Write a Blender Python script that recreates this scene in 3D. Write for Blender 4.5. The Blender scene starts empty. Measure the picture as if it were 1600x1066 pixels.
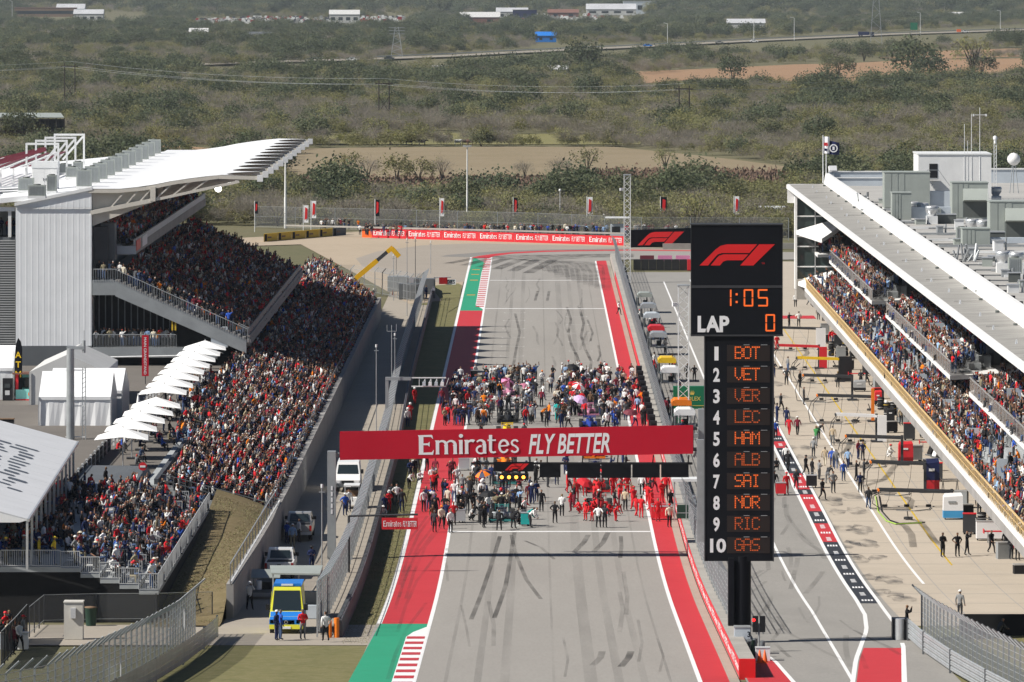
import bpy, bmesh, math, random
import numpy as np
from mathutils import Vector, Matrix, Euler
R = math.radians
rnd = random.Random(7)
sc = bpy.context.scene
COL = sc.collection

# ------------------------------------------------------------------ camera, sky, sun, exposure
FPX,U0,V0,HC = 8889.0,837.0,-38.0,41.7     # 200 mm lens, camera 41.7 m above the straight
cam_d = bpy.data.cameras.new('camera')
cam = bpy.data.objects.new('camera', cam_d); COL.objects.link(cam)
cam.location = (0,0,HC); cam.rotation_euler = (R(90),0,0)
cam_d.sensor_width = 36; cam_d.lens = FPX / 1600 * 36
cam_d.shift_x = (800 - U0) / 1600; cam_d.shift_y = -(533 - V0) / 1600
cam_d.clip_start = 1; cam_d.clip_end = 60000
sc.camera = cam

SUN_EL, SUN_AZ = 42.7,18.0      # light travels towards +X and, by SUN_AZ degrees, away from the camera
world = bpy.data.worlds.new('World'); sc.world = world; world.use_nodes = True
wn = world.node_tree; wn.nodes.clear()
sky = wn.nodes.new('ShaderNodeTexSky'); sky.sky_type = 'NISHITA'; sky.sun_disc = False
sky.sun_elevation = R(SUN_EL); sky.sun_rotation = R(270 - SUN_AZ); sky.air_density = .7; sky.dust_density = .25; sky.altitude = 200
bg = wn.nodes.new('ShaderNodeBackground'); bg.inputs[1].default_value = 0.05
wo = wn.nodes.new('ShaderNodeOutputWorld')
wn.links.new(sky.outputs[0],bg.inputs[0]); wn.links.new(bg.outputs[0],wo.inputs[0])
sun_d = bpy.data.lights.new('sun','SUN'); sun_d.energy = 4.9; sun_d.angle = R(0.53); sun_d.color = (1.0,0.95,0.87)
sun = bpy.data.objects.new('sun', sun_d); COL.objects.link(sun)
sdir = Vector((math.cos(R(SUN_AZ)) * math.cos(R(SUN_EL)), math.sin(R(SUN_AZ)) * math.cos(R(SUN_EL)),-math.sin(R(SUN_EL))))
sun.rotation_euler = sdir.to_track_quat('-Z','Y').to_euler(); sun.location = (-60,300,90)
sc.view_settings.view_transform = 'Standard'; sc.view_settings.look = 'None'
sc.view_settings.exposure = 0.40; sc.view_settings.gamma = 1.0
sc.render.engine = 'CYCLES'
cy = sc.cycles
cy.max_bounces = 6; cy.diffuse_bounces = 2; cy.glossy_bounces = 2; cy.transmission_bounces = 3; cy.volume_bounces = 0; cy.transparent_max_bounces = 12
cy.caustics_reflective = False; cy.caustics_refractive = False
try: cy.use_denoising = True
except Exception: pass

# ------------------------------------------------------------------ helpers: terrain height and picture geometry
def g_raw(Y):
 t = 428 - Y
 if t <= 0: return 0.0
 if t < 70: return .00033 * t * t
 return 1.617 + .0462 * (t - 70)
def gz(Y):
 if Y >= 428: return 0.0
 a = math.floor(Y / 4) * 4
 return g_raw(a) + (g_raw(a + 4) - g_raw(a)) * (Y - a) / 4
def PX(u,Y): return (u - U0) * Y / FPX
def PZ(v,Y): return HC - (v - V0) * Y / FPX
def PG(u,v,z=None):
 """ground point seen at (u, v) of the photograph: x, y, z"""
 Y = (HC - (z or 0)) * FPX / (v - V0)
 if z is None:
  for _ in range(30): Y = (HC - gz(Y)) * FPX / (v - V0)
  return PX(u,Y),Y,gz(Y)
 return PX(u,Y),Y,z
def PL(pts):
 """piecewise linear function through (Y, X) points"""
 ys = [p[0] for p in pts]; xs = [p[1] for p in pts]
 return lambda Y: float(np.interp(Y,ys,xs))

# ------------------------------------------------------------------ helpers: materials
MATS = {}
def nodes_of(m):
 m.use_nodes = True
 nt = m.node_tree
 b = nt.nodes['Principled BSDF']
 return nt,b
def mat(name,rgb, rough=.75,var=.12, scale=1.5, metal=0.0, spec=.3, bump=0.0, space='Object', detail=4, alpha=1.0,hue=None, stretch=(1,1,1)):
 if name in MATS: return MATS[name]
 m = bpy.data.materials.new(name); MATS[name] = m
 nt,b = nodes_of(m)
 b.inputs['Roughness'].default_value = rough; b.inputs['Metallic'].default_value = metal
 b.inputs['Specular IOR Level'].default_value = spec
 c = (*rgb,1)
 b.inputs['Base Color'].default_value = c
 if var:
  tc = nt.nodes.new('ShaderNodeTexCoord'); mp = nt.nodes.new('ShaderNodeMapping'); mp.inputs['Scale'].default_value = stretch
  nz = nt.nodes.new('ShaderNodeTexNoise'); nz.inputs['Scale'].default_value = scale; nz.inputs['Detail'].default_value = detail; nz.inputs['Roughness'].default_value = .62
  src = tc.outputs['Object'] if space == 'Object' else tc.outputs['Generated']
  nt.links.new(src,mp.inputs[0]); nt.links.new(mp.outputs[0],nz.inputs['Vector'])
  mx = nt.nodes.new('ShaderNodeMix'); mx.data_type = 'RGBA'
  lo = tuple(x * (1 - var) for x in rgb); hi = tuple(min(1,x * (1 + var)) for x in rgb)
  if hue: hi = hue
  mx.inputs[6].default_value = (*lo,1); mx.inputs[7].default_value = (*hi,1)
  cr = nt.nodes.new('ShaderNodeMapRange'); cr.inputs[1].default_value = .3; cr.inputs[2].default_value = .7
  nt.links.new(nz.outputs['Fac'],cr.inputs[0]); nt.links.new(cr.outputs[0],mx.inputs[0]); nt.links.new(mx.outputs[2],b.inputs['Base Color'])
  if bump:
   bp = nt.nodes.new('ShaderNodeBump'); bp.inputs['Strength'].default_value = bump; bp.inputs['Distance'].default_value = .05
   nt.links.new(nz.outputs['Fac'],bp.inputs['Height']); nt.links.new(bp.outputs[0],b.inputs['Normal'])
 return m
def emit(name,rgb,s):
 if name in MATS: return MATS[name]
 m = bpy.data.materials.new(name); MATS[name] = m
 nt,b = nodes_of(m)
 b.inputs['Base Color'].default_value = (*[x * .3 for x in rgb],1); b.inputs['Emission Color'].default_value = (*rgb,1); b.inputs['Emission Strength'].default_value = s
 return m
def attr_mat(name, attr, rough=.85, spec=.15, rand=0.0):
 """colour carried by the object (custom property) or by the instance of a crowd"""
 if name in MATS: return MATS[name]
 m = bpy.data.materials.new(name); MATS[name] = m
 nt,b = nodes_of(m)
 a = nt.nodes.new('ShaderNodeAttribute'); a.attribute_type = 'INSTANCER'; a.attribute_name = attr
 b.inputs['Roughness'].default_value = rough; b.inputs['Specular IOR Level'].default_value = spec
 nt.links.new(a.outputs['Color'],b.inputs['Base Color'])
 return m

# ------------------------------------------------------------------ helpers: mesh builder
class MB:
 def __init__(s): s.v = []; s.f = []; s.m = []; s.ms = []; s.smooth = set()
 def mi(s,m):
  if isinstance(m,str): m = MATS[m]
  if m not in s.ms: s.ms.append(m)
  return s.ms.index(m)
 def add(s,vs,fs,m, smooth=False):
  o = len(s.v); i = s.mi(m)
  s.v += [tuple(p) for p in vs]
  for f in fs:
   if smooth: s.smooth.add(len(s.f))
   s.f.append([o + k for k in f]); s.m.append(i)
  return s
 def box(s,x0,x1,y0,y1,z0,z1,m):
  vs = [(x0,y0,z0),(x1,y0,z0),(x1,y1,z0),(x0,y1,z0),(x0,y0,z1),(x1,y0,z1),(x1,y1,z1),(x0,y1,z1)]
  return s.add(vs,[(0,3,2,1),(4,5,6,7),(0,1,5,4),(1,2,6,5),(2,3,7,6),(3,0,4,7)],m)
 def hexa(s,lo,hi,m):
  """lo, hi: four points each, same winding (anticlockwise from above)"""
  return s.add(list(lo) + list(hi),[(0,3,2,1),(4,5,6,7),(0,1,5,4),(1,2,6,5),(2,3,7,6),(3,0,4,7)],m)
 def obox(s,c, size,m,rz=0,rx=0,ry=0):
  M4 = Matrix.Translation(c) @ Euler((rx,ry,rz)).to_matrix().to_4x4()
  a,b,d = size[0] / 2, size[1] / 2, size[2] / 2
  vs = [M4 @ Vector(p) for p in [(-a,-b,-d),(a,-b,-d),(a,b,-d),(-a,b,-d),(-a,-b,d),(a,-b,d),(a,b,d),(-a,b,d)]]
  return s.add(vs,[(0,3,2,1),(4,5,6,7),(0,1,5,4),(1,2,6,5),(2,3,7,6),(3,0,4,7)],m)
 def tube(s,p,q,r,m,n=6,r2=None,cap=True, smooth=True):
  p,q = Vector(p), Vector(q); d = q - p
  if d.length < 1e-6: return s
  d.normalize(); a = d.orthogonal().normalized(); b = d.cross(a)
  r2 = r if r2 is None else r2
  vs = [p + (a * math.cos(2 * math.pi * k / n) + b * math.sin(2 * math.pi * k / n)) * r for k in range(n)] + \
             [q + (a * math.cos(2 * math.pi * k / n) + b * math.sin(2 * math.pi * k / n)) * r2 for k in range(n)]
  s.add(vs,[(k,(k + 1) % n,n + (k + 1) % n,n + k) for k in range(n)],m, smooth)
  if cap: s.add(vs,[tuple(range(n))[::-1], tuple(range(n,2 * n))],m)
  return s
 def path(s,pts,r,m,n=5):
  for a,b in zip(pts[:-1],pts[1:]): s.tube(a,b,r,m,n)
  return s
 def beam(s,p,q,w,h,m):
  """square bar from p to q, w wide (horizontal) and h high"""
  p,q = Vector(p), Vector(q); d = (q - p).normalized()
  up = Vector((0,0,1)) if abs(d.z) < .95 else Vector((0,1,0))
  a = d.cross(up).normalized() * (w / 2); b = a.cross(d).normalized() * (h / 2)
  vs = [p - a - b,p + a - b,p + a + b,p - a + b,q - a - b,q + a - b,q + a + b,q - a + b]
  return s.add(vs,[(0,1,2,3),(7,6,5,4),(0,4,5,1),(1,5,6,2),(2,6,7,3),(3,7,4,0)],m)
 def quad(s,a,b,c,d,m): return s.add([a,b,c,d],[(0,1,2,3)],m)
 def prism(s, poly, axis,t0,t1,m):
  """poly: 2-D outline; axis 'x','y','z' is the extrusion axis"""
  def P(a,b,t): return {'x': (t,a,b),'y': (a,t,b),'z': (a,b,t)}[axis]
  n = len(poly); vs = [P(a,b,t0) for a,b in poly] + [P(a,b,t1) for a,b in poly]
  s.add(vs,[tuple(range(n))[::-1], tuple(range(n,2 * n))] + [(k,(k + 1) % n,n + (k + 1) % n,n + k) for k in range(n)],m)
  return s
 def lathe(s, prof,m,c=(0,0,0),n=12, axis='z', smooth=True):
  vs = []
  for r,z in prof:
   for k in range(n):
    a = 2 * math.pi * k / n; x,y = r * math.cos(a),r * math.sin(a)
    p = {'z': (x,y,z),'x': (z,x,y),'y': (x,z,y)}[axis]
    vs.append((c[0] + p[0],c[1] + p[1],c[2] + p[2]))
  fs = [(i * n + k,i * n + (k + 1) % n,(i + 1) * n + (k + 1) % n,(i + 1) * n + k) for i in range(len(prof) - 1) for k in range(n)]
  s.add(vs,fs,m, smooth)
  return s
 def loft(s, rings,m, smooth=True,cap=True):
  n = len(rings[0]); vs = [p for r in rings for p in r]
  fs = [(i * n + k,i * n + (k + 1) % n,(i + 1) * n + (k + 1) % n,(i + 1) * n + k) for i in range(len(rings) - 1) for k in range(n)]
  s.add(vs,fs,m, smooth)
  if cap: s.add(rings[0],[tuple(range(n))[::-1]],m); s.add(rings[-1],[tuple(range(n))],m)
  return s
 def data(s, name):
  me = bpy.data.meshes.new(name)
  me.from_pydata(s.v,[],s.f)
  for m in s.ms: me.materials.append(m)
  if s.f:
   me.polygons.foreach_set('material_index',s.m)
   if s.smooth: me.polygons.foreach_set('use_smooth',[i in s.smooth for i in range(len(s.f))])
  me.update()
  return me

def setp(o, label=None,cat=None, group=None, kind=None):
 if label: o['label'] = label
 if cat: o['category'] = cat
 if group: o['group'] = group
 if kind: o['kind'] = kind
 return o
def thing(name, label,cat,loc=(0,0,0),rz=0, group=None):
 o = bpy.data.objects.new(name, None); COL.objects.link(o); o.empty_display_size = .3
 o.location = loc; o.rotation_euler = (0,0,rz)
 return setp(o, label,cat, group)
def part(name,mb, parent,loc=None,rz=None, label=None):
 me = mb.data(name) if isinstance(mb,MB) else mb
 o = bpy.data.objects.new(name,me); COL.objects.link(o); o.parent = parent
 if loc: o.location = loc
 if rz: o.rotation_euler = (0,0,rz)
 if label: o['label'] = label
 return o
def solo(name,mb, label,cat,loc=(0,0,0),rz=0, group=None, kind=None):
 me = mb.data(name) if isinstance(mb,MB) else mb
 o = bpy.data.objects.new(name,me); COL.objects.link(o); o.location = loc; o.rotation_euler = (0,0,rz)
 return setp(o, label,cat, group, kind)
def dup(root,loc,rz=0, label=None, group=None):
 def cp(o,par):
  c = o.copy(); COL.objects.link(c)
  if par is not None: c.parent = par; c.matrix_parent_inverse = o.matrix_parent_inverse
  for ch in KIDS.get(o.name,[]): cp(ch,c)
  return c
 KIDS.clear()
 for o in list(root.children_recursive): KIDS.setdefault(o.parent.name,[]).append(o)
 r = cp(root, None); r.location = loc; r.rotation_euler = (0,0,rz)
 if label: r['label'] = label
 if group: r['group'] = group
 return r
KIDS = {}
def strip(name,lf,rf,Y0,Y1,dz,m, label=None,cat='ground', kind='structure', wrap=True,mb=None):
 """a sheet lying on the terrain between X=lf(Y) and X=rf(Y)"""
 ys = sorted({Y0,Y1} | {y for y in range(math.ceil(Y0 / 4) * 4,int(Y1) + 1,4) if y < 432 or (y % 40 == 0 and y < 900) or y % 400 == 0})
 own = mb is None; mb = mb or MB()
 vs = []
 for y in ys: vs += [(lf(y),y,gz(y) + dz),(rf(y),y,gz(y) + dz)]
 mb.add(vs,[(2 * k,2 * k + 1,2 * k + 3,2 * k + 2) for k in range(len(ys) - 1)],m)
 if own: return solo(name,mb, label or name.replace('_',' '),cat, kind=kind)
def C(x): return lambda Y: x
def text2d(s,h=1.0, bold=0.0,sx=1.0, shear=0.0):
 """flat letters as (verts, faces), lower left at the origin, capital height h"""
 cu = bpy.data.curves.new('lettering','FONT'); cu.body = s; cu.size = 1.0; cu.offset = bold; cu.shear = shear; cu.resolution_u = 3
 o = bpy.data.objects.new('lettering',cu)
 COL.objects.link(o)
 dg = bpy.context.evaluated_depsgraph_get()
 me = bpy.data.meshes.new_from_object(o.evaluated_get(dg))
 bpy.data.objects.remove(o); bpy.data.curves.remove(cu)
 vs = np.array([v.co[:2] for v in me.vertices]).reshape(-1,2); fs = [tuple(p.vertices) for p in me.polygons]
 bpy.data.meshes.remove(me)
 vs[:,0] -= vs[:,0].min(); k = h / .729
 vs[:,0] *= k * sx; vs[:,1] *= k
 return vs,fs
def put_text(mb,s, origin, right,up,h,m, bold=0.0,sx=1.0, shear=0.0, width=None, center=False):
 vs,fs = text2d(s,h, bold,sx, shear)
 if width: vs[:,0] *= width / vs[:,0].max()
 o = Vector(origin); r = Vector(right).normalized(); u = Vector(up).normalized()
 if center: o = o - r * (vs[:,0].max() / 2)
 mb.add([o + r * float(a) + u * float(b) for a,b in vs],fs,m)
 return float(vs[:,0].max())
# ------------------------------------------------------------------ materials
def ground_mat(name, base, spots, scales=(.02,.25,2.5), rough=.95, stretch=(1,1,1), mixf=(.5,.4,.35)):
 """layered noise between a base colour and further colours; world scale in metres"""
 m = bpy.data.materials.new(name); MATS[name] = m
 nt,b = nodes_of(m); b.inputs['Roughness'].default_value = rough; b.inputs['Specular IOR Level'].default_value = .12
 tc = nt.nodes.new('ShaderNodeTexCoord'); mp = nt.nodes.new('ShaderNodeMapping'); mp.inputs['Scale'].default_value = stretch
 nt.links.new(tc.outputs['Object'],mp.inputs[0])
 prev = None
 for i,c in enumerate(spots):
  nz = nt.nodes.new('ShaderNodeTexNoise'); nz.inputs['Scale'].default_value = scales[i % len(scales)]; nz.inputs['Detail'].default_value = 6; nz.inputs['Roughness'].default_value = .65
  nt.links.new(mp.outputs[0],nz.inputs['Vector'])
  mr = nt.nodes.new('ShaderNodeMapRange'); mr.inputs[1].default_value = .42; mr.inputs[2].default_value = .62; mr.inputs[4].default_value = mixf[i % len(mixf)]
  nt.links.new(nz.outputs['Fac'],mr.inputs[0])
  mx = nt.nodes.new('ShaderNodeMix'); mx.data_type = 'RGBA'
  if prev is None: mx.inputs[6].default_value = (*base,1)
  else: nt.links.new(prev,mx.inputs[6])
  mx.inputs[7].default_value = (*c,1); nt.links.new(mr.outputs[0],mx.inputs[0]); prev = mx.outputs[2]
 nt.links.new(prev,b.inputs['Base Color'])
 return m
ground_mat('scrub_soil',(.13,.125,.07),[(.17,.145,.09),(.10,.11,.055),(.21,.185,.12)],(.01,.08,1.1))
ground_mat('dry_field',(.27,.215,.145),[(.215,.175,.105),(.31,.25,.175),(.17,.155,.085)],(.008,.05,.6))
ground_mat('red_field',(.33,.205,.125),[(.29,.17,.10),(.36,.245,.155),(.25,.18,.1)],(.006,.04,.5))
ground_mat('yellow_grass',(.22,.20,.085),[(.16,.17,.07),(.28,.24,.12),(.12,.12,.06)],(.02,.12,1.0))
ground_mat('short_grass',(.19,.172,.08),[(.125,.125,.052),(.25,.215,.12),(.12,.13,.055)],(.3,1.6,11), mixf=(.7,.6,.6))
ground_mat('dry_bank',(.17,.13,.07),[(.13,.12,.055),(.24,.19,.11),(.10,.085,.05)],(.2,.9,6))
ground_mat('asphalt_track',(.31,.293,.27),[(.275,.26,.242),(.335,.318,.294),(.245,.232,.216)],(.05,.35,6), rough=.8, stretch=(1,.12,1), mixf=(.6,.5,.25))
ground_mat('asphalt_pit',(.29,.278,.26),[(.25,.24,.225),(.32,.306,.286),(.22,.212,.20)],(.08,.5,6), rough=.8, stretch=(1,.25,1), mixf=(.6,.5,.25))
ground_mat('concrete_apron',(.46,.40,.33),[(.41,.36,.295),(.49,.43,.355),(.37,.33,.275)],(.06,.4,5), rough=.85, mixf=(.6,.5,.25))
ground_mat('concrete_road',(.36,.32,.27),[(.30,.27,.225),(.40,.36,.305),(.27,.245,.21)],(.1,.6,5), rough=.85)
ground_mat('runoff_tarmac',(.335,.295,.25),[(.30,.265,.225),(.36,.32,.275),(.27,.24,.205)],(.03,.2,4), rough=.85)
ground_mat('runoff_dark',(.235,.225,.21),[(.20,.19,.18),(.26,.245,.23),(.17,.165,.155)],(.03,.2,4), rough=.85)
ground_mat('gravel',(.42,.345,.26),[(.36,.295,.22),(.46,.385,.30),(.32,.26,.19)],(.06,.6,9))
ground_mat('concourse_asphalt',(.17,.155,.14),[(.14,.13,.118),(.19,.175,.16),(.12,.11,.1)],(.1,.6,6))
ground_mat('paint_red',(.52,.040,.05),[(.47,.036,.044),(.55,.055,.062),(.42,.06,.062)],(.15,.8,5), rough=.6, mixf=(.5,.4,.2))
ground_mat('paint_green',(.028,.31,.17),[(.03,.28,.155),(.04,.34,.20),(.075,.27,.17)],(.15,.8,4), rough=.6, mixf=(.5,.4,.25))
ground_mat('paint_white',(.80,.80,.80),[(.74,.74,.73),(.82,.82,.82),(.66,.65,.63)],(.3,1.5,7), rough=.6, mixf=(.4,.3,.25))
ground_mat('paint_charcoal',(.036,.04,.05),[(.045,.048,.055),(.03,.034,.042),(.06,.06,.065)],(.3,1.5,7), rough=.6)
ground_mat('highway',(.30,.27,.235),[(.26,.235,.20),(.34,.305,.265)],(.02,.2))
mat('paint_orange',(.62,.30,.03),.6,.2,2)
mat('kerb_red',(.48,.045,.055),.6,.15,2)

mat('white_roof',(.84,.85,.86),.45,.03,.3)
mat('white_paint',(.80,.80,.79),.5,.05,.8)
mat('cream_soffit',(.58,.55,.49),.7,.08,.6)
mat('white_steel',(.74,.75,.75),.45,.06,.8)
mat('grey_steel',(.33,.35,.36),.45,.12,.8, metal=.25)
mat('galv',(.40,.42,.43),.42,.15,1.2, metal=.35)
mat('galv_dark',(.16,.17,.18),.5,.2,1.2, metal=.3)
mat('dark_steel',(.045,.047,.052),.5,.15,1.0)
mat('black',(.014,.014,.016),.6,.1,1.0)
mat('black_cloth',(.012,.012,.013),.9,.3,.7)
mat('rubber',(.02,.02,.021),.8,.1,3)
mat('concrete',(.36,.34,.31),.85,.14,.5, bump=.2)
mat('concrete_grey',(.30,.29,.28),.85,.16,.4, bump=.2)
mat('panel_grey',(.115,.125,.135),.6,.08,.5)
mat('wall_white',(.80,.82,.84),.42,.04,.6)
mat('louvre',(.40,.41,.41),.5,.08,.6)
mat('blue_grey',(.50,.55,.60),.5,.08,.7)
mat('step_grey',(.37,.39,.40),.7,.1,.8)
mat('seat_grey',(.055,.06,.07),.7,.2,1.0)
mat('canopy_roof',(.30,.29,.27),.75,.22,.25, stretch=(1,3,1))
mat('membrane',(.40,.39,.37),.75,.12,.1, stretch=(1,3,1))
mat('hvac',(.34,.37,.345),.5,.08,.7)
mat('hvac_dark',(.10,.11,.105),.6,.1,.7)
mat('alu',(.62,.63,.64),.35,.1,2, metal=.6)
mat('tent_white',(.80,.81,.82),.6,.04,.5, bump=.25)
mat('tent_grey',(.66,.67,.69),.6,.04,.4)
mat('tent_soft',(.58,.58,.57),.6,.06,.6)
mat('tent_print',(.10,.115,.14),.6,.15,.8)
mat('umbrella_white',(.84,.84,.83),.7,.03,.8)
mat('banner_red',(.49,.012,.03),.6,.05,.3, spec=.1)
mat('bright_red',(.62,.025,.035),.45,.05,.5)
mat('logo_red',(.68,.018,.02),.45,.04,.5)
mat('sign_white',(.82,.82,.83),.5,.02,1)
mat('sign_black',(.008,.009,.012),.55,.1,.5, spec=.1)
mat('sign_grey',(.55,.56,.57),.5,.05,1)
mat('yellow_sign',(.62,.42,.03),.5,.1,.6)
mat('rolex_green',(.008,.16,.075),.45,.06,.5)
mat('gold',(.70,.55,.12),.4,.05,1)
mat('yellow_rail',(.68,.49,.24),.55,.1,1)
mat('maroon',(.16,.03,.045),.6,.1,1)
mat('orange',(.78,.20,.015),.5,.08,1)
mat('cone_orange',(.80,.13,.02),.5,.08,1)
mat('yellow',(.80,.52,.02),.45,.08,1)
mat('jcb_yellow',(.78,.43,.01),.42,.08,1)
mat('yellow_body',(.80,.78,.06),.35,.04,1)
mat('blue_body',(.02,.19,.62),.35,.04,1)
mat('navy',(.012,.018,.075),.5,.12,1)
mat('blue_fade',(.06,.32,.62),.45,.1,1)
mat('teal',(.02,.42,.40),.5,.1,1)
mat('turquoise',(.25,.62,.58),.6,.1,1)
mat('pink',(.72,.25,.45),.5,.08,1)
mat('silver',(.52,.54,.56),.35,.06,1, metal=.5)
mat('car_silver',(.40,.39,.375),.3,.05,1, metal=.4)
mat('car_white',(.80,.80,.79),.3,.03,1)
mat('car_dark',(.05,.055,.07),.3,.05,1)
mat('tail_red',(.35,.01,.01),.3,.05,1)
mat('rust_roof',(.20,.10,.075),.7,.15,.5)
mat('wood',(.20,.13,.08),.8,.2,1)
mat('wood_dark',(.045,.036,.03),.8,.2,1)
mat('bin_green',(.02,.05,.035),.6,.1,1)
mat('cabinet',(.58,.56,.51),.6,.06,1)
mat('tyre_white',(.62,.62,.6),.7,.1,1)
mat('hose_green',(.35,.55,.08),.5,.1,1)
def glass(name,rgb, rough=.06, alpha=1.0, spec=.8):
 m = mat(name,rgb, rough,0, spec=spec)
 m.node_tree.nodes['Principled BSDF'].inputs['Alpha'].default_value = alpha
 return m
glass('dark_glass',(.02,.03,.033),.05,1)
glass('facade_glass',(.045,.065,.062),.05,1)
glass('rail_glass',(.20,.17,.165),.08,.42)
glass('screen_glass',(.05,.06,.065),.05,1)
emit('led_orange',(1.0,.16,.02),.62)
emit('led_dim',(.62,.10,.015),.5)
emit('lamp_amber',(1.0,.30,.03),5.0)
emit('lamp_red',(1.0,.02,.02),2.0)
emit('flood_glint',(1.0,.97,.9),5.0)  # sun reflection on the floodlight lenses, put into emission
mat('led_off',(.02,.014,.012),.5,0)
# people: colours live on the person (or on the instance)
attr_mat('skin','skin',.6); attr_mat('shirt','shirt',.9); attr_mat('legs','legs',.9); attr_mat('hair','hair',.85)
attr_mat('tint','tint',.5,.3)
mat('shoe',(.025,.024,.024),.7,0)

def decal(name,rgb,amt, scale=3, stretch=(1,.15,1),lo=.35,hi=.65):
 """rubber laid on a surface, broken up by noise"""
 m = bpy.data.materials.new(name); MATS[name] = m
 nt,b = nodes_of(m); b.inputs['Base Color'].default_value = (*rgb,1); b.inputs['Roughness'].default_value = .8
 b.inputs['Specular IOR Level'].default_value = .1
 tc = nt.nodes.new('ShaderNodeTexCoord'); mp = nt.nodes.new('ShaderNodeMapping'); mp.inputs['Scale'].default_value = stretch
 nz = nt.nodes.new('ShaderNodeTexNoise'); nz.inputs['Scale'].default_value = scale; nz.inputs['Detail'].default_value = 5
 mr = nt.nodes.new('ShaderNodeMapRange'); mr.inputs[1].default_value = lo; mr.inputs[2].default_value = hi; mr.inputs[4].default_value = amt
 nt.links.new(tc.outputs['Object'],mp.inputs[0]); nt.links.new(mp.outputs[0],nz.inputs['Vector']); nt.links.new(nz.outputs['Fac'],mr.inputs[0])
 nt.links.new(mr.outputs[0],b.inputs['Alpha'])
 return m
decal('skid',(.06,.058,.056),.52,.5,(1,.25,1),.25,.7)
decal('skid_light',(.085,.082,.08),.25,.5,(1,.25,1),.25,.75)
decal('groove',(.12,.116,.112),.22,.6,(1,.04,1),.3,.8)
decal('scuff',(.09,.095,.105),.5,1.1,(1,.35,1),.38,.7)
decal('oil',(.03,.03,.03),.7,.8,(1,.4,1))

def mesh_fence_mat():
 """welded wire: thin bars with open gaps, drawn as alpha on a real sheet"""
 m = bpy.data.materials.new('wire_mesh'); MATS['wire_mesh'] = m
 nt,b = nodes_of(m); b.inputs['Base Color'].default_value = (.33,.35,.37,1); b.inputs['Roughness'].default_value = .5; b.inputs['Metallic'].default_value = .2
 b.inputs['Alpha'].default_value = .40
 return m
mesh_fence_mat()
m_ = mat('thin_mesh',(.22,.23,.24),.5,0); m_.node_tree.nodes['Principled BSDF'].inputs['Alpha'].default_value = .22
m_ = mat('shade_cloth',(.015,.015,.016),.9,0); m_.node_tree.nodes['Principled BSDF'].inputs['Alpha'].default_value = .9
mat('conveyor',(.115,.11,.125),.7,.15,.8)
mat('ad_red',(.62,.035,.05),.5,.08,.8)
mat('far_roof',(.50,.51,.53),.6,.1,.1)
mat('far_wall',(.55,.55,.54),.7,.1,.1)
mat('rail_grey',(.46,.47,.48),.45,.08,1)
mat('paint_worn',(.46,.45,.43),.7,.2,3)
mat('brush',(.17,.115,.085),.95,.2,.05)
mat('blade_dry',(.24,.20,.115),.9,.2,.4)
mat('blade_green',(.19,.195,.08),.9,.2,.4)
mat('pink_lilac',(.62,.42,.68),.6,.05,1)
def weave(name,rgb,a0,a1):
 """woven wire: its coverage grows where it is seen at a slant"""
 m = bpy.data.materials.get(name) or bpy.data.materials.new(name); MATS[name] = m
 nt,b = nodes_of(m); b.inputs['Base Color'].default_value = (*rgb,1); b.inputs['Roughness'].default_value = .5; b.inputs['Metallic'].default_value = .2
 lw = nt.nodes.new('ShaderNodeLayerWeight'); lw.inputs[0].default_value = .5; pw = nt.nodes.new('ShaderNodeMath'); pw.operation = 'POWER'; pw.inputs[1].default_value = 3.0
 mr = nt.nodes.new('ShaderNodeMapRange'); mr.inputs[3].default_value = a0; mr.inputs[4].default_value = a1
 nt.links.new(lw.outputs['Facing'],pw.inputs[0]); nt.links.new(pw.outputs[0],mr.inputs[0]); nt.links.new(mr.outputs[0],b.inputs['Alpha'])
weave('wire_mesh',(.30,.32,.34),.06,.55); weave('dense_mesh',(.24,.26,.28),.38,.6)
# ------------------------------------------------------------------ the ground
def far_z(Y): 
 t = min(1,max(0,(Y - 5200) / 3600)); return 27 * t * t * (3 - 2 * t)
def make_terrain():
 mb = MB()
 ys = list(range(160,432,4)) + list(range(460,1000,60)) + list(range(1000,12400,300))
 xs = [-2400,-1200,-500,-200,-90,-40,0,40,90,200,500,1200,2400]
 vs = []
 for y in ys:
  for x in xs:
   far = 1 if y > 900 else 0
   z = gz(y) - .10 + far_z(y) * (1 + .35 * math.sin(x * .004 + y * .0006) + .2 * math.sin(x * .011 + 2))
   vs.append((x,y,z))
 n = len(xs)
 mb.add(vs,[(j * n + i,j * n + i + 1,(j + 1) * n + i + 1,(j + 1) * n + i) for j in range(len(ys) - 1) for i in range(n - 1)],'scrub_soil', True)
 solo('terrain',mb,'scrubby plain of olive and brown soil running to the hills','ground', kind='structure')
make_terrain()
def poly_px(name,pts,dz,m, label,cat='ground'):
 mb = MB(); q = [PG(u,v,0) for u,v in pts]
 mb.add([(x,y,dz) for x,y,_ in q],[tuple(range(len(q)))[::-1]],m)
 o = solo(name,mb, label,cat, kind='structure')
 bm = bmesh.new(); bm.from_mesh(o.data); bmesh.ops.triangulate(bm, faces=bm.faces[:]); bmesh.ops.recalc_face_normals(bm, faces=bm.faces[:])
 for f in bm.faces:
  if f.normal.z < 0: f.normal_flip()
 bm.to_mesh(o.data); bm.free()
 return o
EDGE_L, EDGE_R = -6.35,8.65
BAR = PL([(300,-11.3),(336,-11.4),(430,-11.75),(500,-11.9),(572,-12.6),(660,-13.0),(735,-13.3)])
FEN = PL([(300,-12.8),(336,-12.9),(500,-13.3),(572,-14.0),(735,-14.5)])
strip('verge_grass', lambda Y: BAR(Y) - .3,C(-9.3),331,745,-.04,'short_grass','strip of thin grass between the barrier and the red run-off')
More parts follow.
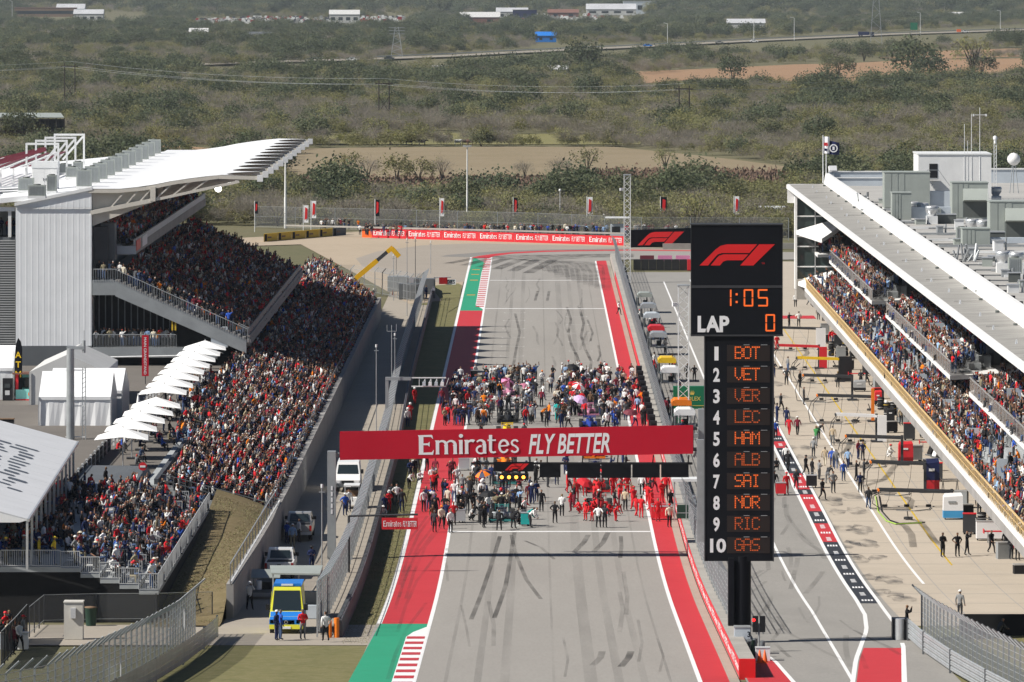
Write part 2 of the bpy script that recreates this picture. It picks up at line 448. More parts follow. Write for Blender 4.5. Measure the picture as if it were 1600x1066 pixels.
strip('lawn',C(-21),C(-9.4),200,331,-.045,'short_grass','mown dry grass in front of the service road')
strip('service_road',C(-19.2), lambda Y: FEN(Y) + .1,336,775,-.03,'concrete_road','pale concrete service road between the wall and the catch fence','road')
strip('walkway', lambda Y: FEN(Y) + .1, lambda Y: BAR(Y) - .2,338,745,-.02,'concrete_road','narrow concrete walkway behind the track barrier','path')
strip('cross_path',C(-46),C(-9.6),329.5,347,-.02,'concrete_road','concrete path crossing in front of the stands','path')
strip('track',C(-9.75),C(10.85),180,868,0,'asphalt_track','grey asphalt main straight of the race track','track')
strip('pit_lane',C(11.2),C(22.6),180,800,.0,'asphalt_pit','grey asphalt pit lane with curved tyre marks','road')
strip('pit_apron',C(22.4),C(60),346,830,-.02,'concrete_apron','beige concrete apron in front of the garages','ground')
strip('infield_grass',C(22.5),C(45),200,346,-.05,'short_grass','grass behind the pit exit fence','ground')
# corner at the far end
poly_px('gravel_bed',[(372,372),(560,362),(985,380),(985,392),(735,402),(716,470),(690,470),(640,475),(560,430),(470,382),(372,385)],.002,'gravel','beige gravel and run-off beyond the last corner')
poly_px('runoff',[(556,404),(590,393),(660,383.5),(740,380.5),(985,386),(1085,389),(1085,394),(740,403),(728,440),(705,442),(650,440),(600,428),(566,416)],.006,'runoff_tarmac','grey tarmac run-off at the last corner','track')
poly_px('corner_track',[(742,403),(770,398),(800,395.5),(850,393.2),(900,392.2),(985,391),(1090,392.5),(1400,396),(1400,405),(1090,406.5),(985,405.5),(930,408),(928,414),(768,416)],.010,'asphalt_track','track bending away to the right at the last corner','track')
poly_px('corner_kerb',[(736,403),(748,400.2),(770,397.2),(800,394.4),(850,392.0),(900,391.2),(985,390.3),(1090,391.6),(1090,392.9),(985,391.8),(900,392.9),(850,394.0),(800,396.7),(772,400.5),(764,404)],.016,'paint_red','red painted kerb round the outside of the last corner','kerb')
poly_px('rubber_patch',[(688,401),(700,398.5),(760,394),(800,391.5),(860,390),(985,388.4),(985,390),(900,391),(850,391.8),(800,394),(770,396.8),(745,400),(736,402.2)],.014,'runoff_dark','dark worn tarmac along the outside of the corner','track')
poly_px('grass_patch',[(640,477),(690,470),(672,447),(716,443),(722,446),(716,478),(700,488),(690,476)],.008,'short_grass','patch of grass beside the end of the catch fence')
poly_px('field',[(430,262),(445,247),(480,232.5),(560,231),(800,229.5),(960,230),(1060,240),(1150,250),(1240,262),(1300,272),(1300,280),(1100,268),(940,268),(800,277),(640,283),(500,285)],.05,'dry_field','dry tan hay field beyond the scrub')
poly_px('field',[(940,119),(1000,112),(1120,107),(1240,101),(1330,99),(1400,95),(1610,91),(1610,117),(1480,118),(1340,130),(1290,130),(1120,122),(1000,131)],.06,'red_field','reddish bare field in front of the highway', )
poly_px('field',[(1370,91),(1460,80),(1610,75),(1610,88),(1450,93)],.06,'red_field','upper reddish bare field behind the dark oak')
poly_px('meadow',[(480,226),(500,211),(600,208),(900,210),(1010,214),(1000,226),(760,226)],.05,'yellow_grass','strip of yellow grass where cattle graze')
poly_px('meadow',[(180,262),(190,228),(250,226),(330,232),(380,245),(330,262)],.05,'red_field','brown bare ground behind the grandstand roof')
mbh = MB()
hwp = [(-200,117),(180,108),(420,99),(560,95.5),(700,90),(800,84.5),(1000,75),(1200,64.5),(1400,55),(1640,47)]
hw = [PG(u,v,0) for u,v in hwp]
mbh.add([p for x,y,_ in hw for p in ((x,y - 30,.9),(x,y + 30,.9))],[(2 * k,2 * k + 1,2 * k + 3,2 * k + 2)[::-1] for k in range(len(hw) - 1)],'highway')
solo('highway',mbh,'pale two lane highway crossing the plain','road', kind='structure')
mbh = MB()
for dy in (33,):
 for (x,y,_),(x2,y2,_) in zip(hw[:-1],hw[1:]): mbh.beam((x,y + dy,1.5),(x2,y2 + dy,1.5),.3,.5,'galv')
solo('guard_rail',mbh,'steel guard rails along the distant highway','guard rail')

# ------------------------------------------------------------------ painted surfaces
strip('red_runoff',C(-9.45),C(-6.6),347.5,708,.004,'paint_red','red painted strip along the left edge of the track','painted strip')
strip('green_runoff',PL([(180,-10.3),(302,-9.95),(348,-9.5)]),C(-6.6),180,347.5,.004,'paint_green','green painted strip at the near left edge of the track','painted strip')
strip('green_runoff',C(-9.45),C(-6.6),708,846,.004,'paint_green','green painted strip at the far left edge of the track','painted strip')
strip('red_runoff',C(8.85),C(10.3),180,832,.004,'paint_red','red painted strip along the foot of the pit wall','painted strip')
strip('gutter',C(10.3),C(10.85),180,832,.004,'concrete_road','bare concrete gutter along the pit wall','ground')
mbw = MB()
strip('',C(-9.7),C(-9.4),347.5,846,.009,'paint_white',mb=mbw)
strip('',C(-6.6),C(-6.35),180,846,.009,'paint_white',mb=mbw)
strip('',C(8.62),C(8.86),180,832,.009,'paint_white',mb=mbw)
solo('edge_lines',mbw,'white lines along both edges of the main straight','road marking', kind='structure')
mbw = MB()
mbw.box(-6.3,8.6,426.4,427.0,-.01,.010,'paint_white')
for i in range(36):                                             # grid slots
 y0 = 431.0 + 8 * i; x = -2.6 if i % 2 == 0 else 5.0
 mbw.box(x - 1.25,x + 1.25,y0,y0 + .2,-.01,.010,'paint_worn')
 for s in (-1,1): mbw.box(x + s * 1.25 - .08,x + s * 1.25 + .08,y0 + .22,y0 + 1.0,-.01,.0095,'paint_worn')
mbw.box(-6.3,8.6,712,712.8,-.01,.010,'paint_white'); mbw.box(-6.3,8.6,778,778.6,-.01,.010,'paint_white')
solo('grid_lines',mbw,'white start line and grid slot marks across the track','road marking', kind='structure')
kb = thing('kerb','near red and white striped kerb at the left edge of the track','kerb', group='striped kerbs'); kb['kind'] = 'structure'
def kerb(kb,Y0,Y1,per,x0,x1, taper0, taper1):
 mb = MB(); strip('', lambda Y: x0 + (x1 - x0) * (max(0,(Y - (Y1 - taper1)) / taper1) if taper1 else 0) + (x1 - x0) * (max(0,(Y0 + taper0 - Y) / taper0) if taper0 else 0),C(x1),Y0,Y1,.014,'paint_white',mb=mb)
 part('kerb_base',mb,kb)
 y = Y0 + taper0 + 1
 while y < Y1 - taper1 - 1:
  b = MB(); strip('',C(x0 + .05),C(x1 - .14),y,y + per * .46,.024,'kerb_red',mb=b); part('kerb_block',b,kb); y += per
kerb(kb,200,346,4.3,-7.65,-6.4,0,8)
kb2 = thing('kerb','far red and white striped kerb before the last corner','kerb', group='striped kerbs'); kb2['kind'] = 'structure'
kerb(kb2,709,843,4.7,-7.6,-6.4,6,5)
mbw = MB()
for k in range(4): 
 y = (742,778,793,806)[k]; mbw.box(-9.0,-7.9,y,y + 1.4,-.01,.010,'paint_orange')
solo('orange_marks',mbw,'faint orange marks on the far green strip','road marking', kind='structure')
# pit lane lines
mbw = MB()
strip('', lambda Y: 16.75 + max(0,min(1,(Y - 300) / 60)) * .6, lambda Y: 16.95 + max(0,min(1,(Y - 300) / 60)) * .6,300,775,.006,'paint_white',mb=mbw)
adl = PL([(300,16.7),(318,17.9),(330,18.9),(342,19.9),(356,20.6),(370,20.85),(440,21.05),(780,21.2)])
adr = PL([(300,19.4),(330,20.9),(345,21.9),(370,22.2),(440,22.4),(780,22.5)])
strip('', lambda Y: adl(Y) - .13, lambda Y: adl(Y) + .13,300,780,.010,'paint_white',mb=mbw)
strip('', lambda Y: adr(Y) - .12, lambda Y: adr(Y) + .12,345,780,.010,'paint_white',mb=mbw)
strip('',C(26.1),C(26.3),384,690,.004,'paint_white',mb=mbw)
solo('pit_lines',mbw,'white lines along the pit lane','road marking', kind='structure')
strip('red_exit', lambda Y: adl(Y) + .2,PL([(300,19.3),(330,21.2),(333,21.3)]),240,327,.006,'paint_red','red painted patch at the pit exit','painted strip')
strip('red_exit',C(11.3),PL([(260,14.6),(300,13.6),(318,13.2),(325,12.6)]),240,325,.006,'paint_red','red painted patch behind the end of the pit wall','painted strip')
mbw = MB(); strip('',PL([(240,14.8),(260,14.6),(300,13.6),(318,13.2),(325,12.6)]),PL([(240,15.05),(260,14.85),(300,13.85),(318,13.42),(325,12.8)]),240,325,.010,'paint_white',mb=mbw)
strip('',PL([(240,16.0),(300,19.3),(330,21.2)]),PL([(240,16.3),(300,19.6),(330,21.45)]),240,331,.010,'paint_white',mb=mbw)
solo('exit_line',mbw,'white lines round the red patches at the pit exit','road marking', kind='structure')
# sponsor strip beside the fast lane: dark and red panels with white print
pl_t = thing('sponsor_strip','long painted strip of red and charcoal panels beside the pit lane','painted strip'); pl_t['kind'] = 'structure'
bands = []
seq = [(943,847,'c'),(847,818,'r'),(818,799,'c'),(799,784,'r'),(784,773,'r'),(773,765,'c'),(765,740,'r'),(740,728,'c'),(728,700,'c'),(700,690,'r'),(690,681,'c'),(681,668,'r'),(668,640,'c')]
for v0,v1,k in seq: bands.append((PG(1300,v0)[1],PG(1300,v1)[1],k))
y = bands[-1][1]
for i in range(14): bands.append((y,y + 11,'rc'[i % 2])); y += 11
for i,(y0,y1,k) in enumerate(bands):
 mb = MB(); strip('', lambda Y: adl(Y) + .13, lambda Y: adr(Y) - .12,y0,y1,.006,'paint_red' if k == 'r' else 'paint_charcoal',mb=mb)
 n = max(1, round((y1 - y0) / 5.5)) if y0 < 560 else 0
 for j in range(n):
  yc = y0 + (j + .5) * (y1 - y0) / n; xc = (adl(yc) + adr(yc)) / 2; z = gz(yc) + .012; sl = gz(yc + 1) - gz(yc)
  for q in range(4):                    # white print, too small to read
   if (i + j) % 2 == 0: a = xc - .38 + .2 * q; mb.add([(a,yc - .7,z - .7 * sl),(a + .14,yc - .7,z - .7 * sl),(a + .17,yc + .6,z + .6 * sl),(a + .05,yc + .6,z + .6 * sl)],[(0,1,2,3)],'sign_white')
   else: a = yc - 1.5 + .75 * q; mb.add([(xc - .2 + .02 * q,a,z + (a - yc) * sl),(xc + .2,a + .1,z + (a + .1 - yc) * sl),(xc + .16,a + .5,z + (a + .5 - yc) * sl),(xc - .16,a + .42,z + (a + .42 - yc) * sl)],[(0,1,2,3)],'sign_white')
 part('panel',mb, pl_t)

# ------------------------------------------------------------------ rubber on the asphalt
def ribbon(mb,pts,w,m,dz=.006,z=None):
 q = [Vector(PG(u,v)) for u,v in pts]
 # resample
 out = []
 for a,b in zip(q[:-1],q[1:]):
  n = max(1,int((b - a).length / 4))
  out += [a + (b - a) * (k / n) for k in range(n)]
 out.append(q[-1]); vs = []
 for i,p in enumerate(out):
  d = (out[min(i + 1,len(out) - 1)] - out[max(0,i - 1)]); n2 = Vector((-d.y,d.x,0)).normalized() * (w / 2)
  for s in (1,-1): vs.append((p.x + s * n2.x,p.y + s * n2.y,gz(p.y + s * n2.y) + dz))
 mb.add(vs,[(2 * k,2 * k + 1,2 * k + 3,2 * k + 2) for k in range(len(out) - 1)],m)
mb = MB()
for pts,w in [([(781,838),(774,862),(760,905),(736,968)],.3),([(804,832),(799,862),(790,915),(772,966)],.3),([(799,836),(806,866),(822,905),(845,936)],.28),
               ([(919,836),(912,848),(898,862)],.4),([(950,832),(942,848),(928,862)],.4),([(970,838),(971,855),(969,872)],.3),
               ([(820,845),(846,856),(866,874)],.25),([(941,1018),(938,1028),(926,1040)],.4),([(986,1018),(982,1028),(970,1042)],.4),
               ([(886,480),(892,500),(888,520),(893,540),(903,560),(899,590)],.32),([(905,480),(912,505),(908,525),(914,545),(924,565),(920,592)],.32),
               ([(805,490),(812,520),(806,548),(802,572)],.3),([(918,500),(926,520),(922,535)],.25),([(935,540),(938,555),(934,565)],.25),
               ([(840,455),(836,470)],.35),([(858,455),(855,470)],.35)]:
 ribbon(mb,pts,w,'skid')
for k in range(16):
 u = rnd.uniform(770,940); v = rnd.uniform(425,575); pts = [(u,v)]
 for j in range(3): pts.append((pts[-1][0] + rnd.uniform(-7,7),pts[-1][1] + rnd.uniform(6,14)))
 ribbon(mb,pts,rnd.uniform(.12,.28),'skid_light',.006 + k * .0002)
for k in range(7):
 a = rnd.uniform(605,640); v = rnd.uniform(850,1010); ribbon(mb,[(a + 60,v - 60),(a + 30,v - 20),(a + 12,v + 20),(a,v + 60)],.22,'skid_light',.012 + k * .0002)
for k in range(8):
 u = rnd.uniform(690,1050); v = rnd.uniform(840,1000); pts = [(u,v)]
 for j in range(2): pts.append((pts[-1][0] + rnd.uniform(-10,10),pts[-1][1] + rnd.uniform(20,40)))
 ribbon(mb,pts,rnd.uniform(.12,.3),'skid_light',.0075 + k * .0002)
solo('tyre_marks',mb,'dark curving tyre marks on the main straight','tyre marks', kind='structure')
mb = MB()
for k,(x0,x1) in enumerate([(-3.3,-2.9),(-1.9,-1.4),(4.2,4.7),(5.6,6.0),(.9,1.05),(-4.9,-4.7),(2.6,3.3),(7.1,7.25)]): strip('',C(x0),C(x1),190,850,.0035,'groove',mb=mb)
solo('worn_line',mb,'faint darker driving lines worn into the straight','road marking', kind='structure')
mb = MB()
for k in range(11):
 a = 738 + k * 13; pts = [(a + 40,404.5 + k * .4),(a + 80,406 + k),(a + 110 - k * 3,411 + k * 2),(a + 118 - k * 4,424 + k * 3)]
 ribbon(mb,pts,1.4,'skid_light',.017 + k * .0004)
for k in range(6): ribbon(mb,[(700 + k * 25,412 + k * 3),(740 + k * 25,404 + k * .4),(800 + k * 25,399.5 + k * .5),(990,397 + k)],1.6,'skid',.022 + k * .0004)
solo('tyre_marks',mb,'broad dark tyre marks sweeping round the last corner','tyre marks', kind='structure')
mb = MB()
r2 = random.Random(3)
for k in range(60):
 Y = r2.uniform(320,500); X = r2.uniform(12.5,20.4); L = r2.uniform(8,26); c = r2.uniform(-.012,.02); s = r2.uniform(-.16,.05)
 q = [(X + s * t + c * t * t * .2,Y - t) for t in (0,L * .33,L * .66,L)]
 q = [(max(11.8,min(20.6,x)),y) for x,y in q]
 vs = []
 w = r2.uniform(.15,.4)
 for x,y in q: vs += [(x - w / 2,y,gz(y) + .005 + k * .0001),(x + w / 2,y,gz(y) + .005 + k * .0001)]
 mb.add(vs,[(0,1,3,2),(2,3,5,4),(4,5,7,6)],'skid_light')
solo('tyre_marks',mb,'many overlapping tyre marks on the pit lane','tyre marks', kind='structure')
mb = MB()
for k,(u,v) in enumerate([(1310,800),(1340,798),(1318,825),(1345,828),(1330,850),(1352,850),(1340,875),(1372,872),(1358,902),(1388,905),(1370,925),(1400,930),(1300,782),(1335,775),(1215,600),(1222,620),(1226,640),(1232,655),(1245,700),(1255,715),(1410,935),(1330,870)]):
 x,y,z = PG(u,v); a,b = r2.uniform(.7,1.3),r2.uniform(2.5,5)
 vs = []
 for j in range(14):
  t = 2 * math.pi * j / 14; rr = r2.uniform(.6,1.1); px,py = x + a * rr * math.cos(t),y + b * rr * math.sin(t)
  vs.append((px,py,gz(py) + .003 + k * .0002))
 vs.append((x,y,gz(y) + .003 + k * .0002))
 mb.add(vs,[(j,(j + 1) % 14,14) for j in range(14)],'scuff')
for pts in [[(1404,818),(1414,822),(1424,835),(1427,855)],[(1434,812),(1446,825),(1460,845),(1472,852)],[(1388,740),(1398,728),(1396,716)],[(1350,760),(1380,750),(1392,738)],[(1420,795),(1424,782),(1415,776)],[(1330,690),(1322,705),(1300,715)],[(1276,575),(1280,585),(1262,595)],[(1254,540),(1262,552),(1248,562)]]:
 ribbon(mb,pts,.55,'skid',.009)
solo('tyre_marks',mb,'smeared black rubber patches on the beige apron','tyre marks', kind='structure')

mb = MB()
for k in range(40): mb.box(22.6,36.2,350 + 8.5 * k,350.07 + 8.5 * k,gz(350 + 8.5 * k) - .03,gz(350 + 8.5 * k) - .012,'concrete_grey')
for x in (26.9,31.0): strip('',C(x),C(x + .06),350,690,-.014,'concrete_grey',mb=mb)
solo('slab_joints',mb,'thin joints between the concrete slabs of the apron','ground', kind='structure')
mb = MB(); strip('',C(29.2),C(29.34),400,690,-.008,'yellow_sign',mb=mb)
solo('yellow_line',mb,'thin yellow line along the garages on the apron','road marking', kind='structure')
# ------------------------------------------------------------------ people
PAL = {'white': (.74,.74,.73),'black': (.016,.016,.018),'charcoal': (.045,.047,.052),'grey': (.22,.225,.23),'navy': (.018,.028,.085),'blue': (.035,.10,.46),
       'light blue': (.28,.43,.66),'red': (.60,.022,.03),'maroon': (.17,.02,.035),'orange': (.78,.21,.015),'beige': (.52,.42,.29),'khaki': (.30,.26,.17),'teal': (.02,.40,.38),
       'yellow': (.78,.56,.04),'green': (.05,.22,.07),'pink': (.68,.25,.38),'brown': (.12,.07,.04),'denim': (.07,.11,.21),'cream': (.66,.60,.48),'lime': (.45,.70,.10)}
SKINS = [(.30,.165,.11),(.27,.145,.095),(.21,.11,.07),(.34,.20,.14),(.12,.065,.042)]
HAIRS = [(.02,.014,.01),(.05,.028,.015),(.10,.06,.03),(.22,.15,.07),(.13,.12,.11)]
def pose_def(pelvis=(0,0,.93), chest=(0,0,1.32), neck=(0,.0,1.49), head=(0,-.015,1.63),la=((.27,.03,1.14),(.28,-.05,.90)),ra=((-.27,.03,1.14),(-.28,-.05,.90)),
             ll=((.10,-.02,.50),(.115,.02,.09)),rl=((-.10,-.02,.50),(-.115,.02,.09)),toe=(0,-.17,-.045)):
 return dict(pelvis=pelvis, chest=chest, neck=neck, head=head,la=la,ra=ra,ll=ll,rl=rl,toe=toe)
POSES = {
 'stand': pose_def(),
 'hips': pose_def(la=((.35,.11,1.19),(.19,-.04,1.03)),ra=((-.35,.11,1.19),(-.19,-.04,1.03)),ll=((.11,0,.5),(.13,.03,.09)),rl=((-.12,-.03,.5),(-.14,-.04,.09))),
 'walk': pose_def(ll=((.1,-.19,.53),(.1,-.24,.10)),rl=((-.1,.03,.49),(-.1,.30,.16)),la=((.26,.14,1.15),(.26,.10,.92)),ra=((-.26,-.12,1.15),(-.25,-.30,.99))),
 'folded': pose_def(la=((.27,-.04,1.15),(-.03,-.21,1.20)),ra=((-.27,-.04,1.15),(.04,-.23,1.14))),
 'camera': pose_def(la=((.25,-.20,1.26),(.07,-.27,1.54)),ra=((-.25,-.20,1.26),(-.07,-.27,1.54)),ll=((.13,-.04,.5),(.17,-.08,.09)),rl=((-.12,.03,.5),(-.15,.12,.09))),
 'lean': pose_def(pelvis=(0,.14,.90), chest=(0,-.20,1.18), neck=(0,-.34,1.27), head=(0,-.43,1.35),la=((.24,-.30,.93),(.15,-.45,.72)),ra=((-.24,-.30,.93),(-.15,-.45,.72)),ll=((.13,.06,.49),(.15,.10,.09)),rl=((-.13,.03,.49),(-.15,.02,.09))),
 'crouch': pose_def(pelvis=(0,.12,.38), chest=(0,-.06,.74), neck=(0,-.12,.89), head=(0,-.16,1.02),la=((.26,-.22,.60),(.12,-.42,.52)),ra=((-.26,-.22,.60),(-.12,-.42,.52)),ll=((.17,-.30,.50),(.15,-.02,.10)),rl=((-.17,-.22,.34),(-.15,.12,.10))),
 'point': pose_def(la=((.42,-.10,1.33),(.62,-.24,1.38)),ra=((-.27,.03,1.14),(-.28,-.05,.90)),ll=((.13,0,.5),(.17,.0,.09))),
 'sit': pose_def(pelvis=(0,.0,.46), chest=(0,.03,.86), neck=(0,.0,1.02), head=(0,-.03,1.16),la=((.26,-.06,.70),(.13,-.30,.60)),ra=((-.26,-.06,.70),(-.13,-.30,.60)),ll=((.12,-.43,.48),(.12,-.42,.08)),rl=((-.12,-.43,.48),(-.12,-.42,.08)),toe=(0,-.16,-.04)),
 'sitlean': pose_def(pelvis=(0,.0,.46), chest=(.02,-.10,.83), neck=(.03,-.18,.97), head=(.03,-.24,1.10),la=((.26,-.22,.66),(.10,-.40,.60)),ra=((-.24,-.20,.68),(-.08,-.40,.62)),ll=((.16,-.43,.48),(.15,-.42,.08)),rl=((-.14,-.43,.48),(-.14,-.38,.08)),toe=(0,-.16,-.04)),
 'sitphone': pose_def(pelvis=(0,.0,.46), chest=(0,.04,.87), neck=(0,.02,1.02), head=(0,-.01,1.16),la=((.27,-.17,.78),(.10,-.27,1.08)),ra=((-.27,-.17,.78),(-.08,-.27,1.06)),ll=((.12,-.43,.48),(.12,-.42,.08)),rl=((-.12,-.43,.48),(-.12,-.42,.08)),toe=(0,-.16,-.04)),
 'cheer': pose_def(la=((.36,-.05,1.52),(.33,-.08,1.80)),ra=((-.27,.03,1.14),(-.20,-.22,1.02))),
}
PHRASE = {'stand': 'standing','hips': 'hands on hips','walk': 'walking','folded': 'arms folded','camera': 'with camera','lean': 'bending forward','crouch': 'crouching','point': 'arm outstretched',
          'sit': 'sitting','sitlean': 'sitting hunched','sitphone': 'phone raised','cheer': 'arm raised'}
def build_body(pose, detail=1):
 d = POSES[pose]; V = []; Rr = []; E = []
 def nd(p,r,par=None):
  V.append(Vector(p)); Rr.append(r); i = len(V) - 1
  if par is not None: E.append((par,i))
  return i
 L = lambda a,b,t: Vector(a) * (1 - t) + Vector(b) * t
 bones = []
 pel = nd(d['pelvis'],.150)
 wai = nd(L(d['pelvis'],d['chest'],.45),.138,pel); che = nd(d['chest'],.165,wai)
 nb = nd(L(d['chest'],d['neck'],.75),.085,che); nk = nd(d['neck'],.055,nb)
 hd = Vector(d['head']); up = (hd - Vector(d['neck'])).normalized()
 h0 = nd(hd - up * .055,.072,nk); h1 = nd(hd + up * .03,.098,h0); h2 = nd(hd + up * .105,.062,h1)
 bones += [(pel,wai,'legs' if False else 'shirt'),(wai,che,'shirt'),(che,nb,'shirt'),(nb,nk,'skin'),(nk,h0,'skin'),(h0,h1,'skin'),(h1,h2,'hair')]
 fwd = Vector((0,-1,0))
 hands = []
 for s,key in ((1,'la'),(-1,'ra')):
  el,wr = Vector(d[key][0]), Vector(d[key][1])
  sh = Vector(d['chest']) + Vector((s * .19,0,0)) + (Vector(d['neck']) - Vector(d['chest'])).normalized() * .075
  a = nd(sh,.075,che); b = nd(el,.052,a); c = nd(wr,.037,b); hv = (wr - el).normalized(); h = nd(wr + hv * .085,.036,c)
  bones += [(che,a,'shirt'),(a,b,'shirt'),(b,c,'skin' if pose in ('hips','point','cheer') else 'shirt'),(c,h,'skin')]
  hands.append((V[h],hv,s))
 for s,key in ((1,'ll'),(-1,'rl')):
  kn,an = Vector(d[key][0]), Vector(d[key][1])
  hp = Vector(d['pelvis']) + Vector((s * .095,0,-.06))
  a = nd(hp,.105,pel); b = nd(kn,.068,a); c = nd(an,.048,b); t = nd(an + Vector(d['toe']),.042,c)
  bones += [(pel,a,'legs'),(a,b,'legs'),(b,c,'legs'),(c,t,'shoe')]
 me = bpy.data.meshes.new('body'); me.from_pydata([tuple(v) for v in V],E,[])
 ob = bpy.data.objects.new('body',me); COL.objects.link(ob)
 sk = ob.modifiers.new('skin','SKIN'); sk.use_smooth_shade = True
 if not me.skin_vertices: me.attributes  # layer made with the modifier
 if len(me.skin_vertices) == 0:
  bm = bmesh.new(); bm.from_mesh(me); bm.verts.layers.skin.verify(); bm.to_mesh(me); bm.free()
 for i,sv in enumerate(me.skin_vertices[0].data): sv.radius = (Rr[i],Rr[i] * (.72 if i in (pel,wai,che) else 1)); sv.use_root = (i == pel)
 if detail: ss = ob.modifiers.new('sub','SUBSURF'); ss.levels = 1; ss.render_levels = 1
 dg = bpy.context.evaluated_depsgraph_get(); out = bpy.data.meshes.new_from_object(ob.evaluated_get(dg))
 bpy.data.objects.remove(ob); bpy.data.meshes.remove(me)
 # widen the torso, then give every face the material of its nearest bone
 names = ['skin','shirt','legs','hair','shoe']
 co = np.array([v.co for v in out.vertices])
 fs = [tuple(p.vertices) for p in out.polygons]
 mi = []
 A = np.array([V[b[0]] for b in bones]); B = np.array([V[b[1]] for b in bones]); rr = np.array([(Rr[b[0]] + Rr[b[1]]) / 2 for b in bones])
 for f in fs:
  p = co[list(f)].mean(0); ab = B - A; t = np.clip(((p - A) * ab).sum(1) / (ab * ab).sum(1),0,1)
  dist = np.linalg.norm(p - (A + ab * t[:, None]), axis=1) / rr
  k = bones[int(dist.argmin())][2]
  if k == 'skin' and np.linalg.norm(p - np.array(hd)) < .17 and (p[1] > hd[1] + .035 or (p - np.array(hd)) @ np.array(up) > .07): k = 'hair'
  if k == 'hair' and p[1] < hd[1] - .05 and (p - np.array(hd)) @ np.array(up) < .07: k = 'skin'
  mi.append(names.index(k))
 mb = MB()
 for nme in names: mb.mi(nme)
 mb.v = [tuple(c) for c in co]; mb.f = [list(f) for f in fs]; mb.m = mi; mb.smooth = set(range(len(fs)))
 # nose and five fingers on each hand
 n0 = hd + Vector((0,-.088,-.01)); mb.add([n0 + Vector((-.016,.01,-.02)),n0 + Vector((.016,.01,-.02)),n0 + Vector((0,.01,.035)),n0 + Vector((0,-.028,-.014))],[(0,1,3),(1,2,3),(2,0,3)],'skin')
 for h,hv,s in hands:
  sd = hv.cross(fwd); sd = sd.normalized() if sd.length > .1 else Vector((1,0,0)); pl = sd.cross(hv)
  for j,ln in enumerate((.062,.075,.07,.055)):
   base = h + sd * ((j - 1.5) * .02); mid = base + hv * ln * .6; mb.tube(base,mid,.0095,'skin',3,cap=False); mb.tube(mid,mid + hv * ln * .35 + pl * .018,.009,'skin',3,.006)
  tb = h - hv * .035 + sd * (-.03); mb.tube(tb,tb + hv * .045 - sd * .03,.011,'skin',3,.008)
 return mb.data('person')
BODY = {k: build_body(k) for k in POSES}
def cap_mesh(kind):
 mb = MB()
 if kind == 'cap':
  mb.lathe([(.112,.035),(.108,.075),(.085,.115),(.04,.135),(.001,.138)],'tint',n=8)
  mb.add([(-.085,-.085,.04),(.085,-.085,.04),(.06,-.19,.03),(-.06,-.19,.03)],[(0,1,2,3)],'tint')
 elif kind == 'helmet':
  mb.lathe([(.10,-.10),(.135,-.04),(.145,.03),(.125,.10),(.07,.145),(.001,.155)],'tint',n=10)
 elif kind == 'brim hat':
  mb.lathe([(.20,.045),(.115,.05),(.11,.11),(.06,.13),(.001,.125)],'tint',n=10)
 return mb.data(kind.replace(' ','_'))
CAPS = {k: cap_mesh(k) for k in ('cap','helmet','brim hat')}
USED = {}
PEOPLE = []
def person(pose,x,y,z,rz, label, shirt, legs, hair=None,hat=None, hatcol=None, group=None,s=None):
 o = bpy.data.objects.new('person', BODY[pose]); COL.objects.link(o)
 o.location = (x,y,z); o.rotation_euler = (0,0,rz); k = s or rnd.uniform(.95,1.05); o.scale = (k * 1.04,k * 1.04,k)
 jit = rnd.uniform(.85,1.15)
 o['shirt'] = [c * jit for c in PAL[shirt]]; o['legs'] = [c * jit for c in PAL[legs]]; o['hair'] = list(hair or rnd.choice(HAIRS)); o['skin'] = list(rnd.choice(SKINS))
 if len(label.replace(',','').split()) > 16: label = label.replace(' trousers','',1)
 setp(o, label,'person', group)
 if hat:
  c = bpy.data.objects.new(hat.replace(' ','_'), CAPS[hat]); COL.objects.link(c); c.parent = o; c.location = POSES[pose]['head']; c['tint'] = list(PAL[hatcol])
 PEOPLE.append(o)
 return o
def cluster(place,pts, shirts, legs, poses, hats=((None, None),), group=None, face=None, wording='shirt'):
 """pts: (x, y[, z]) feet positions; combinations are drawn so that no two people of a place read alike"""
 for p in pts:
  x,y = p[0],p[1]; z = p[2] if len(p) > 2 else gz(y)
  for t in range(60):
   sh,lg,po,(hat,hc) = rnd.choice(shirts),rnd.choice(legs),rnd.choice(poses),rnd.choice(hats)
   hair = rnd.choice(HAIRS)
   wear = f'{sh} shirt and trousers' if sh == lg else f'{sh} shirt, {lg} trousers'
   ht = f', {hc} {hat}' if hat else ''
   lab = f'person in {wear}{ht}, {PHRASE[po]}, {place}'
   if lab not in USED: break
  USED[lab] = USED.get(lab,0) + 1
  rz = face + rnd.uniform(-.5,.5) if face is not None else rnd.uniform(-math.pi, math.pi)
  g = group
  person(po,x,y,z,rz,lab,sh,lg, hair,hat,hc,g)

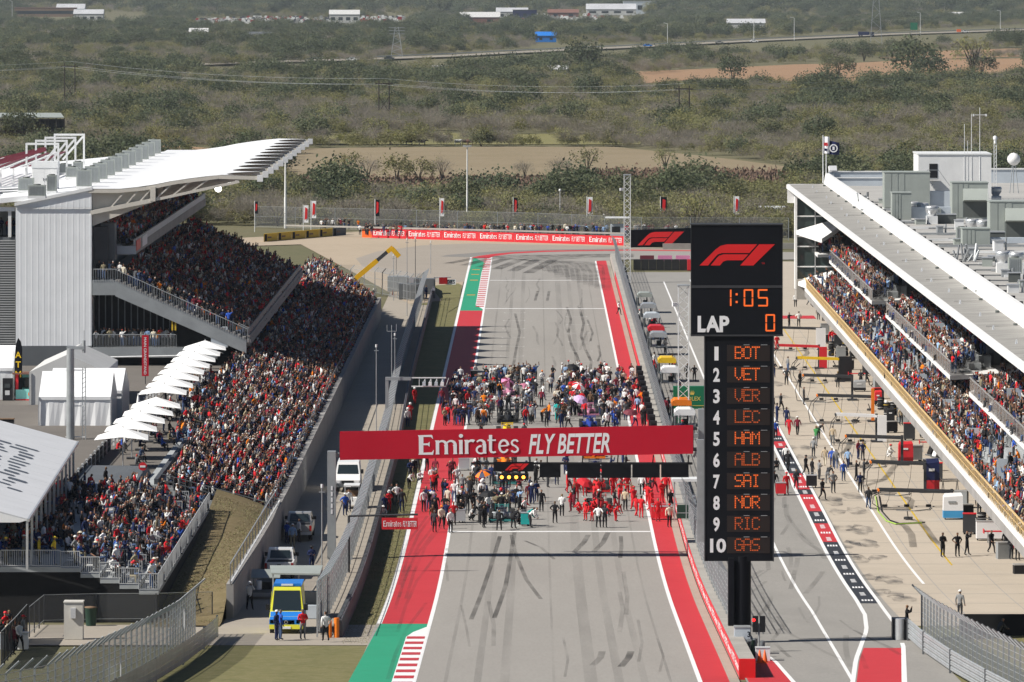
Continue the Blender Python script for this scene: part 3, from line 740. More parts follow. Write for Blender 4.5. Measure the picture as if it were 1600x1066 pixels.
# crowds that nobody could count: instances of the same figures on seat points
def scatter(name,pts, protos,idx, label,cat,rot=None, scale=None, cols=None, z_off=None, collection=None):
 me = bpy.data.meshes.new(name); n = len(pts); me.vertices.add(n); me.vertices.foreach_set('co',np.asarray(pts, dtype=np.float32).ravel())
 def att(nm,typ,arr):
  a = me.attributes.new(nm,typ,'POINT'); key = {'INT': 'value','FLOAT': 'value','FLOAT_VECTOR': 'vector','FLOAT_COLOR': 'color'}[typ]
  a.data.foreach_set(key,np.asarray(arr, dtype=np.int32 if typ == 'INT' else np.float32).ravel())
 att('idx','INT',idx)
 r = np.zeros((n,3)); r[:,2] = rot if rot is not None else 0; att('rot','FLOAT_VECTOR',r)
 sc_ = np.asarray(scale if scale is not None else np.ones(n)); sc_ = np.repeat(sc_[:, None],3,1) if sc_.ndim == 1 else sc_; att('scl','FLOAT_VECTOR',sc_)
 for k,v in (cols or {}).items(): att(k,'FLOAT_COLOR',np.concatenate([np.asarray(v),np.ones((n,1))],1))
 me.update()
 o = bpy.data.objects.new(name,me); COL.objects.link(o); setp(o, label,cat, kind='stuff')
 ng = bpy.data.node_groups.new(name,'GeometryNodeTree')
 ng.interface.new_socket('Geometry', in_out='INPUT', socket_type='NodeSocketGeometry'); ng.interface.new_socket('Geometry', in_out='OUTPUT', socket_type='NodeSocketGeometry')
 gi = ng.nodes.new('NodeGroupInput'); go = ng.nodes.new('NodeGroupOutput'); jn = ng.nodes.new('GeometryNodeJoinGeometry')
 def na(nm,typ):
  a = ng.nodes.new('GeometryNodeInputNamedAttribute'); a.data_type = typ; a.inputs['Name'].default_value = nm; return [s for s in a.outputs if s.enabled and s.name == 'Attribute'][0]
 ai,ar,as_ = na('idx','INT'),na('rot','FLOAT_VECTOR'),na('scl','FLOAT_VECTOR')
 e2r = ng.nodes.new('FunctionNodeEulerToRotation'); ng.links.new(ar,e2r.inputs[0])
 for k,p in enumerate(protos):
  oi = ng.nodes.new('GeometryNodeObjectInfo'); oi.transform_space = 'ORIGINAL'; oi.inputs['Object'].default_value = p; oi.inputs['As Instance'].default_value = True
  cp = ng.nodes.new('FunctionNodeCompare'); cp.data_type = 'INT'; cp.operation = 'EQUAL'
  ins = [s for s in cp.inputs if s.enabled]; ng.links.new(ai,ins[0]); ins[1].default_value = k
  ip = ng.nodes.new('GeometryNodeInstanceOnPoints')
  ng.links.new(gi.outputs[0],ip.inputs['Points']); ng.links.new(cp.outputs[0],ip.inputs['Selection']); ng.links.new(oi.outputs['Geometry'],ip.inputs['Instance'])
  ng.links.new(e2r.outputs[0],ip.inputs['Rotation']); ng.links.new(as_,ip.inputs['Scale']); ng.links.new(ip.outputs[0],jn.inputs[0])
 ng.links.new(jn.outputs[0],go.inputs[0])
 md = o.modifiers.new('scatter','NODES'); md.node_group = ng
 return o
CROWD_SHIRTS = np.array([PAL[k] for k in ['black'] * 8 + ['charcoal'] * 6 + ['navy'] * 4 + ['white'] * 5 + ['grey'] * 4 + ['red'] * 4 + ['maroon'] * 2 + ['blue','orange','light blue','khaki','brown','denim','cream']])
CROWD_LEGS = np.array([PAL[k] for k in ('black','black','charcoal','charcoal','denim','denim','navy')])
CROWD_HAIR = np.array(HAIRS[:3] + HAIRS + [PAL[k] for k in ('white','white','red','red','black','navy','black','black','grey','cream')])
CROWD_SKIN = np.array(SKINS)
nrng = np.random.default_rng(11)
CROWDS = []        # (name, label, pts, kinds, rot) filled by the stands, built at the end
def add_crowd(name, label,pts, stand_share=.15,rot=0.0, bias=None):
 CROWDS.append((name, label,pts, stand_share,rot, bias))
def build_crowds():
 first = {}
 for p in PEOPLE:
  for k,m in BODY.items():
   if p.data == m: first.setdefault(k,p)
 kinds = [k for k in ('sit','sitlean','sitphone','stand','folded','hips','cheer','camera') if k in first]
 protos = [first[k] for k in kinds]; seat = [i for i,k in enumerate(kinds) if k.startswith('sit')]; up = [i for i,k in enumerate(kinds) if not k.startswith('sit')]
 for name, label,pts, share,rot, bias in CROWDS:
  n = len(pts); pts = np.array(pts)
  isup = nrng.random(n) < share
  idx = np.where(isup, nrng.choice(up,n), nrng.choice(seat,n))
  sh = CROWD_SHIRTS
  if bias: sh = np.array([PAL[k] for k in bias])
  j = nrng.uniform(.7,1.25,(n,1))
  cols = dict(shirt=np.clip(sh[nrng.integers(0,len(sh),n)] * j,0,.82), legs=CROWD_LEGS[nrng.integers(0,len(CROWD_LEGS),n)], hair=CROWD_HAIR[nrng.integers(0,len(CROWD_HAIR),n)], skin=CROWD_SKIN[nrng.integers(0,len(CROWD_SKIN),n)])
  scatter(name,pts, protos,idx, label,'crowd',rot=rot + nrng.normal(0,.35,n), scale=nrng.uniform(.92,1.06,n), cols=cols)
# ------------------------------------------------------------------ main grandstand on the left
NY,FY = 547.0,669.0
ROOF_P = PL([(-43.2,21.2),(-40,21.2),(-37.5,21.45),(-34.5,22.05),(-30.5,22.55),(-26.8,22.45)])
gs = thing('grandstand','big white roofed grandstand packed with spectators left of the track','grandstand')
def main_stand():
 # white corrugated end wall (ribs are real folds), grey base
 mb = MB(); x = -50.0
 top = PL([(-50,19.55),(-42.7,21.15)])
 pts = []
 while x < -42.75:
  pts += [(x,0),(x + .36,0),(x + .42,-.008),(x + .50,-.008),(x + .56,0)]; x += .56
 pts = [p for p in pts if p[0] < -42.7] + [(-42.7,0)]
 vs = []
 for px,dy in pts: vs += [(px,NY + dy,6.1),(px,NY + dy,top(px))]
 mb.add(vs,[(2 * k,2 * k + 2,2 * k + 3,2 * k + 1) for k in range(len(pts) - 1)],'wall_white')
 mb.quad((-42.7,NY,6.1),(-42.7,NY + 4.2,6.1),(-42.7,NY + 4.2,21.15),(-42.7,NY,21.15),'wall_white')
 part('end_wall',mb,gs)
 mb = MB(); mb.box(-50.05,-42.66,NY - .12,NY + .3,4.2,6.08,'panel_grey'); part('base_wall',mb,gs)
 mb = MB(); mb.box(-50.1,-42.6,NY - .2,NY - .05,19.4,19.4,'wall_white')
 mb.hexa([(-50.1,NY - .18,19.55),(-42.6,NY - .18,21.1),(-42.6,NY + .4,21.1),(-50.1,NY + .4,19.55)],[(-50.1,NY - .18,19.85),(-42.6,NY - .18,21.4),(-42.6,NY + .4,21.4),(-50.1,NY + .4,19.85)],'white_steel'); part('wall_cap',mb,gs)
 mb = MB(); mb.box(-49.9,-43.2,NY + .5,FY,4.2,19.5,'concrete_grey'); part('core',mb,gs)
 # flat roof behind
 mb = MB(); mb.hexa([(-64,NY + .4,18.6),(-43.2,NY + .4,20.6),(-43.2,FY,20.6),(-64,FY,18.6)],[(-64,NY + .4,19.1),(-43.2,NY + .4,21.05),(-43.2,FY,21.05),(-64,FY,19.1)],'white_roof'); part('flat_roof',mb,gs)
 # membrane roof: one panel per bay, scalloped at the trackside edge
 n = 11; bay = (FY - NY) / n
 for j in range(n):
  mb = MB(); S,T = 12,10; vs = []; vs2 = []
  for i in range(S + 1):
   s = i / S; y = NY + bay * (j + s); sc_ = (4 * s * (1 - s)); xe = -26.9 - 3.1 * sc_ ** .6
   for k in range(T + 1):
    x = -43.3 + (xe + 43.3) * k / T; z = ROOF_P(x) - .10 * sc_ * (k / T); vs.append((x,y,z)); vs2.append((x,y,z - .05))
  q = [(i * (T + 1) + k,i * (T + 1) + k + 1,(i + 1) * (T + 1) + k + 1,(i + 1) * (T + 1) + k) for i in range(S) for k in range(T)]
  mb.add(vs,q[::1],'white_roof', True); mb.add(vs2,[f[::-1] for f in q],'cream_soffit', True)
  part('roof_panel',mb,gs)
 for j in range(n + 1):
  y = NY + bay * j; mb = MB()
  xs = [-43,-40,-37.5,-34.5,-30.5,-26.6]
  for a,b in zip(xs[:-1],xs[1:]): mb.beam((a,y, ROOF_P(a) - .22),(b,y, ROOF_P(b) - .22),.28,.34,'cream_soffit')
  mb.beam((-42.8,y,18.9),(-36.8,y,20.1),.3,.4,'cream_soffit'); mb.beam((-36.8,y,20.1),(-28.5,y,21.9),.2,.26,'cream_soffit')
  mb.beam((-36.8,y,20.0),(-36.8,y,21.4),.5,.5,'cream_soffit')
  for a,b in ((-41,-39.5),(-39.5,-38.2),(-38.2,-36.9),(-36.6,-35),(-35,-33.2),(-33.2,-31.4)):
   lo = lambda x: np.interp(x,[-42.8,-36.8,-28.5],[18.9,20.1,21.9])
   mb.beam((a,y,lo(a)),(b,y, ROOF_P(b) - .3),.13,.13,'cream_soffit')
  bm_ = part('roof_beam',mb,gs)
  mb = MB(); mb.obox((-26.5,y,22.2),(.55,.5,.62),'white_steel'); part('end_cap',mb,bm_)
 # soffit, cream near-end panel added to catch the sun, dark corner tower
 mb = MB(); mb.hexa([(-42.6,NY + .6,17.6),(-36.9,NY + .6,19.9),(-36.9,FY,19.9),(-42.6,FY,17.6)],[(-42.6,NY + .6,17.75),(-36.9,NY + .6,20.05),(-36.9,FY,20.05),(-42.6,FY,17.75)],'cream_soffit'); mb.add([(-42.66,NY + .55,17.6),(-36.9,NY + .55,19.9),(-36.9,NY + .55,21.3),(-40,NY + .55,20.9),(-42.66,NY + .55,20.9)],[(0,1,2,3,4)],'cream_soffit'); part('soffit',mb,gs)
 mb = MB(); mb.box(-42.6,-41.2,NY + .8,NY + 4,12.6,17.5,'dark_steel'); mb.box(-41.9,-40.6,NY + 1.6,NY + 4.4,14.2,17.8,'panel_grey'); part('corner_tower',mb,gs)
 # upper deck
 mb = MB()
 for r in range(5): mb.box(-39.35 - .8 * (r + 1),-39.35 - .8 * r,NY + 5,FY - 1,14.6,15.2 + .45 * r,'step_grey')
 part('upper_deck',mb,gs)
 mb = MB(); mb.box(-39.35,-38.75,NY + 4.5,FY - 1,14.7,15.55,'concrete'); mb.box(-39.0,-38.8,NY + 4.5,FY - 1,15.55,16.15,'sign_grey'); part('upper_fascia',mb,gs)
 mb = MB(); mb.box(-38.73,-38.70,NY + 4.6,NY + 10.5,15.0,16.0,'logo_red'); mb.box(-38.73,-38.70,NY + 13,NY + 20,15.0,16.0,'sign_white'); part('fascia_sign',mb,gs)
 mb = MB(); mb.box(-42.5,-38.75,NY + 4.2,NY + 4.5,14.7,15.5,'blue_grey'); part('deck_end',mb,gs)
 mb = MB()
 for k in range(9): mb.box(-43.05,-42.75,NY + 6 + k * 2.2,NY + 6.4 + k * 2.2,15.3,19.3,'cream_soffit')
 part('upper_mullions',mb,gs)
 # middle tier
 mb = MB()
 for r in range(16):
  x1 = -27.8 - .8 * r; z = 6.6 + .365 * r; mb.box(x1 - .8,x1,NY + .3,FY,z - .5,z,'step_grey')
 mb.box(-42.6,-40.6,NY + .3,FY,12.0,12.45,'step_grey')
 part('middle_tier',mb,gs)
 mb = MB(); mb.box(-27.8,-27.5,NY,FY + 1,6.1,7.1,'concrete'); mb.box(-27.75,-27.65,NY,FY + 1,7.1,7.7,'galv_dark'); part('tier_fascia',mb,gs)
 mb = MB()   # raked end beam
 mb.hexa([(-42.6,NY - .45,11.0),(-40.4,NY - .45,11.0),(-40.4,NY,11.0),(-42.6,NY,11.0)],[(-42.6,NY - .45,12.4),(-40.4,NY - .45,12.4),(-40.4,NY,12.4),(-42.6,NY,12.4)],'grey_steel')
 mb.add([(-40.4,NY - .45,10.9),(-40.4,NY,10.9),(-40.4,NY - .45,12.4),(-40.4,NY,12.4),(-27.8,NY - .45,5.4),(-27.8,NY,5.4),(-27.8,NY - .45,6.7),(-27.8,NY,6.7)],
           [(0,4,6,2),(1,3,7,5),(2,6,7,3),(0,1,5,4),(4,5,7,6)],'grey_steel')
 part('raked_beam',mb,gs)
 rail = MB()
 for y in (NY - .5,NY + 1.6):
  prev = None
  for k in range(64):
   x = -42.5 + k * .235; zf = 12.45 if x < -40.4 else 12.45 - (x + 40.4) * .456
   rail.beam((x,y,zf - .1),(x,y,zf + 1.05),.028,.028,'galv')
  rail.beam((-42.5,y,13.5),(-40.4,y,13.5),.07,.07,'galv'); rail.beam((-40.4,y,13.5),(-27.7,y,7.75),.07,.07,'galv')
 part('stair_railing', rail,gs)
 mb = MB()
 for k in range(26): z = 12.45 - .228 * k; mb.box(-40.4 + .5 * k,-39.9 + .5 * k,NY - .44,NY + 1.5,z - .3,z,'concrete_grey')
 part('end_steps',mb,gs)
 # black sheets standing in for the shade, and the balcony below
 mb = MB(); mb.add([(-42.6,NY + 2.6,4.3),(-29,NY + 2.6,4.3),(-29,NY + 2.6,6.2),(-40.4,NY + 2.6,11.6),(-42.6,NY + 2.6,11.8)],[(0,1,2,3,4)],'black_cloth'); mb.box(-34.6,-29.6,NY + .8,NY + 1.0,6.0,9.0,'black_cloth'); part('shade_backdrop',mb,gs)
 mb = MB()
 for k in range(14): mb.box(-42.2 + .62 * k,-42.1 + .62 * k,NY + 2.2,NY + 2.3,6.0,11.6 - max(0,(k - 3) * .28),'galv_dark')
 part('mullions',mb,gs)
 mb = MB(); mb.box(-42.66,-30.6,NY - .4,NY + 5,5.0,5.95,'grey_steel'); part('balcony_beam',mb,gs)
 mb = MB(); mb.box(-31.2,-29.6,NY - .42,NY + 1.2,5.96,7.9,'blue_grey'); part('pier',mb,gs)
 mb = MB(); mb.box(-42.66,-28,NY + 6,NY + 7,4.2,5.0,'black'); mb.box(-42.6,-29,NY + 1.5,NY + 1.7,4.2,5.0,'black'); part('opening_shade',mb,gs)  # black boxes imitate the shade under the balcony beam
 mb = MB()
 for k in range(56): mb.beam((-42.5 + .145 * k,NY - .3,5.9),(-42.5 + .145 * k,NY - .3,7.2),.025,.025,'galv')
 mb.beam((-42.6,NY - .3,7.2),(-34.6,NY - .3,7.2),.07,.07,'galv'); part('balcony_railing',mb,gs)
 mb = MB(); mb.box(-35.0,-34.85,NY - .25,NY - .1,7.6,8.9,'yellow_sign'); mb.box(-34.7,-34.55,NY - .25,NY - .1,7.6,8.7,'yellow_sign'); part('yellow_post',mb,gs)
 mb = MB(); mb.path([(-42.3,NY - 2.5,4.3),(-42.3,NY - 2.5,5.15),(-32,NY - 2.5,5.35)],.08,'white_steel',6); part('handrail',mb,gs)
 # floodlights under the roof edge; lens emission imitates reflected sun
 for x,y,z,r,m in ((-32.2,577,PZ(295,577),.36,'flood_glint'),(-31.1,577,PZ(285,577),.22,'flood_glint'),(-30.8,585,PZ(281,585),.16,'flood_glint')):
  mb = MB(); mb.lathe([(.05,.5),(r * .8,.32),(r,0),(r * .96,-.03)],'grey_steel',(x,y,z),14,'y'); fl = part('floodlight',mb,gs)
  mb = MB(); mb.lathe([(r * .95,0),(.001,-.06)],m,(x,y - .04,z),14,'y'); mb.tube((x,y + .3,z),(x,y + .3,z + 1.6),.04,'grey_steel'); part('lens',mb,fl)
main_stand()
# left building with louvres
lb = thing('louvre_building','grey louvred building at the left edge beside the white end wall','building')
mb = MB(); mb.box(-60,-50.12,NY + 1.0,NY + 10,4.2,16.5,'panel_grey'); part('wall',mb,lb)
mb = MB()
for k in range(44): mb.box(-60,-50.12,NY + .72,NY + .98,6.0 + .235 * k,6.12 + .235 * k,'louvre')
o = part('louvres',mb,lb); o['kind'] = 'stuff'
mb = MB(); mb.box(-60,-50.12,NY + 6,NY + 6.3,16.5,19.1,'sign_grey'); part('back_wall',mb,lb)
mb = MB()
for k in range(7): mb.box(-59.5 + 1.45 * k,-59.2 + 1.45 * k,NY + .8,NY + 1.1,16.5,19.2,'white_steel')
part('columns',mb,lb)
mb = MB(); mb.box(-60,-50.12,NY + .7,NY + 1,19.0,19.4,'white_steel'); part('lintel',mb,lb)

# ------------------------------------------------------------------ machines and frames on the grandstand roof
def condenser(name,loc, size, label, group, kind=0,rz=0):
 w,d,h = size; t = thing(name, label,'air conditioner',loc,rz, group)
 mb = MB(); mb.box(-w / 2,w / 2,-d / 2,d / 2,.25,.25 + h,'hvac'); part('casing',mb,t)
 mb = MB(); mb.box(-w / 2 - .05,w / 2 + .05,-d / 2 - .05,d / 2 + .05,0,.24,'white_steel'); part('curb',mb,t)
 mb = MB()
 n = max(4,int(w / .16))
 for k in range(n): mb.box(-w / 2 + .08 + k * (w - .16) / n,-w / 2 + .08 + (k + .45) * (w - .16) / n,-d / 2 - .025,-d / 2 - .002,.35,.15 + h,'galv')
 part('grille',mb,t)
 mb = MB(); mb.lathe([(min(w,d) * .36,0),(min(w,d) * .36,.08),(min(w,d) * .3,.1)],'hvac_dark',(0,0,.25 + h),10); part('fan',mb,t)
 return t
rz_ = lambda x: 21.05 + (x + 43.2) * .096
for k in range(11):
 y = 553 + k * 10.2; x = -43.9
 condenser('air_conditioner',(x,y,rz_(x)),(1.45,.7,1.6),f'grey condenser on the white roof, {["nearest", "second", "third", "fourth", "fifth", "sixth", "seventh", "eighth", "ninth", "tenth", "farthest"][k]} of the row along the ridge','condensers along the grandstand roof')
for k,(u,v,w,h,lab) in enumerate([(58,303,1.6,1.0,'low grey unit on the white roof in front of the white cabinet'),(81,296,.9,1.5,'upright grey cooling unit beside the white cabinet on the roof'),(41,290,1.5,1.2,'grey unit on the roof left of the white cabinet'),
                                     (113,272,1.3,1.0,'dark grey unit on the roof right of the white cabinet'),(122,266,1.0,1.2,'dark round topped unit behind the white cabinet'),(100,262,1.6,.9,'grey unit under the white frames on the roof')]):
 y = 20.6 * FPX / (v + 38); x = PX(u,y); condenser('air_conditioner',(x,y,rz_(x)),(w,1.0,h),lab,'units on the grandstand roof')
t = thing('utility_cabinet','tall white double door utility cabinet on the grandstand roof','cabinet',(PX(70,560),560,rz_(PX(70,560))))
mb = MB(); mb.box(-1.25,1.25,0,1.6,0,2.7,'white_paint'); part('body',mb,t)
mb = MB(); mb.box(-1.32,1.32,-.08,1.7,2.2,2.85,'white_steel'); part('top_panel',mb,t)
for s in (-1,1):
 mb = MB(); mb.box(min(0,s * 1.2) + .02,max(0,s * 1.2) - .02,-.04,-.003,.1,2.1,'white_paint'); d = part('door',mb,t)
 mb = MB(); mb.box(s * .12 - .03,s * .12 + .03,-.08,-.045,.95,1.2,'dark_steel'); part('handle',mb,d)
for k in range(4):
 y = 592 + k * 17; xr = PX(91 + 13.4 * k,y); z0 = rz_(xr); zt = PZ(225 - 4.8 * k,y)
 t = thing('roof_frame',f'white steel portal frame on the roof, {["nearest", "second nearest", "third nearest", "farthest"][k]} of four','steel frame',(xr,y,z0),0,'white portal frames on the roof'); h = zt - z0
 for nm,a,b in (('post',(0,0,0),(0,0,h)),('post',(-3.3,0,0),(-3.3,0,h)),('crossbar',(-3.4,0,h),(.1,0,h)),('brace',(-.1,0,h - .2),(-2.4,0,.6))):
  mb = MB(); mb.beam(a,b,.2,.22,'white_steel'); part(nm,mb,t)
t = thing('pergola','maroon slatted pergola on white posts at the left of the roof','pergola',(0,0,0))
for k in range(4):
 y = 585 + 14 * k
 mb = MB(); mb.beam((-60,y,21.0 + k * .1),(PX(72,y),y,PZ(234 - 1 * k,y)),.25,.3,'maroon'); part('rafter',mb,t)
for k in range(9):
 x = -59.5 + .95 * k; mb = MB(); mb.beam((x,584,21.35 + .1 * k),(x,628,21.5 + .1 * k),.35,.1,'white_steel' if k % 2 else 'maroon'); part('slat',mb,t)
for k in range(7):
 x = -59 + 1.3 * k; mb = MB(); mb.beam((x,586,19.4),(x,586,21.4 + .1 * k),.16,.16,'white_steel'); part('post',mb,t)
mb = MB()
for k in range(9): mb.beam((-57 + rnd.uniform(-2,5),552 + k * 3.5,20.1),(-51 + rnd.uniform(-2,3),554 + k * 3.5,20.35),.2,.12,'galv_dark' if k % 2 else 'white_steel')
solo('roof_pipes',mb,'jumble of pipes and cable trays on the left of the white roof','pipes')

# ------------------------------------------------------------------ concourse, lower bowl, wall and bank
mb = MB(); mb.box(-80,-28.8,408.5,553,-1,4.2,'concourse_asphalt'); mb.box(-80,-50,553,760,-1,4.0,'concourse_asphalt'); solo('concourse',mb,'raised asphalt concourse behind the lower seats','pavement', kind='structure')
bowl = thing('seating_bowl','open lower rows of seats in front of the big grandstand','grandstand')
mb = MB()
for r in range(11):
 x1 = -19.25 - .8 * r; z = 2.25 + .215 * r; y0 = 415 + .15 * r; y1 = 690 + 4.6 * r; mb.box(x1 - .8,x1,y0,y1,.2,z,'step_grey')
 mb.box(x1 - .72,x1 - .4,y0 + .4,y1 - 1,z,z + .42,'seat_grey')
part('seat_rows',mb, bowl)
mb = MB(); mb.box(-28.8,-28.05,418,742,.2,4.3,'step_grey'); part('rear_walk',mb, bowl)
mb = MB()
for r in range(9):
 x1 = -19.6 - .85 * r; z = 2.3 + .23 * r
 for dx in (0,.42): mb.beam((x1 - dx,414.8,z),(x1 - dx,414.8,z + 1.0),.05,.05,'galv_dark')
 mb.beam((x1,414.8,z + 1),(x1 - .85,414.8,z + 1.23),.06,.06,'galv_dark'); mb.beam((x1,414.8,z + .55),(x1 - .85,414.8,z + .78),.05,.05,'galv_dark')
part('end_rail',mb, bowl)
mb = MB(); mb.beam((-19.3,400,3.9),(-19.3,690,3.65),.05,.05,'galv_dark')
for k in range(73): mb.beam((-19.3,400 + 4 * k,2.8),(-19.3,400 + 4 * k,3.9),.05,.05,'galv_dark')
part('front_rail',mb, bowl)
wt = PL([(353,3.95),(400,3.0),(430,2.75),(690,2.65)])
rw = thing('retaining_wall','long grey concrete wall below the lower seats along the service road','wall')
for k in range(34):
 y0 = 353 + 10 * k; y1 = min(y0 + 9.96,690.5)
 mb = MB(); mb.hexa([(-19.2,y0,gz(y0) - .3),(-18.75,y0,gz(y0) - .3),(-18.75,y1,gz(y1) - .3),(-19.2,y1,gz(y1) - .3)],[(-19.2,y0,wt(y0)),(-18.75,y0,wt(y0)),(-18.75,y1,wt(y1)),(-19.2,y1,wt(y1))],'concrete_grey'); part('wall_panel',mb,rw)
mb = MB()
for k in range(17): y = 353 + 4 * k; mb.beam((-18.95,y,wt(y)),(-18.95,y,wt(y) + 1.25),.06,.06,'galv_dark')
mb.beam((-18.95,353,wt(353) + 1.25),(-18.95,417,wt(417) + 1.25),.06,.06,'galv')
part('fence_post',mb,rw)
mb = MB()
for k in range(16):
 y = 353 + 4 * k; mb.quad((-18.95,y,wt(y)),(-18.95,y + 4,wt(y + 4)),(-18.95,y + 4,wt(y + 4) + 1.2),(-18.95,y,wt(y) + 1.2),'thin_mesh')
part('wire_mesh',mb,rw)
mb = MB(); mb.beam((-18.9,353,wt(353) + .12),(-18.9,420,wt(420) + .12),.1,.08,'white_steel'); part('pipe',mb,rw)
# grassy bank
def bank_z(x,y):
 zt = np.interp(x,[-23.25,-21.2,-19.2],[np.interp(y,[345,356,396,414],[gz(y),2.7,3.2,4.2]),np.interp(y,[345,356,396,414],[gz(y) + .4,3.1,3.3,3.6]),wt(max(353,y)) - .15]); f = min(1,max(0,(y - 346) / 12)); f = f * f * (3 - 2 * f)
 return float((gz(y) + .02) * (1 - f) + zt * f)
mb = MB(); xs = [-19.2,-20.2,-21.2,-22.3,-23.25]; ys = [345,348,351,355,361,370,380,390,400,408,414.9]; vs = []
for y in ys:
 for x in xs:
  vs.append((x,y, bank_z(x,y) + rnd.uniform(-.07,.07)))
n = len(xs); mb.add(vs,[(j * n + i + 1,j * n + i,(j + 1) * n + i,(j + 1) * n + i + 1) for j in range(len(ys) - 1) for i in range(n - 1)],'dry_bank', True)
solo('grass_bank',mb,'steep bank of dry grass between the stands and the wall','ground', kind='structure')

# ------------------------------------------------------------------ crowd seats on the big stand and the bowl
pts = []
for r in range(16):
 for k in range(int((FY - NY - 1) / .52)):
  if rnd.random() < .93 and (.52 * k) % 13 > 1.3: pts.append((-28.1 - .8 * r + rnd.uniform(-.1,.1),NY + 1 + .52 * k + rnd.uniform(-.1,.1),6.6 + .365 * r))
add_crowd('crowd','packed shaded crowd filling the middle tier under the white roof',pts,.14, math.pi / 2)
pts = []
for r in range(5):
 for k in range(int((FY - NY - 8) / .55)):
  if rnd.random() < .85: pts.append((-39.75 - .8 * r,NY + 6 + .55 * k + rnd.uniform(-.1,.1),15.2 + .45 * r))
add_crowd('crowd','spectators on the small upper deck right under the roof',pts,.3, math.pi / 2)
pts = []
for r in range(10):
 for k in range(int((272 + 4.6 * r) / .5)):
  if rnd.random() < .95 and (.5 * k + 6) % 16 > 1.2: pts.append((-19.65 - .8 * r + rnd.uniform(-.1,.1),416 + .5 * k + rnd.uniform(-.1,.1),2.27 + .215 * r))
for k in range(430): pts.append((rnd.uniform(-29.2,-27.6),rnd.uniform(452,735),4.32))
add_crowd('crowd','packed crowd filling the open lower rows above the service road',pts,.12, math.pi / 2)
pts = [(-42.2 + .3 * k + rnd.uniform(-.1,.1),NY + rnd.uniform(.2,2.0),5.97) for k in range(26)] + [(-40.0 + .47 * k + rnd.uniform(-.15,.15),NY + rnd.uniform(.1,1.0),12.4 - .214 * k) for k in range(25)] + \
      [(-42 + .45 * k,NY + rnd.uniform(.2,1.4),12.47) for k in range(4)] + [(-59 + rnd.uniform(0,8.5),NY + rnd.uniform(1.5,4),16.52) for k in range(16)]
add_crowd('crowd','people standing on the end stairs and balconies of the big stand',pts,1.0,0)

# ------------------------------------------------------------------ concourse furniture
def tent(name,x0,x1,y0,y1,z0,ze,zr, along, label, roofm='tent_white', valance=.25):
 t = thing(name, label,'tent',(0,0,0),0,'white tents on the concourse')
 if along == 'x':
  ym = (y0 + y1) / 2; mb = MB()
  mb.quad((x0,y0,ze),(x1,y0,ze),(x1,ym,zr),(x0,ym,zr), roofm); mb.quad((x0,ym,zr),(x1,ym,zr),(x1,y1,ze),(x0,y1,ze), roofm); part('roof',mb,t)
  for s,x in ((0,x0),(1,x1)):
   mb = MB(); mb.add([(x,y0,z0),(x,y1,z0),(x,y1,ze),(x,ym,zr),(x,y0,ze)],[(0,1,2,3,4)],'tent_soft'); part('gable',mb,t)
  mb = MB(); n = 14; vs = []
  for k in range(n + 1): x = x0 + (x1 - x0) * k / n; vs += [(x,y0 + .06 * math.sin(k * 2.1),z0),(x,y0 + .02,ze)]
  mb.add(vs,[(2 * k,2 * k + 2,2 * k + 3,2 * k + 1) for k in range(n)],'tent_white'); part('front_wall',mb,t)
  mb = MB(); mb.box(x0 - .04,x1 + .04,y0 - .06,y0 - .01,ze - valance,ze + .01,'tent_white'); part('valance',mb,t)
 else:
  xm = (x0 + x1) / 2; mb = MB()
  mb.quad((x0,y0,ze),(xm,y0,zr),(xm,y1,zr),(x0,y1,ze), roofm); mb.quad((xm,y0,zr),(x1,y0,ze),(x1,y1,ze),(xm,y1,zr), roofm); part('roof',mb,t)
  mb = MB(); mb.add([(x0,y0,z0),(x1,y0,z0),(x1,y0,ze),(xm,y0,zr),(x0,y0,ze)],[(0,1,2,3,4)],'tent_soft'); part('gable',mb,t)
  for x in (x0,x1):
   mb = MB(); mb.quad((x,y0,z0),(x,y1,z0),(x,y1,ze),(x,y0,ze),'tent_white'); part('side_wall',mb,t)
 for x in (x0,x1):
  mb = MB(); mb.beam((x,y0 - .1,z0),(x,y0 - .1,ze),.09,.09,'alu'); part('pole',mb,t)
 return t
tent('tent',-41.4,-35.4,474,481,4.2,6.6,8.5,'x','white walled tent behind the tall grey pole on the concourse')
tent('tent',-41.2,-35.0,481.2,490,4.2,6.6,8.2,'x','white tent with grey gable right behind the nearest tent')
tent('tent',-44.2,-37.6,497,512,4.2,7.1,8.6,'y','low grey roofed tent against the dark base of the grandstand','tent_soft')
tent('tent',-54,-46.2,503,510,4.2,7.0,8.8,'x','white tent cut off by the left edge beside the cash sign')
t = thing('feather_flag','black feather flag with yellow letters ATM on the concourse','flag',(-45.7,502.4,4.2))
mb = MB(); mb.prism([(-.33,.4),(.33,.4),(.36,4.6),(.22,5.2),(0,5.5),(-.2,5.0),(-.3,4.0)],'y',0,.03,'sign_black'); part('sail',mb,t)
for i,c in enumerate('ATM'):
 mb = MB(); put_text(mb,c,(0,-.012,3.75 - i * .85),(1,0,0),(0,0,1),.55,'yellow',.02, center=True); part('letter',mb,t)
mb = MB(); mb.tube((-.38,.02,0),(-.38,.02,4.4),.03,'alu'); part('pole',mb,t)
t = thing('cash_machine','black cash machine stand beside the feather flag','cash machine',(-46.6,501.8,4.2))
mb = MB(); mb.box(-.42,.42,0,.7,0,1.95,'black'); part('body',mb,t)
mb = MB(); mb.box(-.2,.2,-.03,-.002,.5,.9,'sign_grey'); part('keypad',mb,t)
mb = MB(); mb.box(-.25,.25,-.05,-.002,1.15,1.5,'screen_glass'); part('screen',mb,t)
t = thing('food_stall','food stall with red roof frame and turquoise counter','stall',(-44.7,502.5,4.2))
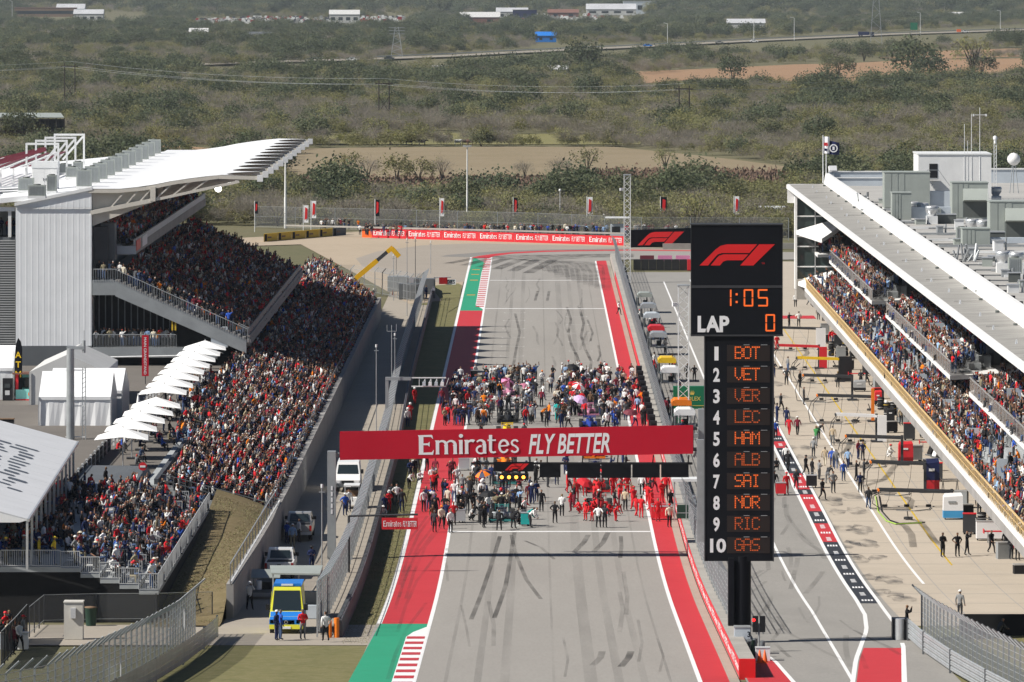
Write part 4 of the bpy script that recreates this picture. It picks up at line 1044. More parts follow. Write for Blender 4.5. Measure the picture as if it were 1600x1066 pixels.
mb = MB(); mb.box(-1.2,1.2,-.3,.1,0,.95,'turquoise'); mb.box(-1.22,1.22,-.33,.12,-.0,.12,'bright_red'); part('counter',mb,t)
mb = MB(); mb.lathe([(.26,0),(.001,-.01)],'orange',(.15,-.31,.55),14,'y'); part('logo',mb,t)
mb = MB(); mb.box(-1.5,1.3,-.4,1.6,2.3,2.42,'rust_roof'); part('roof',mb,t)
for x in (-1.1,1.15):
 mb = MB(); mb.box(x - .12,x + .12,-.2,0,.0,2.3,'bright_red'); part('post',mb,t)
mb = MB(); mb.box(-1.1,1.1,1.4,1.5,.5,2.2,'turquoise'); mb.box(-.9,.9,1.3,1.39,1.0,1.9,'dark_glass'); part('back_panel',mb,t)
t = thing('clothes_rack','rack of dark and white jackets on the concourse','clothes rack',(-45.6,470.5,4.2))
mb = MB(); mb.beam((-1.2,0,1.65),(1.2,0,1.65),.06,.06,'alu'); mb.beam((-1.15,0,0),(-1.15,0,1.65),.05,.05,'alu'); mb.beam((1.15,0,0),(1.15,0,1.65),.05,.05,'alu'); part('frame',mb,t)
for k,m in enumerate(('black','black','yellow','black','sign_white','maroon','black','navy','sign_white','navy')):
 mb = MB(); mb.obox((-1.05 + .23 * k,0,1.1),(.17,.5,1.05),m); part('jacket',mb,t)
t = thing('table','small dark table beside the clothes rack','table',(-43.7,470,4.2))
mb = MB(); mb.box(-.65,.65,-.35,.35,.85,.92,'wood'); part('top',mb,t); mb = MB(); mb.box(-.6,.6,-.3,.3,0,.84,'black'); part('skirt',mb,t)
t = thing('lamp_mast','thick grey mast with a side arm standing on the concourse','mast',(PX(110,460),460,4.2))
mb = MB(); mb.tube((0,0,0),(0,0,7.35),.34,'galv',14,.31); part('pole',mb,t)
mb = MB(); mb.beam((-.3,0,7.4),(1.15,0,7.4),.3,.26,'galv'); part('arm',mb,t)
mb = MB(); mb.tube((1.1,0,7.0),(1.1,0,8.0),.13,'galv',8); mb.tube((1.1,0,8),(1.1,0,8.8),.03,'galv',5); part('antenna',mb,t)
mb = MB()
for s in (-.13,.13): mb.beam((1.1 + s,0,0),(1.1 + s,0,5.8),.07,.07,'galv')
for k in range(15): mb.beam((.97,0,.3 + .38 * k),(1.23,0,.5 + .38 * k),.04,.04,'galv')
part('lattice',mb,t)
mb = MB()
for z in (.2,2.7,5.6): mb.beam((-.4,0,z),(1.2,0,z),.08,.08,'white_steel')
part('bracket',mb,t)
# square parasols
def parasol():
 t = thing('parasol','x','parasol',(0,0,0),0,'white square parasols behind the lower seats')
 mb = MB(); h = 2.05; a = [(-h,-h),(0,-h),(h,-h),(h,0),(h,h),(0,h),(-h,h),(-h,0)]
 vs = [(x * (1 if abs(x) == abs(y) else .93),y * (1 if abs(x) == abs(y) else .93),2.25 if abs(x) == abs(y) else 2.46) for x,y in a] + [(0,0,3.05)]
 mb.add(vs,[(k,(k + 1) % 8,8) for k in range(8)],'umbrella_white')
 mb.add([(v[0],v[1],v[2] - (.0 if i == 8 else .02)) for i,v in enumerate(vs)],[((k + 1) % 8,k,8) for k in range(8)],'umbrella_white'); part('canopy',mb,t)
 mb = MB(); mb.tube((0,0,0),(0,0,3.15),.045,'alu',6); part('pole',mb,t)
 mb = MB(); mb.box(-.4,.4,-.4,.4,0,.12,'dark_steel'); part('foot',mb,t)
 return t
ps = parasol(); ORD = ['nearest','second','third','fourth','fifth','sixth','seventh','eighth']
first = True
for grp,(Y0,Y1,n,XA,XB) in enumerate(((433.5,465,5,-31.45,-31.0),(480,537,8,-31.35,-31.2))):
 for k in range(n):
  y = Y0 + (Y1 - Y0) * k / (n - 1); x = XA + (XB - XA) * k / (n - 1)
  lab = f'white square parasol, {ORD[k] if k < n - 1 else "farthest"} of the {"near" if grp == 0 else "far"} row behind the lower seats'
  if first: ps.location = (x,y,4.22); ps['label'] = lab; first = False
  else: dup(ps,(x,y,4.22),rnd.uniform(-.05,.05),lab)
t = thing('parasol','closed white parasol between the two parasol rows','parasol',(PX(216,470),470,4.2)); 
mb = MB(); mb.lathe([(.05,.6),(.28,.75),(.22,1.6),(.1,2.6),(.02,3.0)],'umbrella_white',n=8); part('canopy',mb,t); mb = MB(); mb.tube((0,0,0),(0,0,.8),.045,'alu'); part('pole',mb,t)
t = thing('banner','tall red vertical banner reading MAIN GRANDSTAND','banner',(PX(227,522),522,4.2))
mb = MB(); mb.box(-.31,.31,0,.06,.75,4.5,'banner_red'); part('cloth',mb,t)
mb = MB(); put_text(mb,'MAIN GRANDSTAND',(-.12,-.012,4.3),(0,0,-1),(1,0,0),.24,'sign_white',.01, width=3.4); part('lettering',mb,t)
mb = MB(); mb.tube((0,.1,0),(0,.1,4.6),.04,'dark_steel'); part('pole',mb,t)
t = thing('railing','dark railing with white posts along the edge of the concourse','railing')
mb = MB()
for k in range(34): mb.box(-33.75,-33.6,411 + 3.9 * k,411.12 + 3.9 * k,4.2,5.45,'white_steel')
part('posts',mb,t)
mb = MB()
for z in (4.55,4.95,5.35): mb.beam((-33.68,411,z),(-33.68,541,z),.05,.05,'galv_dark')
part('rails',mb,t)
mb = MB(); mb.box(-33.72,-33.66,410,450,4.2,5.2,'black_cloth'); part('cloth',mb,t)
t = thing('ramp','grey ramp and landing in front of the near parasols','ramp',(0,0,0))
mb = MB(); mb.hexa([(-34,409,4.2),(-28.9,409,4.2),(-28.9,428,4.2),(-34,428,4.2)],[(-33.6,412,4.9),(-29.2,412,4.6),(-29.2,427,4.9),(-33.6,427,4.95)],'panel_grey'); part('deck',mb,t)
t = thing('sign','round red sign on the railing in front of the near parasols','sign',(PX(223,410),410,PZ(729,410)))
mb = MB(); mb.lathe([(.30,0),(.001,-.01)],'bright_red',n=16, axis='y'); mb.lathe([(.30,0),(.30,.04)],'bright_red',n=16, axis='y'); part('disc',mb,t)
mb = MB(); mb.box(-.2,.2,-.03,-.012,-.07,.07,'sign_white'); part('bar',mb,t); mb = MB(); mb.tube((0,.05,-2.3),(0,.05,0),.03,'dark_steel'); part('pole',mb,t)

# ------------------------------------------------------------------ near stand with the hospitality tent
ns = thing('temporary_grandstand','small temporary stand with white railings at the lower left','grandstand')
def zrow(r): return 3.87 + .345 * r
mb = MB()
for r in range(5): mb.box(-23.2 - 1.2 * (r + 1),-23.2 - 1.2 * r,350,405 - 1.0 * r, zrow(r) - .25, zrow(r),'step_grey')
mb.box(-48,-29.2,350,408,5.0,5.32,'step_grey'); part('deck',mb,ns)
mb = MB(); mb.box(-48,-23.3,350.1,350.3,1.5,5.0,'black_cloth'); 
mb2 = MB()
for r in range(5): mb2.box(-23.2 - 1.2 * (r + 1),-23.2 - 1.2 * r - .0,350.02,350.3,1.5, zrow(r) - .26,'black_cloth')
mb2.box(-48,-29.2,350.02,350.3,1.5,4.98,'black_cloth'); part('skirt',mb2,ns)
mb = MB(); mb.box(-23.3,-23.2,350.3,405,1.0, zrow(0) - .26,'black_cloth'); part('skirt',mb,ns)
def rail_panel(a,b,h=1.03,n=11, parent=ns,m='rail_grey',nm='railing'):
 mb = MB(); a,b = Vector(a), Vector(b)
 for z in (.08,h): mb.beam(a + Vector((0,0,z)),b + Vector((0,0,z)),.05,.05,m)
 for k in range(n + 1):
  p = a + (b - a) * (k / n); mb.beam(p + Vector((0,0,.08)),p + Vector((0,0,h)),.03 if 0 < k < n else .055,.03 if 0 < k < n else .055,m)
 return part(nm,mb, parent)
rail_panel((-36.5,350,5.32),(-33.0,350,5.32),n=24); rail_panel((-32.9,350,5.32),(-31.1,350,5.32),n=13); rail_panel((-31.0,350,5.32),(-29.25,350,5.32),n=13)
for r in range(5): rail_panel((-23.25 - 1.2 * (r + 1) + .03,350, zrow(r)),(-23.25 - 1.2 * r,350, zrow(r)),n=9)
for k in range(14): rail_panel((-23.22,350 + 4 * k, zrow(0)),(-23.22,min(405,354 + 4 * k - .05), zrow(0)),n=20)
sub = MB()
for k in range(13):
 for r in range(5):
  if rnd.random() < .6:
   y = 356 + k * 4 + rnd.uniform(-.5,.5); z = zrow(r); x1 = -23.3 - 1.2 * r
   rail_panel((x1 - 1.0,y,z),(x1 - .15,y,z),h=.85,n=6,nm='row_rail')
mb = MB()
for r in range(5):
 for k in range(90):
  if k % 7 != 6: mb.box(-23.2 - 1.2 * r - .95,-23.2 - 1.2 * r - .55,351 + .58 * k,351.45 + .58 * k, zrow(r) + .36, zrow(r) + .42,'tyre_white' if rnd.random() < .4 else 'galv_dark')
o = part('seats',mb,ns); o['kind'] = 'stuff'
ht = thing('marquee','long grey roofed marquee with dark printed lettering at the left edge','tent')
mb_n = 12
for k in range(mb_n):
 y0 = 348.5 + (406.5 - 348.5) * k / mb_n; y1 = 348.5 + (406.5 - 348.5) * (k + 1) / mb_n - .06
 xe = lambda y: -31.15 - (y - 350) * .028
 mb = MB(); mb.hexa([(xe(y0) - 11,y0,11.35),(xe(y0),y0,8.35),(xe(y1),y1,8.35),(xe(y1) - 11,y1,11.35)],[(xe(y0) - 11,y0,11.42),(xe(y0),y0,8.42),(xe(y1),y1,8.42),(xe(y1) - 11,y1,11.42)],'tent_grey'); part('roof_panel',mb,ht)
 mb = MB(); mb.box(xe(y0) - .12,xe(y0) + .02,y0,y0 + .22,5.32,8.35,'alu'); part('post',mb,ht)
mb = MB(); mb.beam((xe(348.5),348.5,8.33),(xe(406.5),406.5,8.33),.18,.2,'alu'); part('eave_beam',mb,ht)
mb = MB(); mb.add([(xe(348.5) - 11,348.45,11.3),(xe(348.5),348.45,8.35),(xe(348.5) - .5,348.45,8.2),(xe(348.5) - 11,348.45,8.2)],[(0,3,2,1)],'tent_white'); part('gable',mb,ht)
def on_roof(y,t,dz=.012):   # t metres up the slope from the eave
 return Vector((xe(y) - t * .965,y,8.42 + t * .263 + dz))
mb = MB()
for k in range(15):                       # dark print of large illegible lettering, broken strokes running up the slope
 y = 363 + 2.05 * k; t0 = 1.0 + .9 * abs(math.sin(k * 1.1)) + .03 * k
 for j in range(4):
  ta = t0 + j * 1.9 + rnd.uniform(0,.3); tb = ta + rnd.uniform(.8,1.7); w = rnd.uniform(.7,1.35)
  mb.add([tuple(on_roof(y + dy,t)) for dy,t in ((-w / 2,ta + .15),(0,ta),(w / 2,ta + .2),(w / 2 + .2,tb),(.1,tb + .1),(-w / 2 + .2,tb))],[(0,1,4,5),(1,2,3,4)],'tent_print')
part('lettering',mb,ht)
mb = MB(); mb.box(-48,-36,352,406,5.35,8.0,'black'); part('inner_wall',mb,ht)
pts = []
for r in range(5):
 for k in range(100):
  if rnd.random() < .56 and (.48 * k) % 9 > 1.1: pts.append((-23.35 - 1.2 * r - rnd.uniform(.45,.8),356.5 + .48 * k + rnd.uniform(-.1,.1), zrow(r)))
  if rnd.random() < .10: pts.append((-23.5 - 1.2 * r - rnd.uniform(.1,.3),356.5 + .48 * k, zrow(r)))
for k in range(170): pts.append((rnd.uniform(-34,-29.4),rnd.uniform(355,403),5.32))
for k in range(70): pts.append((rnd.uniform(-33,-29.0),rnd.uniform(431,530),4.22))
add_crowd('crowd','crowd on the small stand and under the parasols',pts,.3, math.pi / 2 - .3)
# ------------------------------------------------------------------ pit building on the right
pb = thing('pit_building','long pit building with crowded terraces and a flat white edged canopy','building')
XR = PL([(300,31.55),(675,30.0)]); CZ = 16.75
FE = 678.0
def pit_building():
 # garages under the first slab
 mb = MB(); mb.box(36.5,60,300,FE - 2,0,4.1,'panel_grey'); part('garage_wall',mb,pb)
 for k in range(38):
  y = 302 + 9.8 * k; mb = MB(); mb.box(36.2,36.52,y + .6,y + 8.6,.02,3.5,'black' if k % 3 else 'dark_steel'); part('garage_door',mb,pb)
 # first slab with its white edge and the yellow railing
 mb = MB(); mb.box(32.15,48,300,FE + 4,3.75,4.55,'concrete'); part('slab',mb,pb)
 mb = MB(); mb.box(31.9,32.15,300,FE + 4,4.35,4.75,'white_paint'); mb.box(31.95,32.2,300,FE + 4,3.6,4.35,'concrete_grey'); part('slab_edge',mb,pb)
 mb = MB()
 for k in range(317):
  y = 303 + 1.19 * k; mb.box(32.0,32.06,y,y + .07,4.75,5.7,'yellow_rail')
 for z in (5.2,): mb.box(32.01,32.05,303,FE + 3,z,z + .035,'yellow_rail')
 mb.box(31.98,32.08,303,FE + 3,5.68,5.76,'yellow_rail'); part('yellow_railing',mb,pb)
 # lower terrace: stepped rows
 mb = MB()
 for r in range(6): mb.box(32.3 + .95 * r,33.25 + .95 * r,303,FE,4.5,4.6 + .42 * r,'step_grey')
 mb.box(38.0,46,303,FE,4.5,6.9,'step_grey'); part('lower_terrace',mb,pb)
 mb = MB()
 for r in range(1,6):
  for k in range(250):
   if k % 12 < 10: mb.box(32.4 + .95 * r,32.8 + .95 * r,305 + 1.5 * k,306.3 + 1.5 * k,4.6 + .42 * r,4.95 + .42 * r,'step_grey')
 o = part('seats',mb,pb); o['kind'] = 'stuff'
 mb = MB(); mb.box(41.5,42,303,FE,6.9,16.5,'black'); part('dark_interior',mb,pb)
 # dividers across the lower terrace, each with a little white railing
 for y in (PG(1275,418,5.5)[1],640,592,545,500,470,440,412,386,362):
  mb = MB(); mb.box(33.4,36.4,y,y + .15,5.0,6.7,'blue_grey'); part('divider',mb,pb)
  rail_panel((35.2,y - 1.0,6.0),(38.2,y - 1.0,6.6),h=1.0,n=12, parent=pb,nm='small_railing')
 # upper balconies: wedge shaped bays, stepping back towards the camera
 bays = [(676,713 - 32,33.6),(574,657,33.9),(467,553,34.0),(366,449,34.2)]
 for i,(y0,y1,x) in enumerate(bays):
  lo = [(x,y0),(x,y1),(x + 1.0,y1 + 4),(41.5,y1 + 8),(41.5,y0 + 5)]
  if i == 0: lo = [(33.3,677),(33.3,711),(41.5,711),(41.5,690)]
  if i == 0: lo = [(33.2,652 + 18),(33.2,689),(38,689),(41.5,680),(41.5,676)]
  mb = MB(); mb.prism(lo,'z',8.5,8.85,'white_paint'); part('balcony_slab',mb,pb)
  mb = MB(); mb.box(x + .06,x + .10,y0 + .2,y1,8.85,9.95,'rail_glass'); mb.quad((x + .1,y0 + .1,8.85),(41.0,y0 + 19,8.85),(41.0,y0 + 19,9.95),(x + .1,y0 + .1,9.95),'rail_glass'); gl = part('glass_railing',mb,pb)
  mb = MB(); mb.box(x + .03,x + .13,y0 + .2,y1,9.95,10.02,'alu')
  for k in range(int((y1 - y0) / 3)): mb.box(x + .04,x + .12,y0 + .2 + 3 * k,y0 + .27 + 3 * k,8.85,9.95,'alu')
  part('handrail',mb,gl)
  for r in range(5):
   mb = MB(); x0 = x + 1.0 + 1.05 * r; mb.prism([(x0,y0 + 1.0 + 2.75 * (x0 - x)),(x0,y1),(x0 + 1.05,y1),(x0 + 1.05,y0 + 1.0 + 2.75 * (x0 - x))],'z',8.85,9.0 + .42 * r,'step_grey'); part('balcony_step',mb,pb)
  for k in range(3):
   y = y0 + 18 + k * (y1 - y0 - 18) / 3
   if i: mb = MB(); mb.box(x + 1.2,x + 3.8,y,y + .14,9.2,10.7,'blue_grey'); part('divider',mb,pb)
 # canopy: slab, white edge, seam lines with little posts
 mb = MB(); ys = [300,400,500,600,FE]
 for a,b in zip(ys[:-1],ys[1:]):
  mb.hexa([(XR(a),a,CZ - .35),(34.6,a,CZ - .35),(34.6,b,CZ - .35),(XR(b),b,CZ - .35)],[(XR(a),a,CZ),(34.6,a,CZ + .15),(34.6,b,CZ + .15),(XR(b),b,CZ)],'canopy_roof')
 part('canopy',mb,pb)
 mb = MB()
 for a,b in zip(ys[:-1],ys[1:]):
  mb.hexa([(XR(a) - .12,a,CZ - .42),(XR(a) + .22,a,CZ - .42),(XR(b) + .22,b,CZ - .42),(XR(b) - .12,b,CZ - .42)],[(XR(a) - .12,a,CZ + .06),(XR(a) + .22,a,CZ + .06),(XR(b) + .22,b,CZ + .06),(XR(b) - .12,b,CZ + .06)],'white_paint')
 part('canopy_edge',mb,pb)
 mb = MB(); mb.box(30.0,34.6,FE,FE + .3,14.6,CZ + .1,'white_paint'); part('canopy_end',mb,pb)
 for k in range(12):
  mb = MB(); mb.box(31.9,34.5,310 + 31 * k,310.16 + 31 * k,CZ + .0,CZ + .145 + .02,'membrane'); part('seam',mb,pb)
 for k in range(24):
  y = 306 + 15.7 * k; mb = MB(); mb.tube((32.2 + .3 * (k % 2),y,CZ),(32.2 + .3 * (k % 2),y,CZ + .35),.11,'alu',6,.05); part('roof_vent',mb,pb); mb = MB(); mb.tube((34.0,y + 3,CZ + .1),(34.0,y + 3,CZ + .3),.16,'hvac_dark',6); part('drain',mb,pb)
 mb = MB(); mb.hexa([(34.3,300,CZ),(34.9,300,CZ),(34.9,FE,CZ),(34.3,FE,CZ)],[(34.55,300,18.15),(34.95,300,18.15),(34.95,FE,18.15),(34.55,FE,18.15)],'white_paint'); part('parapet',mb,pb)
 # main roof
 mb = MB(); mb.box(34.9,78,300,FE,16.3,17.0,'membrane'); part('main_roof',mb,pb)
 mb = MB(); mb.box(34.9,48,FE - .5,FE,17.0,18.3,'blue_grey'); mb.box(34.9,48,FE - .6,FE + .05,18.3,18.42,'white_paint'); mb.box(34.9,43,668,668.3,17.0,17.9,'blue_grey'); mb.box(34.9,43.2,667.9,668.4,17.9,18.0,'white_paint'); mb.box(43,43.2,668,FE,17.0,17.9,'blue_grey')
 mb.box(48,78,FE - .5,FE,17.0,18.6,'blue_grey'); mb.box(48,78,FE - .6,FE + .05,18.6,18.75,'white_paint')
 part('rear_parapet',mb,pb)
 for k in range(34):
  y = 640 - 7.6 * k; x = 36.3
  mb = MB(); mb.obox((x,y,17.12),(.55,.5,.24),'rubber',rnd.uniform(-.4,.4)); part('roof_paver',mb,pb)
 # glazed end at the far left
 mb = MB(); mb.box(31.1,41,FE - 1,FE + 1,4.8,16.3,'facade_glass'); part('glazing',mb,pb)
 mb = MB()
 for z in (5.0,7.0,9.4,10.6,13.0,15.2): mb.box(31.0,41,FE - 1.2,FE - 1.0,z,z + .14,'white_paint')
 for x in (31.0,33.2,35.5): mb.box(x,x + .1,FE - 1.2,FE - 1.02,4.8,16.3,'alu')
 mb.box(30.85,31.1,FE - 1.3,FE + 1,4.4,16.4,'white_paint'); part('mullions',mb,pb)
 for z0,z1 in ((10.9,12.3),(4.9,6.3)):
  mb = MB(); mb.add([(31.0,FE - 1.4,z0),(33.6,FE - 10,z0 - .6),(39,FE - 1.4,z1 + .9),(31.0,FE - 1.25,z0 + .5),(33.6,FE - 10,z0 - .1),(39,FE - 1.25,z1 + 1.4)],[(0,1,4,3),(1,2,5,4),(3,4,5),(0,2,1)],'white_paint'); part('end_wedge',mb,pb)
 mb = MB(); mb.box(31.0,32.2,FE - 2,FE + 3,3.2,5.6,'concrete'); part('end_block',mb,pb)
pit_building()
# crowd of the terraces
pts = []
for r in range(6):
 for k in range(int(372 / .55)):
  y = 304 + .55 * k; d = .95 if r == 0 else (.72 if (math.sin(y * .13) + math.sin(y * .041 + 1)) > -.35 else .18)
  if rnd.random() < d: pts.append((32.45 + .95 * r + rnd.uniform(.0,.4),y + rnd.uniform(-.15,.15),4.6 + .42 * r))
for k in range(620): pts.append((rnd.uniform(38,41),rnd.uniform(305,676),6.92))
n1 = len(pts)
add_crowd('crowd','crowd along the yellow railing of the lower pit terrace',pts,.78,-math.pi / 2)
pts = []
for i,(y0,y1,x) in enumerate([(671,688,33.3),(574,657,33.9),(467,553,34.0),(366,449,34.2)]):
 for r in range(6):
  xx = x + .3 + 1.02 * r; ya = y0 + 1.2 + 2.75 * (xx - x) if i else y0 + 1
  for k in range(int((y1 - ya) / .55)):
   if rnd.random() < (.97 if r == 0 else .85): pts.append((xx + rnd.uniform(0,.4),ya + .55 * k + rnd.uniform(-.15,.15),8.87 if r == 0 else 9.0 + .42 * (r - 1)))
add_crowd('crowd','crowd packed on the wedge shaped upper balconies of the pit building',pts,.8,-math.pi / 2)

# ------------------------------------------------------------------ machines on the pit building roof
ZR = 17.0
def roof_at(u,v): 
 Y = (HC - ZR) * FPX / (v - V0); return PX(u,Y),Y
def big_unit(u0,u1,vt,vb, label, hood=True, depth=3.5):
 x0,y = roof_at(u0,vb); x1 = PX(u1,y); h = PZ(vt,y) - ZR
 t = thing('air_handler', label,'air handler',((x0 + x1) / 2,y,ZR),0,'big air handlers on the pit roof'); w = x1 - x0
 mb = MB(); mb.box(-w / 2,w / 2,0, depth,.15,h,'hvac'); part('casing',mb,t)
 mb = MB(); mb.box(-w / 2 - .06,w / 2 + .06,-.06, depth + .06,h,h + .08,'hvac'); mb.box(-w / 2,w / 2,0, depth,0,.14,'white_steel'); part('lid',mb,t)
 if hood:
  mb = MB(); mb.add([(-w * .2,-.02,h * .85),(w * .5,-.02,h * .85),(w * .5,-1.1,h * .55),(-w * .2,-1.1,h * .55),(-w * .2,-.02,h * .5),(w * .5,-.02,h * .5)],[(0,3,2,1),(0,4,3),(1,2,5),(3,4,5,2)],'hvac'); part('hood',mb,t)
  mb = MB(); mb.box(-w * .18,w * .48,-.03,-.002,.3,h * .5,'hvac_dark'); part('intake',mb,t)
 for k in range(3):
  mb = MB(); mb.box(-w / 2 + .05 + k * .16 * w,-w / 2 + .03 + (k + 1) * .16 * w * .9,-.028,-.003,.25,h - .1,'hvac'); part('panel',mb,t)
 mb = MB(); mb.box(w / 2 + .02,w / 2 + 4,.5,1.4,.3,h * .5,'blue_grey'); part('duct',mb,t)
 return t
big_unit(1382,1453,270,328,'farthest big grey green air handler on the pit roof', False)
big_unit(1394,1424,302,346,'grey unit with slatted front, leftmost on the pit roof', False,2.4)
big_unit(1488,1544,286,344,'grey green air handler with hood in the middle of the roof')
big_unit(1547,1625,316,378,'grey green air handler with hood cut off by the right edge')
big_unit(1504,1547,358,386,'low grey unit with slats below the two hooded air handlers', False,2.4)
for u,v,w,h,lab in [(1462,346,1.0,1.1,'small condenser beside the dark opening at the far side of the roof'),(1502,378,.95,1.1,'small condenser in front of the hooded unit in the roof middle'),(1586,432,1.1,1.3,'small condenser nearest the right edge of the roof')]:
 x,y = roof_at(u,v); condenser('air_conditioner',(x,y,ZR),(w,.9,h),lab,'small condensers on the pit roof')
def exhaust(u,v, label):
 x,y = roof_at(u,v); t = thing('exhaust_fan', label,'roof fan',(x,y,ZR),0,'silver exhaust fans on the pit roof')
 mb = MB(); mb.box(-.55,.55,-.55,.55,0,.8,'white_steel'); part('curb',mb,t)
 mb = MB(); mb.lathe([(.38,.8),(.42,1.0),(.62,1.25),(.62,1.75),(.55,1.8),(.5,1.5),(.001,1.45)],'alu',n=16); part('drum',mb,t)
 mb = MB(); mb.lathe([(.63,1.55),(.66,1.6),(.63,1.65)],'galv',n=16); part('ring',mb,t)
for u,v,l in [(1413,341,'silver roof fan beside the leftmost slatted unit'),(1427,343,'second silver roof fan right of the leftmost slatted unit'),(1442,345,'silver roof fan behind the low dark opening'),(1456,350,'silver roof fan nearest the small far condenser'),(1519,372,'left silver fan of the pair on the low slatted unit'),(1536,374,'right silver fan of the pair on the low slatted unit'),(1567,426,'left silver fan of the nearest pair on the roof'),(1588,428,'right silver fan of the nearest pair on the roof'),(1556,318,'lone silver fan at the far right beside the railing')]: exhaust(u,v,l)
for u0,u1,v,h,lab in [(1440,1453,336,.9,'dark low louvre box at the far side of the roof'),(1465,1494,350,.9,'long dark louvre box left of the small condenser'),(1547,1570,382,1.1,'dark louvre box right of the low slatted unit')]:
 x0,y = roof_at(u0,v); x1 = PX(u1,y); t = thing('louvre_box',lab,'vent box',((x0 + x1) / 2,y,ZR)); w = x1 - x0
 mb = MB(); mb.box(-w / 2,w / 2,0,1.2,0,h,'hvac_dark'); part('casing',mb,t); mb = MB(); mb.box(-w / 2 - .04,w / 2 + .04,-.05,1.25,h,h + .1,'alu'); part('lid',mb,t)
x0,y0 = roof_at(1435,322); x1 = PX(1549,y0)
t = thing('stair_penthouse','white windowless stair house with a dark doorway on the pit roof','roof house',(0,0,0)); zt = PZ(242,y0)
mb = MB(); mb.box(x0,x1,y0,y0 + 8,ZR,zt,'white_paint'); part('wall',mb,t)
mb = MB(); mb.box(x0 - .08,x1 + .08,y0 - .08,y0 + 8.1,zt,zt + .12,'white_steel'); part('coping',mb,t)
mb = MB(); xa,xb = PX(1452,y0),PX(1465,y0); mb.box(xa,xb,y0 - .03,y0 - .005,PZ(279,y0),PZ(256,y0),'black'); part('doorway',mb,t)
mb = MB()
for k in range(9): mb.box(xb + .22 * k - 1.2,xb + .22 * k - .9,y0 - 1.4,y0 - .1,ZR + 2.9 - .32 * k - .08,ZR + 2.9 - .32 * k,'galv')
mb.beam((xa - .3,y0 - 1.4,ZR + 3.9),(xb,y0 - 1.4,ZR + 3.9),.06,.06,'galv'); mb.beam((xb,y0 - 1.4,ZR + 3.9),(xb + 2,y0 - 1.4,ZR + 1.1),.06,.06,'galv'); mb.beam((xa - .3,y0 - 1.4,ZR),(xa - .3,y0 - 1.4,ZR + 3.9),.06,.06,'galv'); mb.beam((xb + 2,y0 - 1.4,ZR),(xb + 2,y0 - 1.4,ZR + 1.1),.06,.06,'galv')
mb.box(xa - .3,xb,y0 - 1.4,y0 - .1,ZR + 2.9,ZR + 3.0,'galv'); part('steps',mb,t)
for i,(u,vb,vt,r,lab) in enumerate([(1507,322,194,.05,'thin mast, left of the group before the white stair house'),(1512,322,220,.04,'short thin mast in the group before the white stair house'),(1518,322,178,.05,'tall thin mast in the middle of the group'),(1531,322,168,.05,'tallest thin mast with a small crossbar at its top'),(1544,345,288,.035,'short mast beside the hooded air handler')]):
 x,y = roof_at(u,vb); zt = PZ(vt,y); t = thing('radio_mast',lab,'mast',(x,y,ZR),0,'radio masts on the pit roof'); h = zt - ZR
 mb = MB(); mb.tube((0,0,0),(0,0,h),r,'white_steel',6,r * .6); part('pole',mb,t)
 mb = MB(); mb.tube((0,0,0),(0,0,1.4),r * 1.6,'rust_roof',6); mb.box(-.3,.3,-.3,.3,0,.1,'galv'); part('foot',mb,t)
 if i == 3: mb = MB(); mb.beam((-.7,0,h - .8),(.7,0,h - .8),.06,.06,'white_steel'); mb.box(-.75,-.6,-.1,.1,h - .95,h - .7,'white_steel'); mb.box(.6,.75,-.1,.1,h - .95,h - .7,'white_steel'); part('crossbar',mb,t)
x,y = roof_at(1555,300); t = thing('camera_mast','white mast with camera head behind the stair house','mast',(x,y,ZR)); h = PZ(212,y) - ZR
mb = MB()
for dx in (-.13,.13): mb.beam((dx,0,0),(dx,0,h * .86),.08,.08,'white_steel')
for k in range(12): mb.beam((-.13,0,h * .07 * k),(.13,0,h * .07 * (k + 1)),.04,.04,'white_steel')
part('pole',mb,t); mb = MB(); mb.tube((0,0,h * .86),(0,0,h * .93),.16,'white_steel',8); mb.lathe([(.24,h * .93),(.24,h * .98),(.05,h)],'white_steel',n=10); part('camera',mb,t)
x,y = roof_at(1584,302); t = thing('radome','white ball shaped antenna on a small stand at the far right of the roof','antenna',(x,y,ZR + 1.0)); h = PZ(249,y) - ZR - 1
mb = MB(); mb.lathe([(.001,-.75),(.4,-.62),(.68,-.3),(.75,0),(.68,.3),(.4,.62),(.001,.75)],'white_paint',(0,0,h),14); part('ball',mb,t)
mb = MB()
for dx,dy in ((-.5,-.4),(.5,-.4),(0,.5)): mb.tube((dx,dy,-1.0),(dx * .3,dy * .3,h - .5),.05,'galv')
part('legs',mb,t)
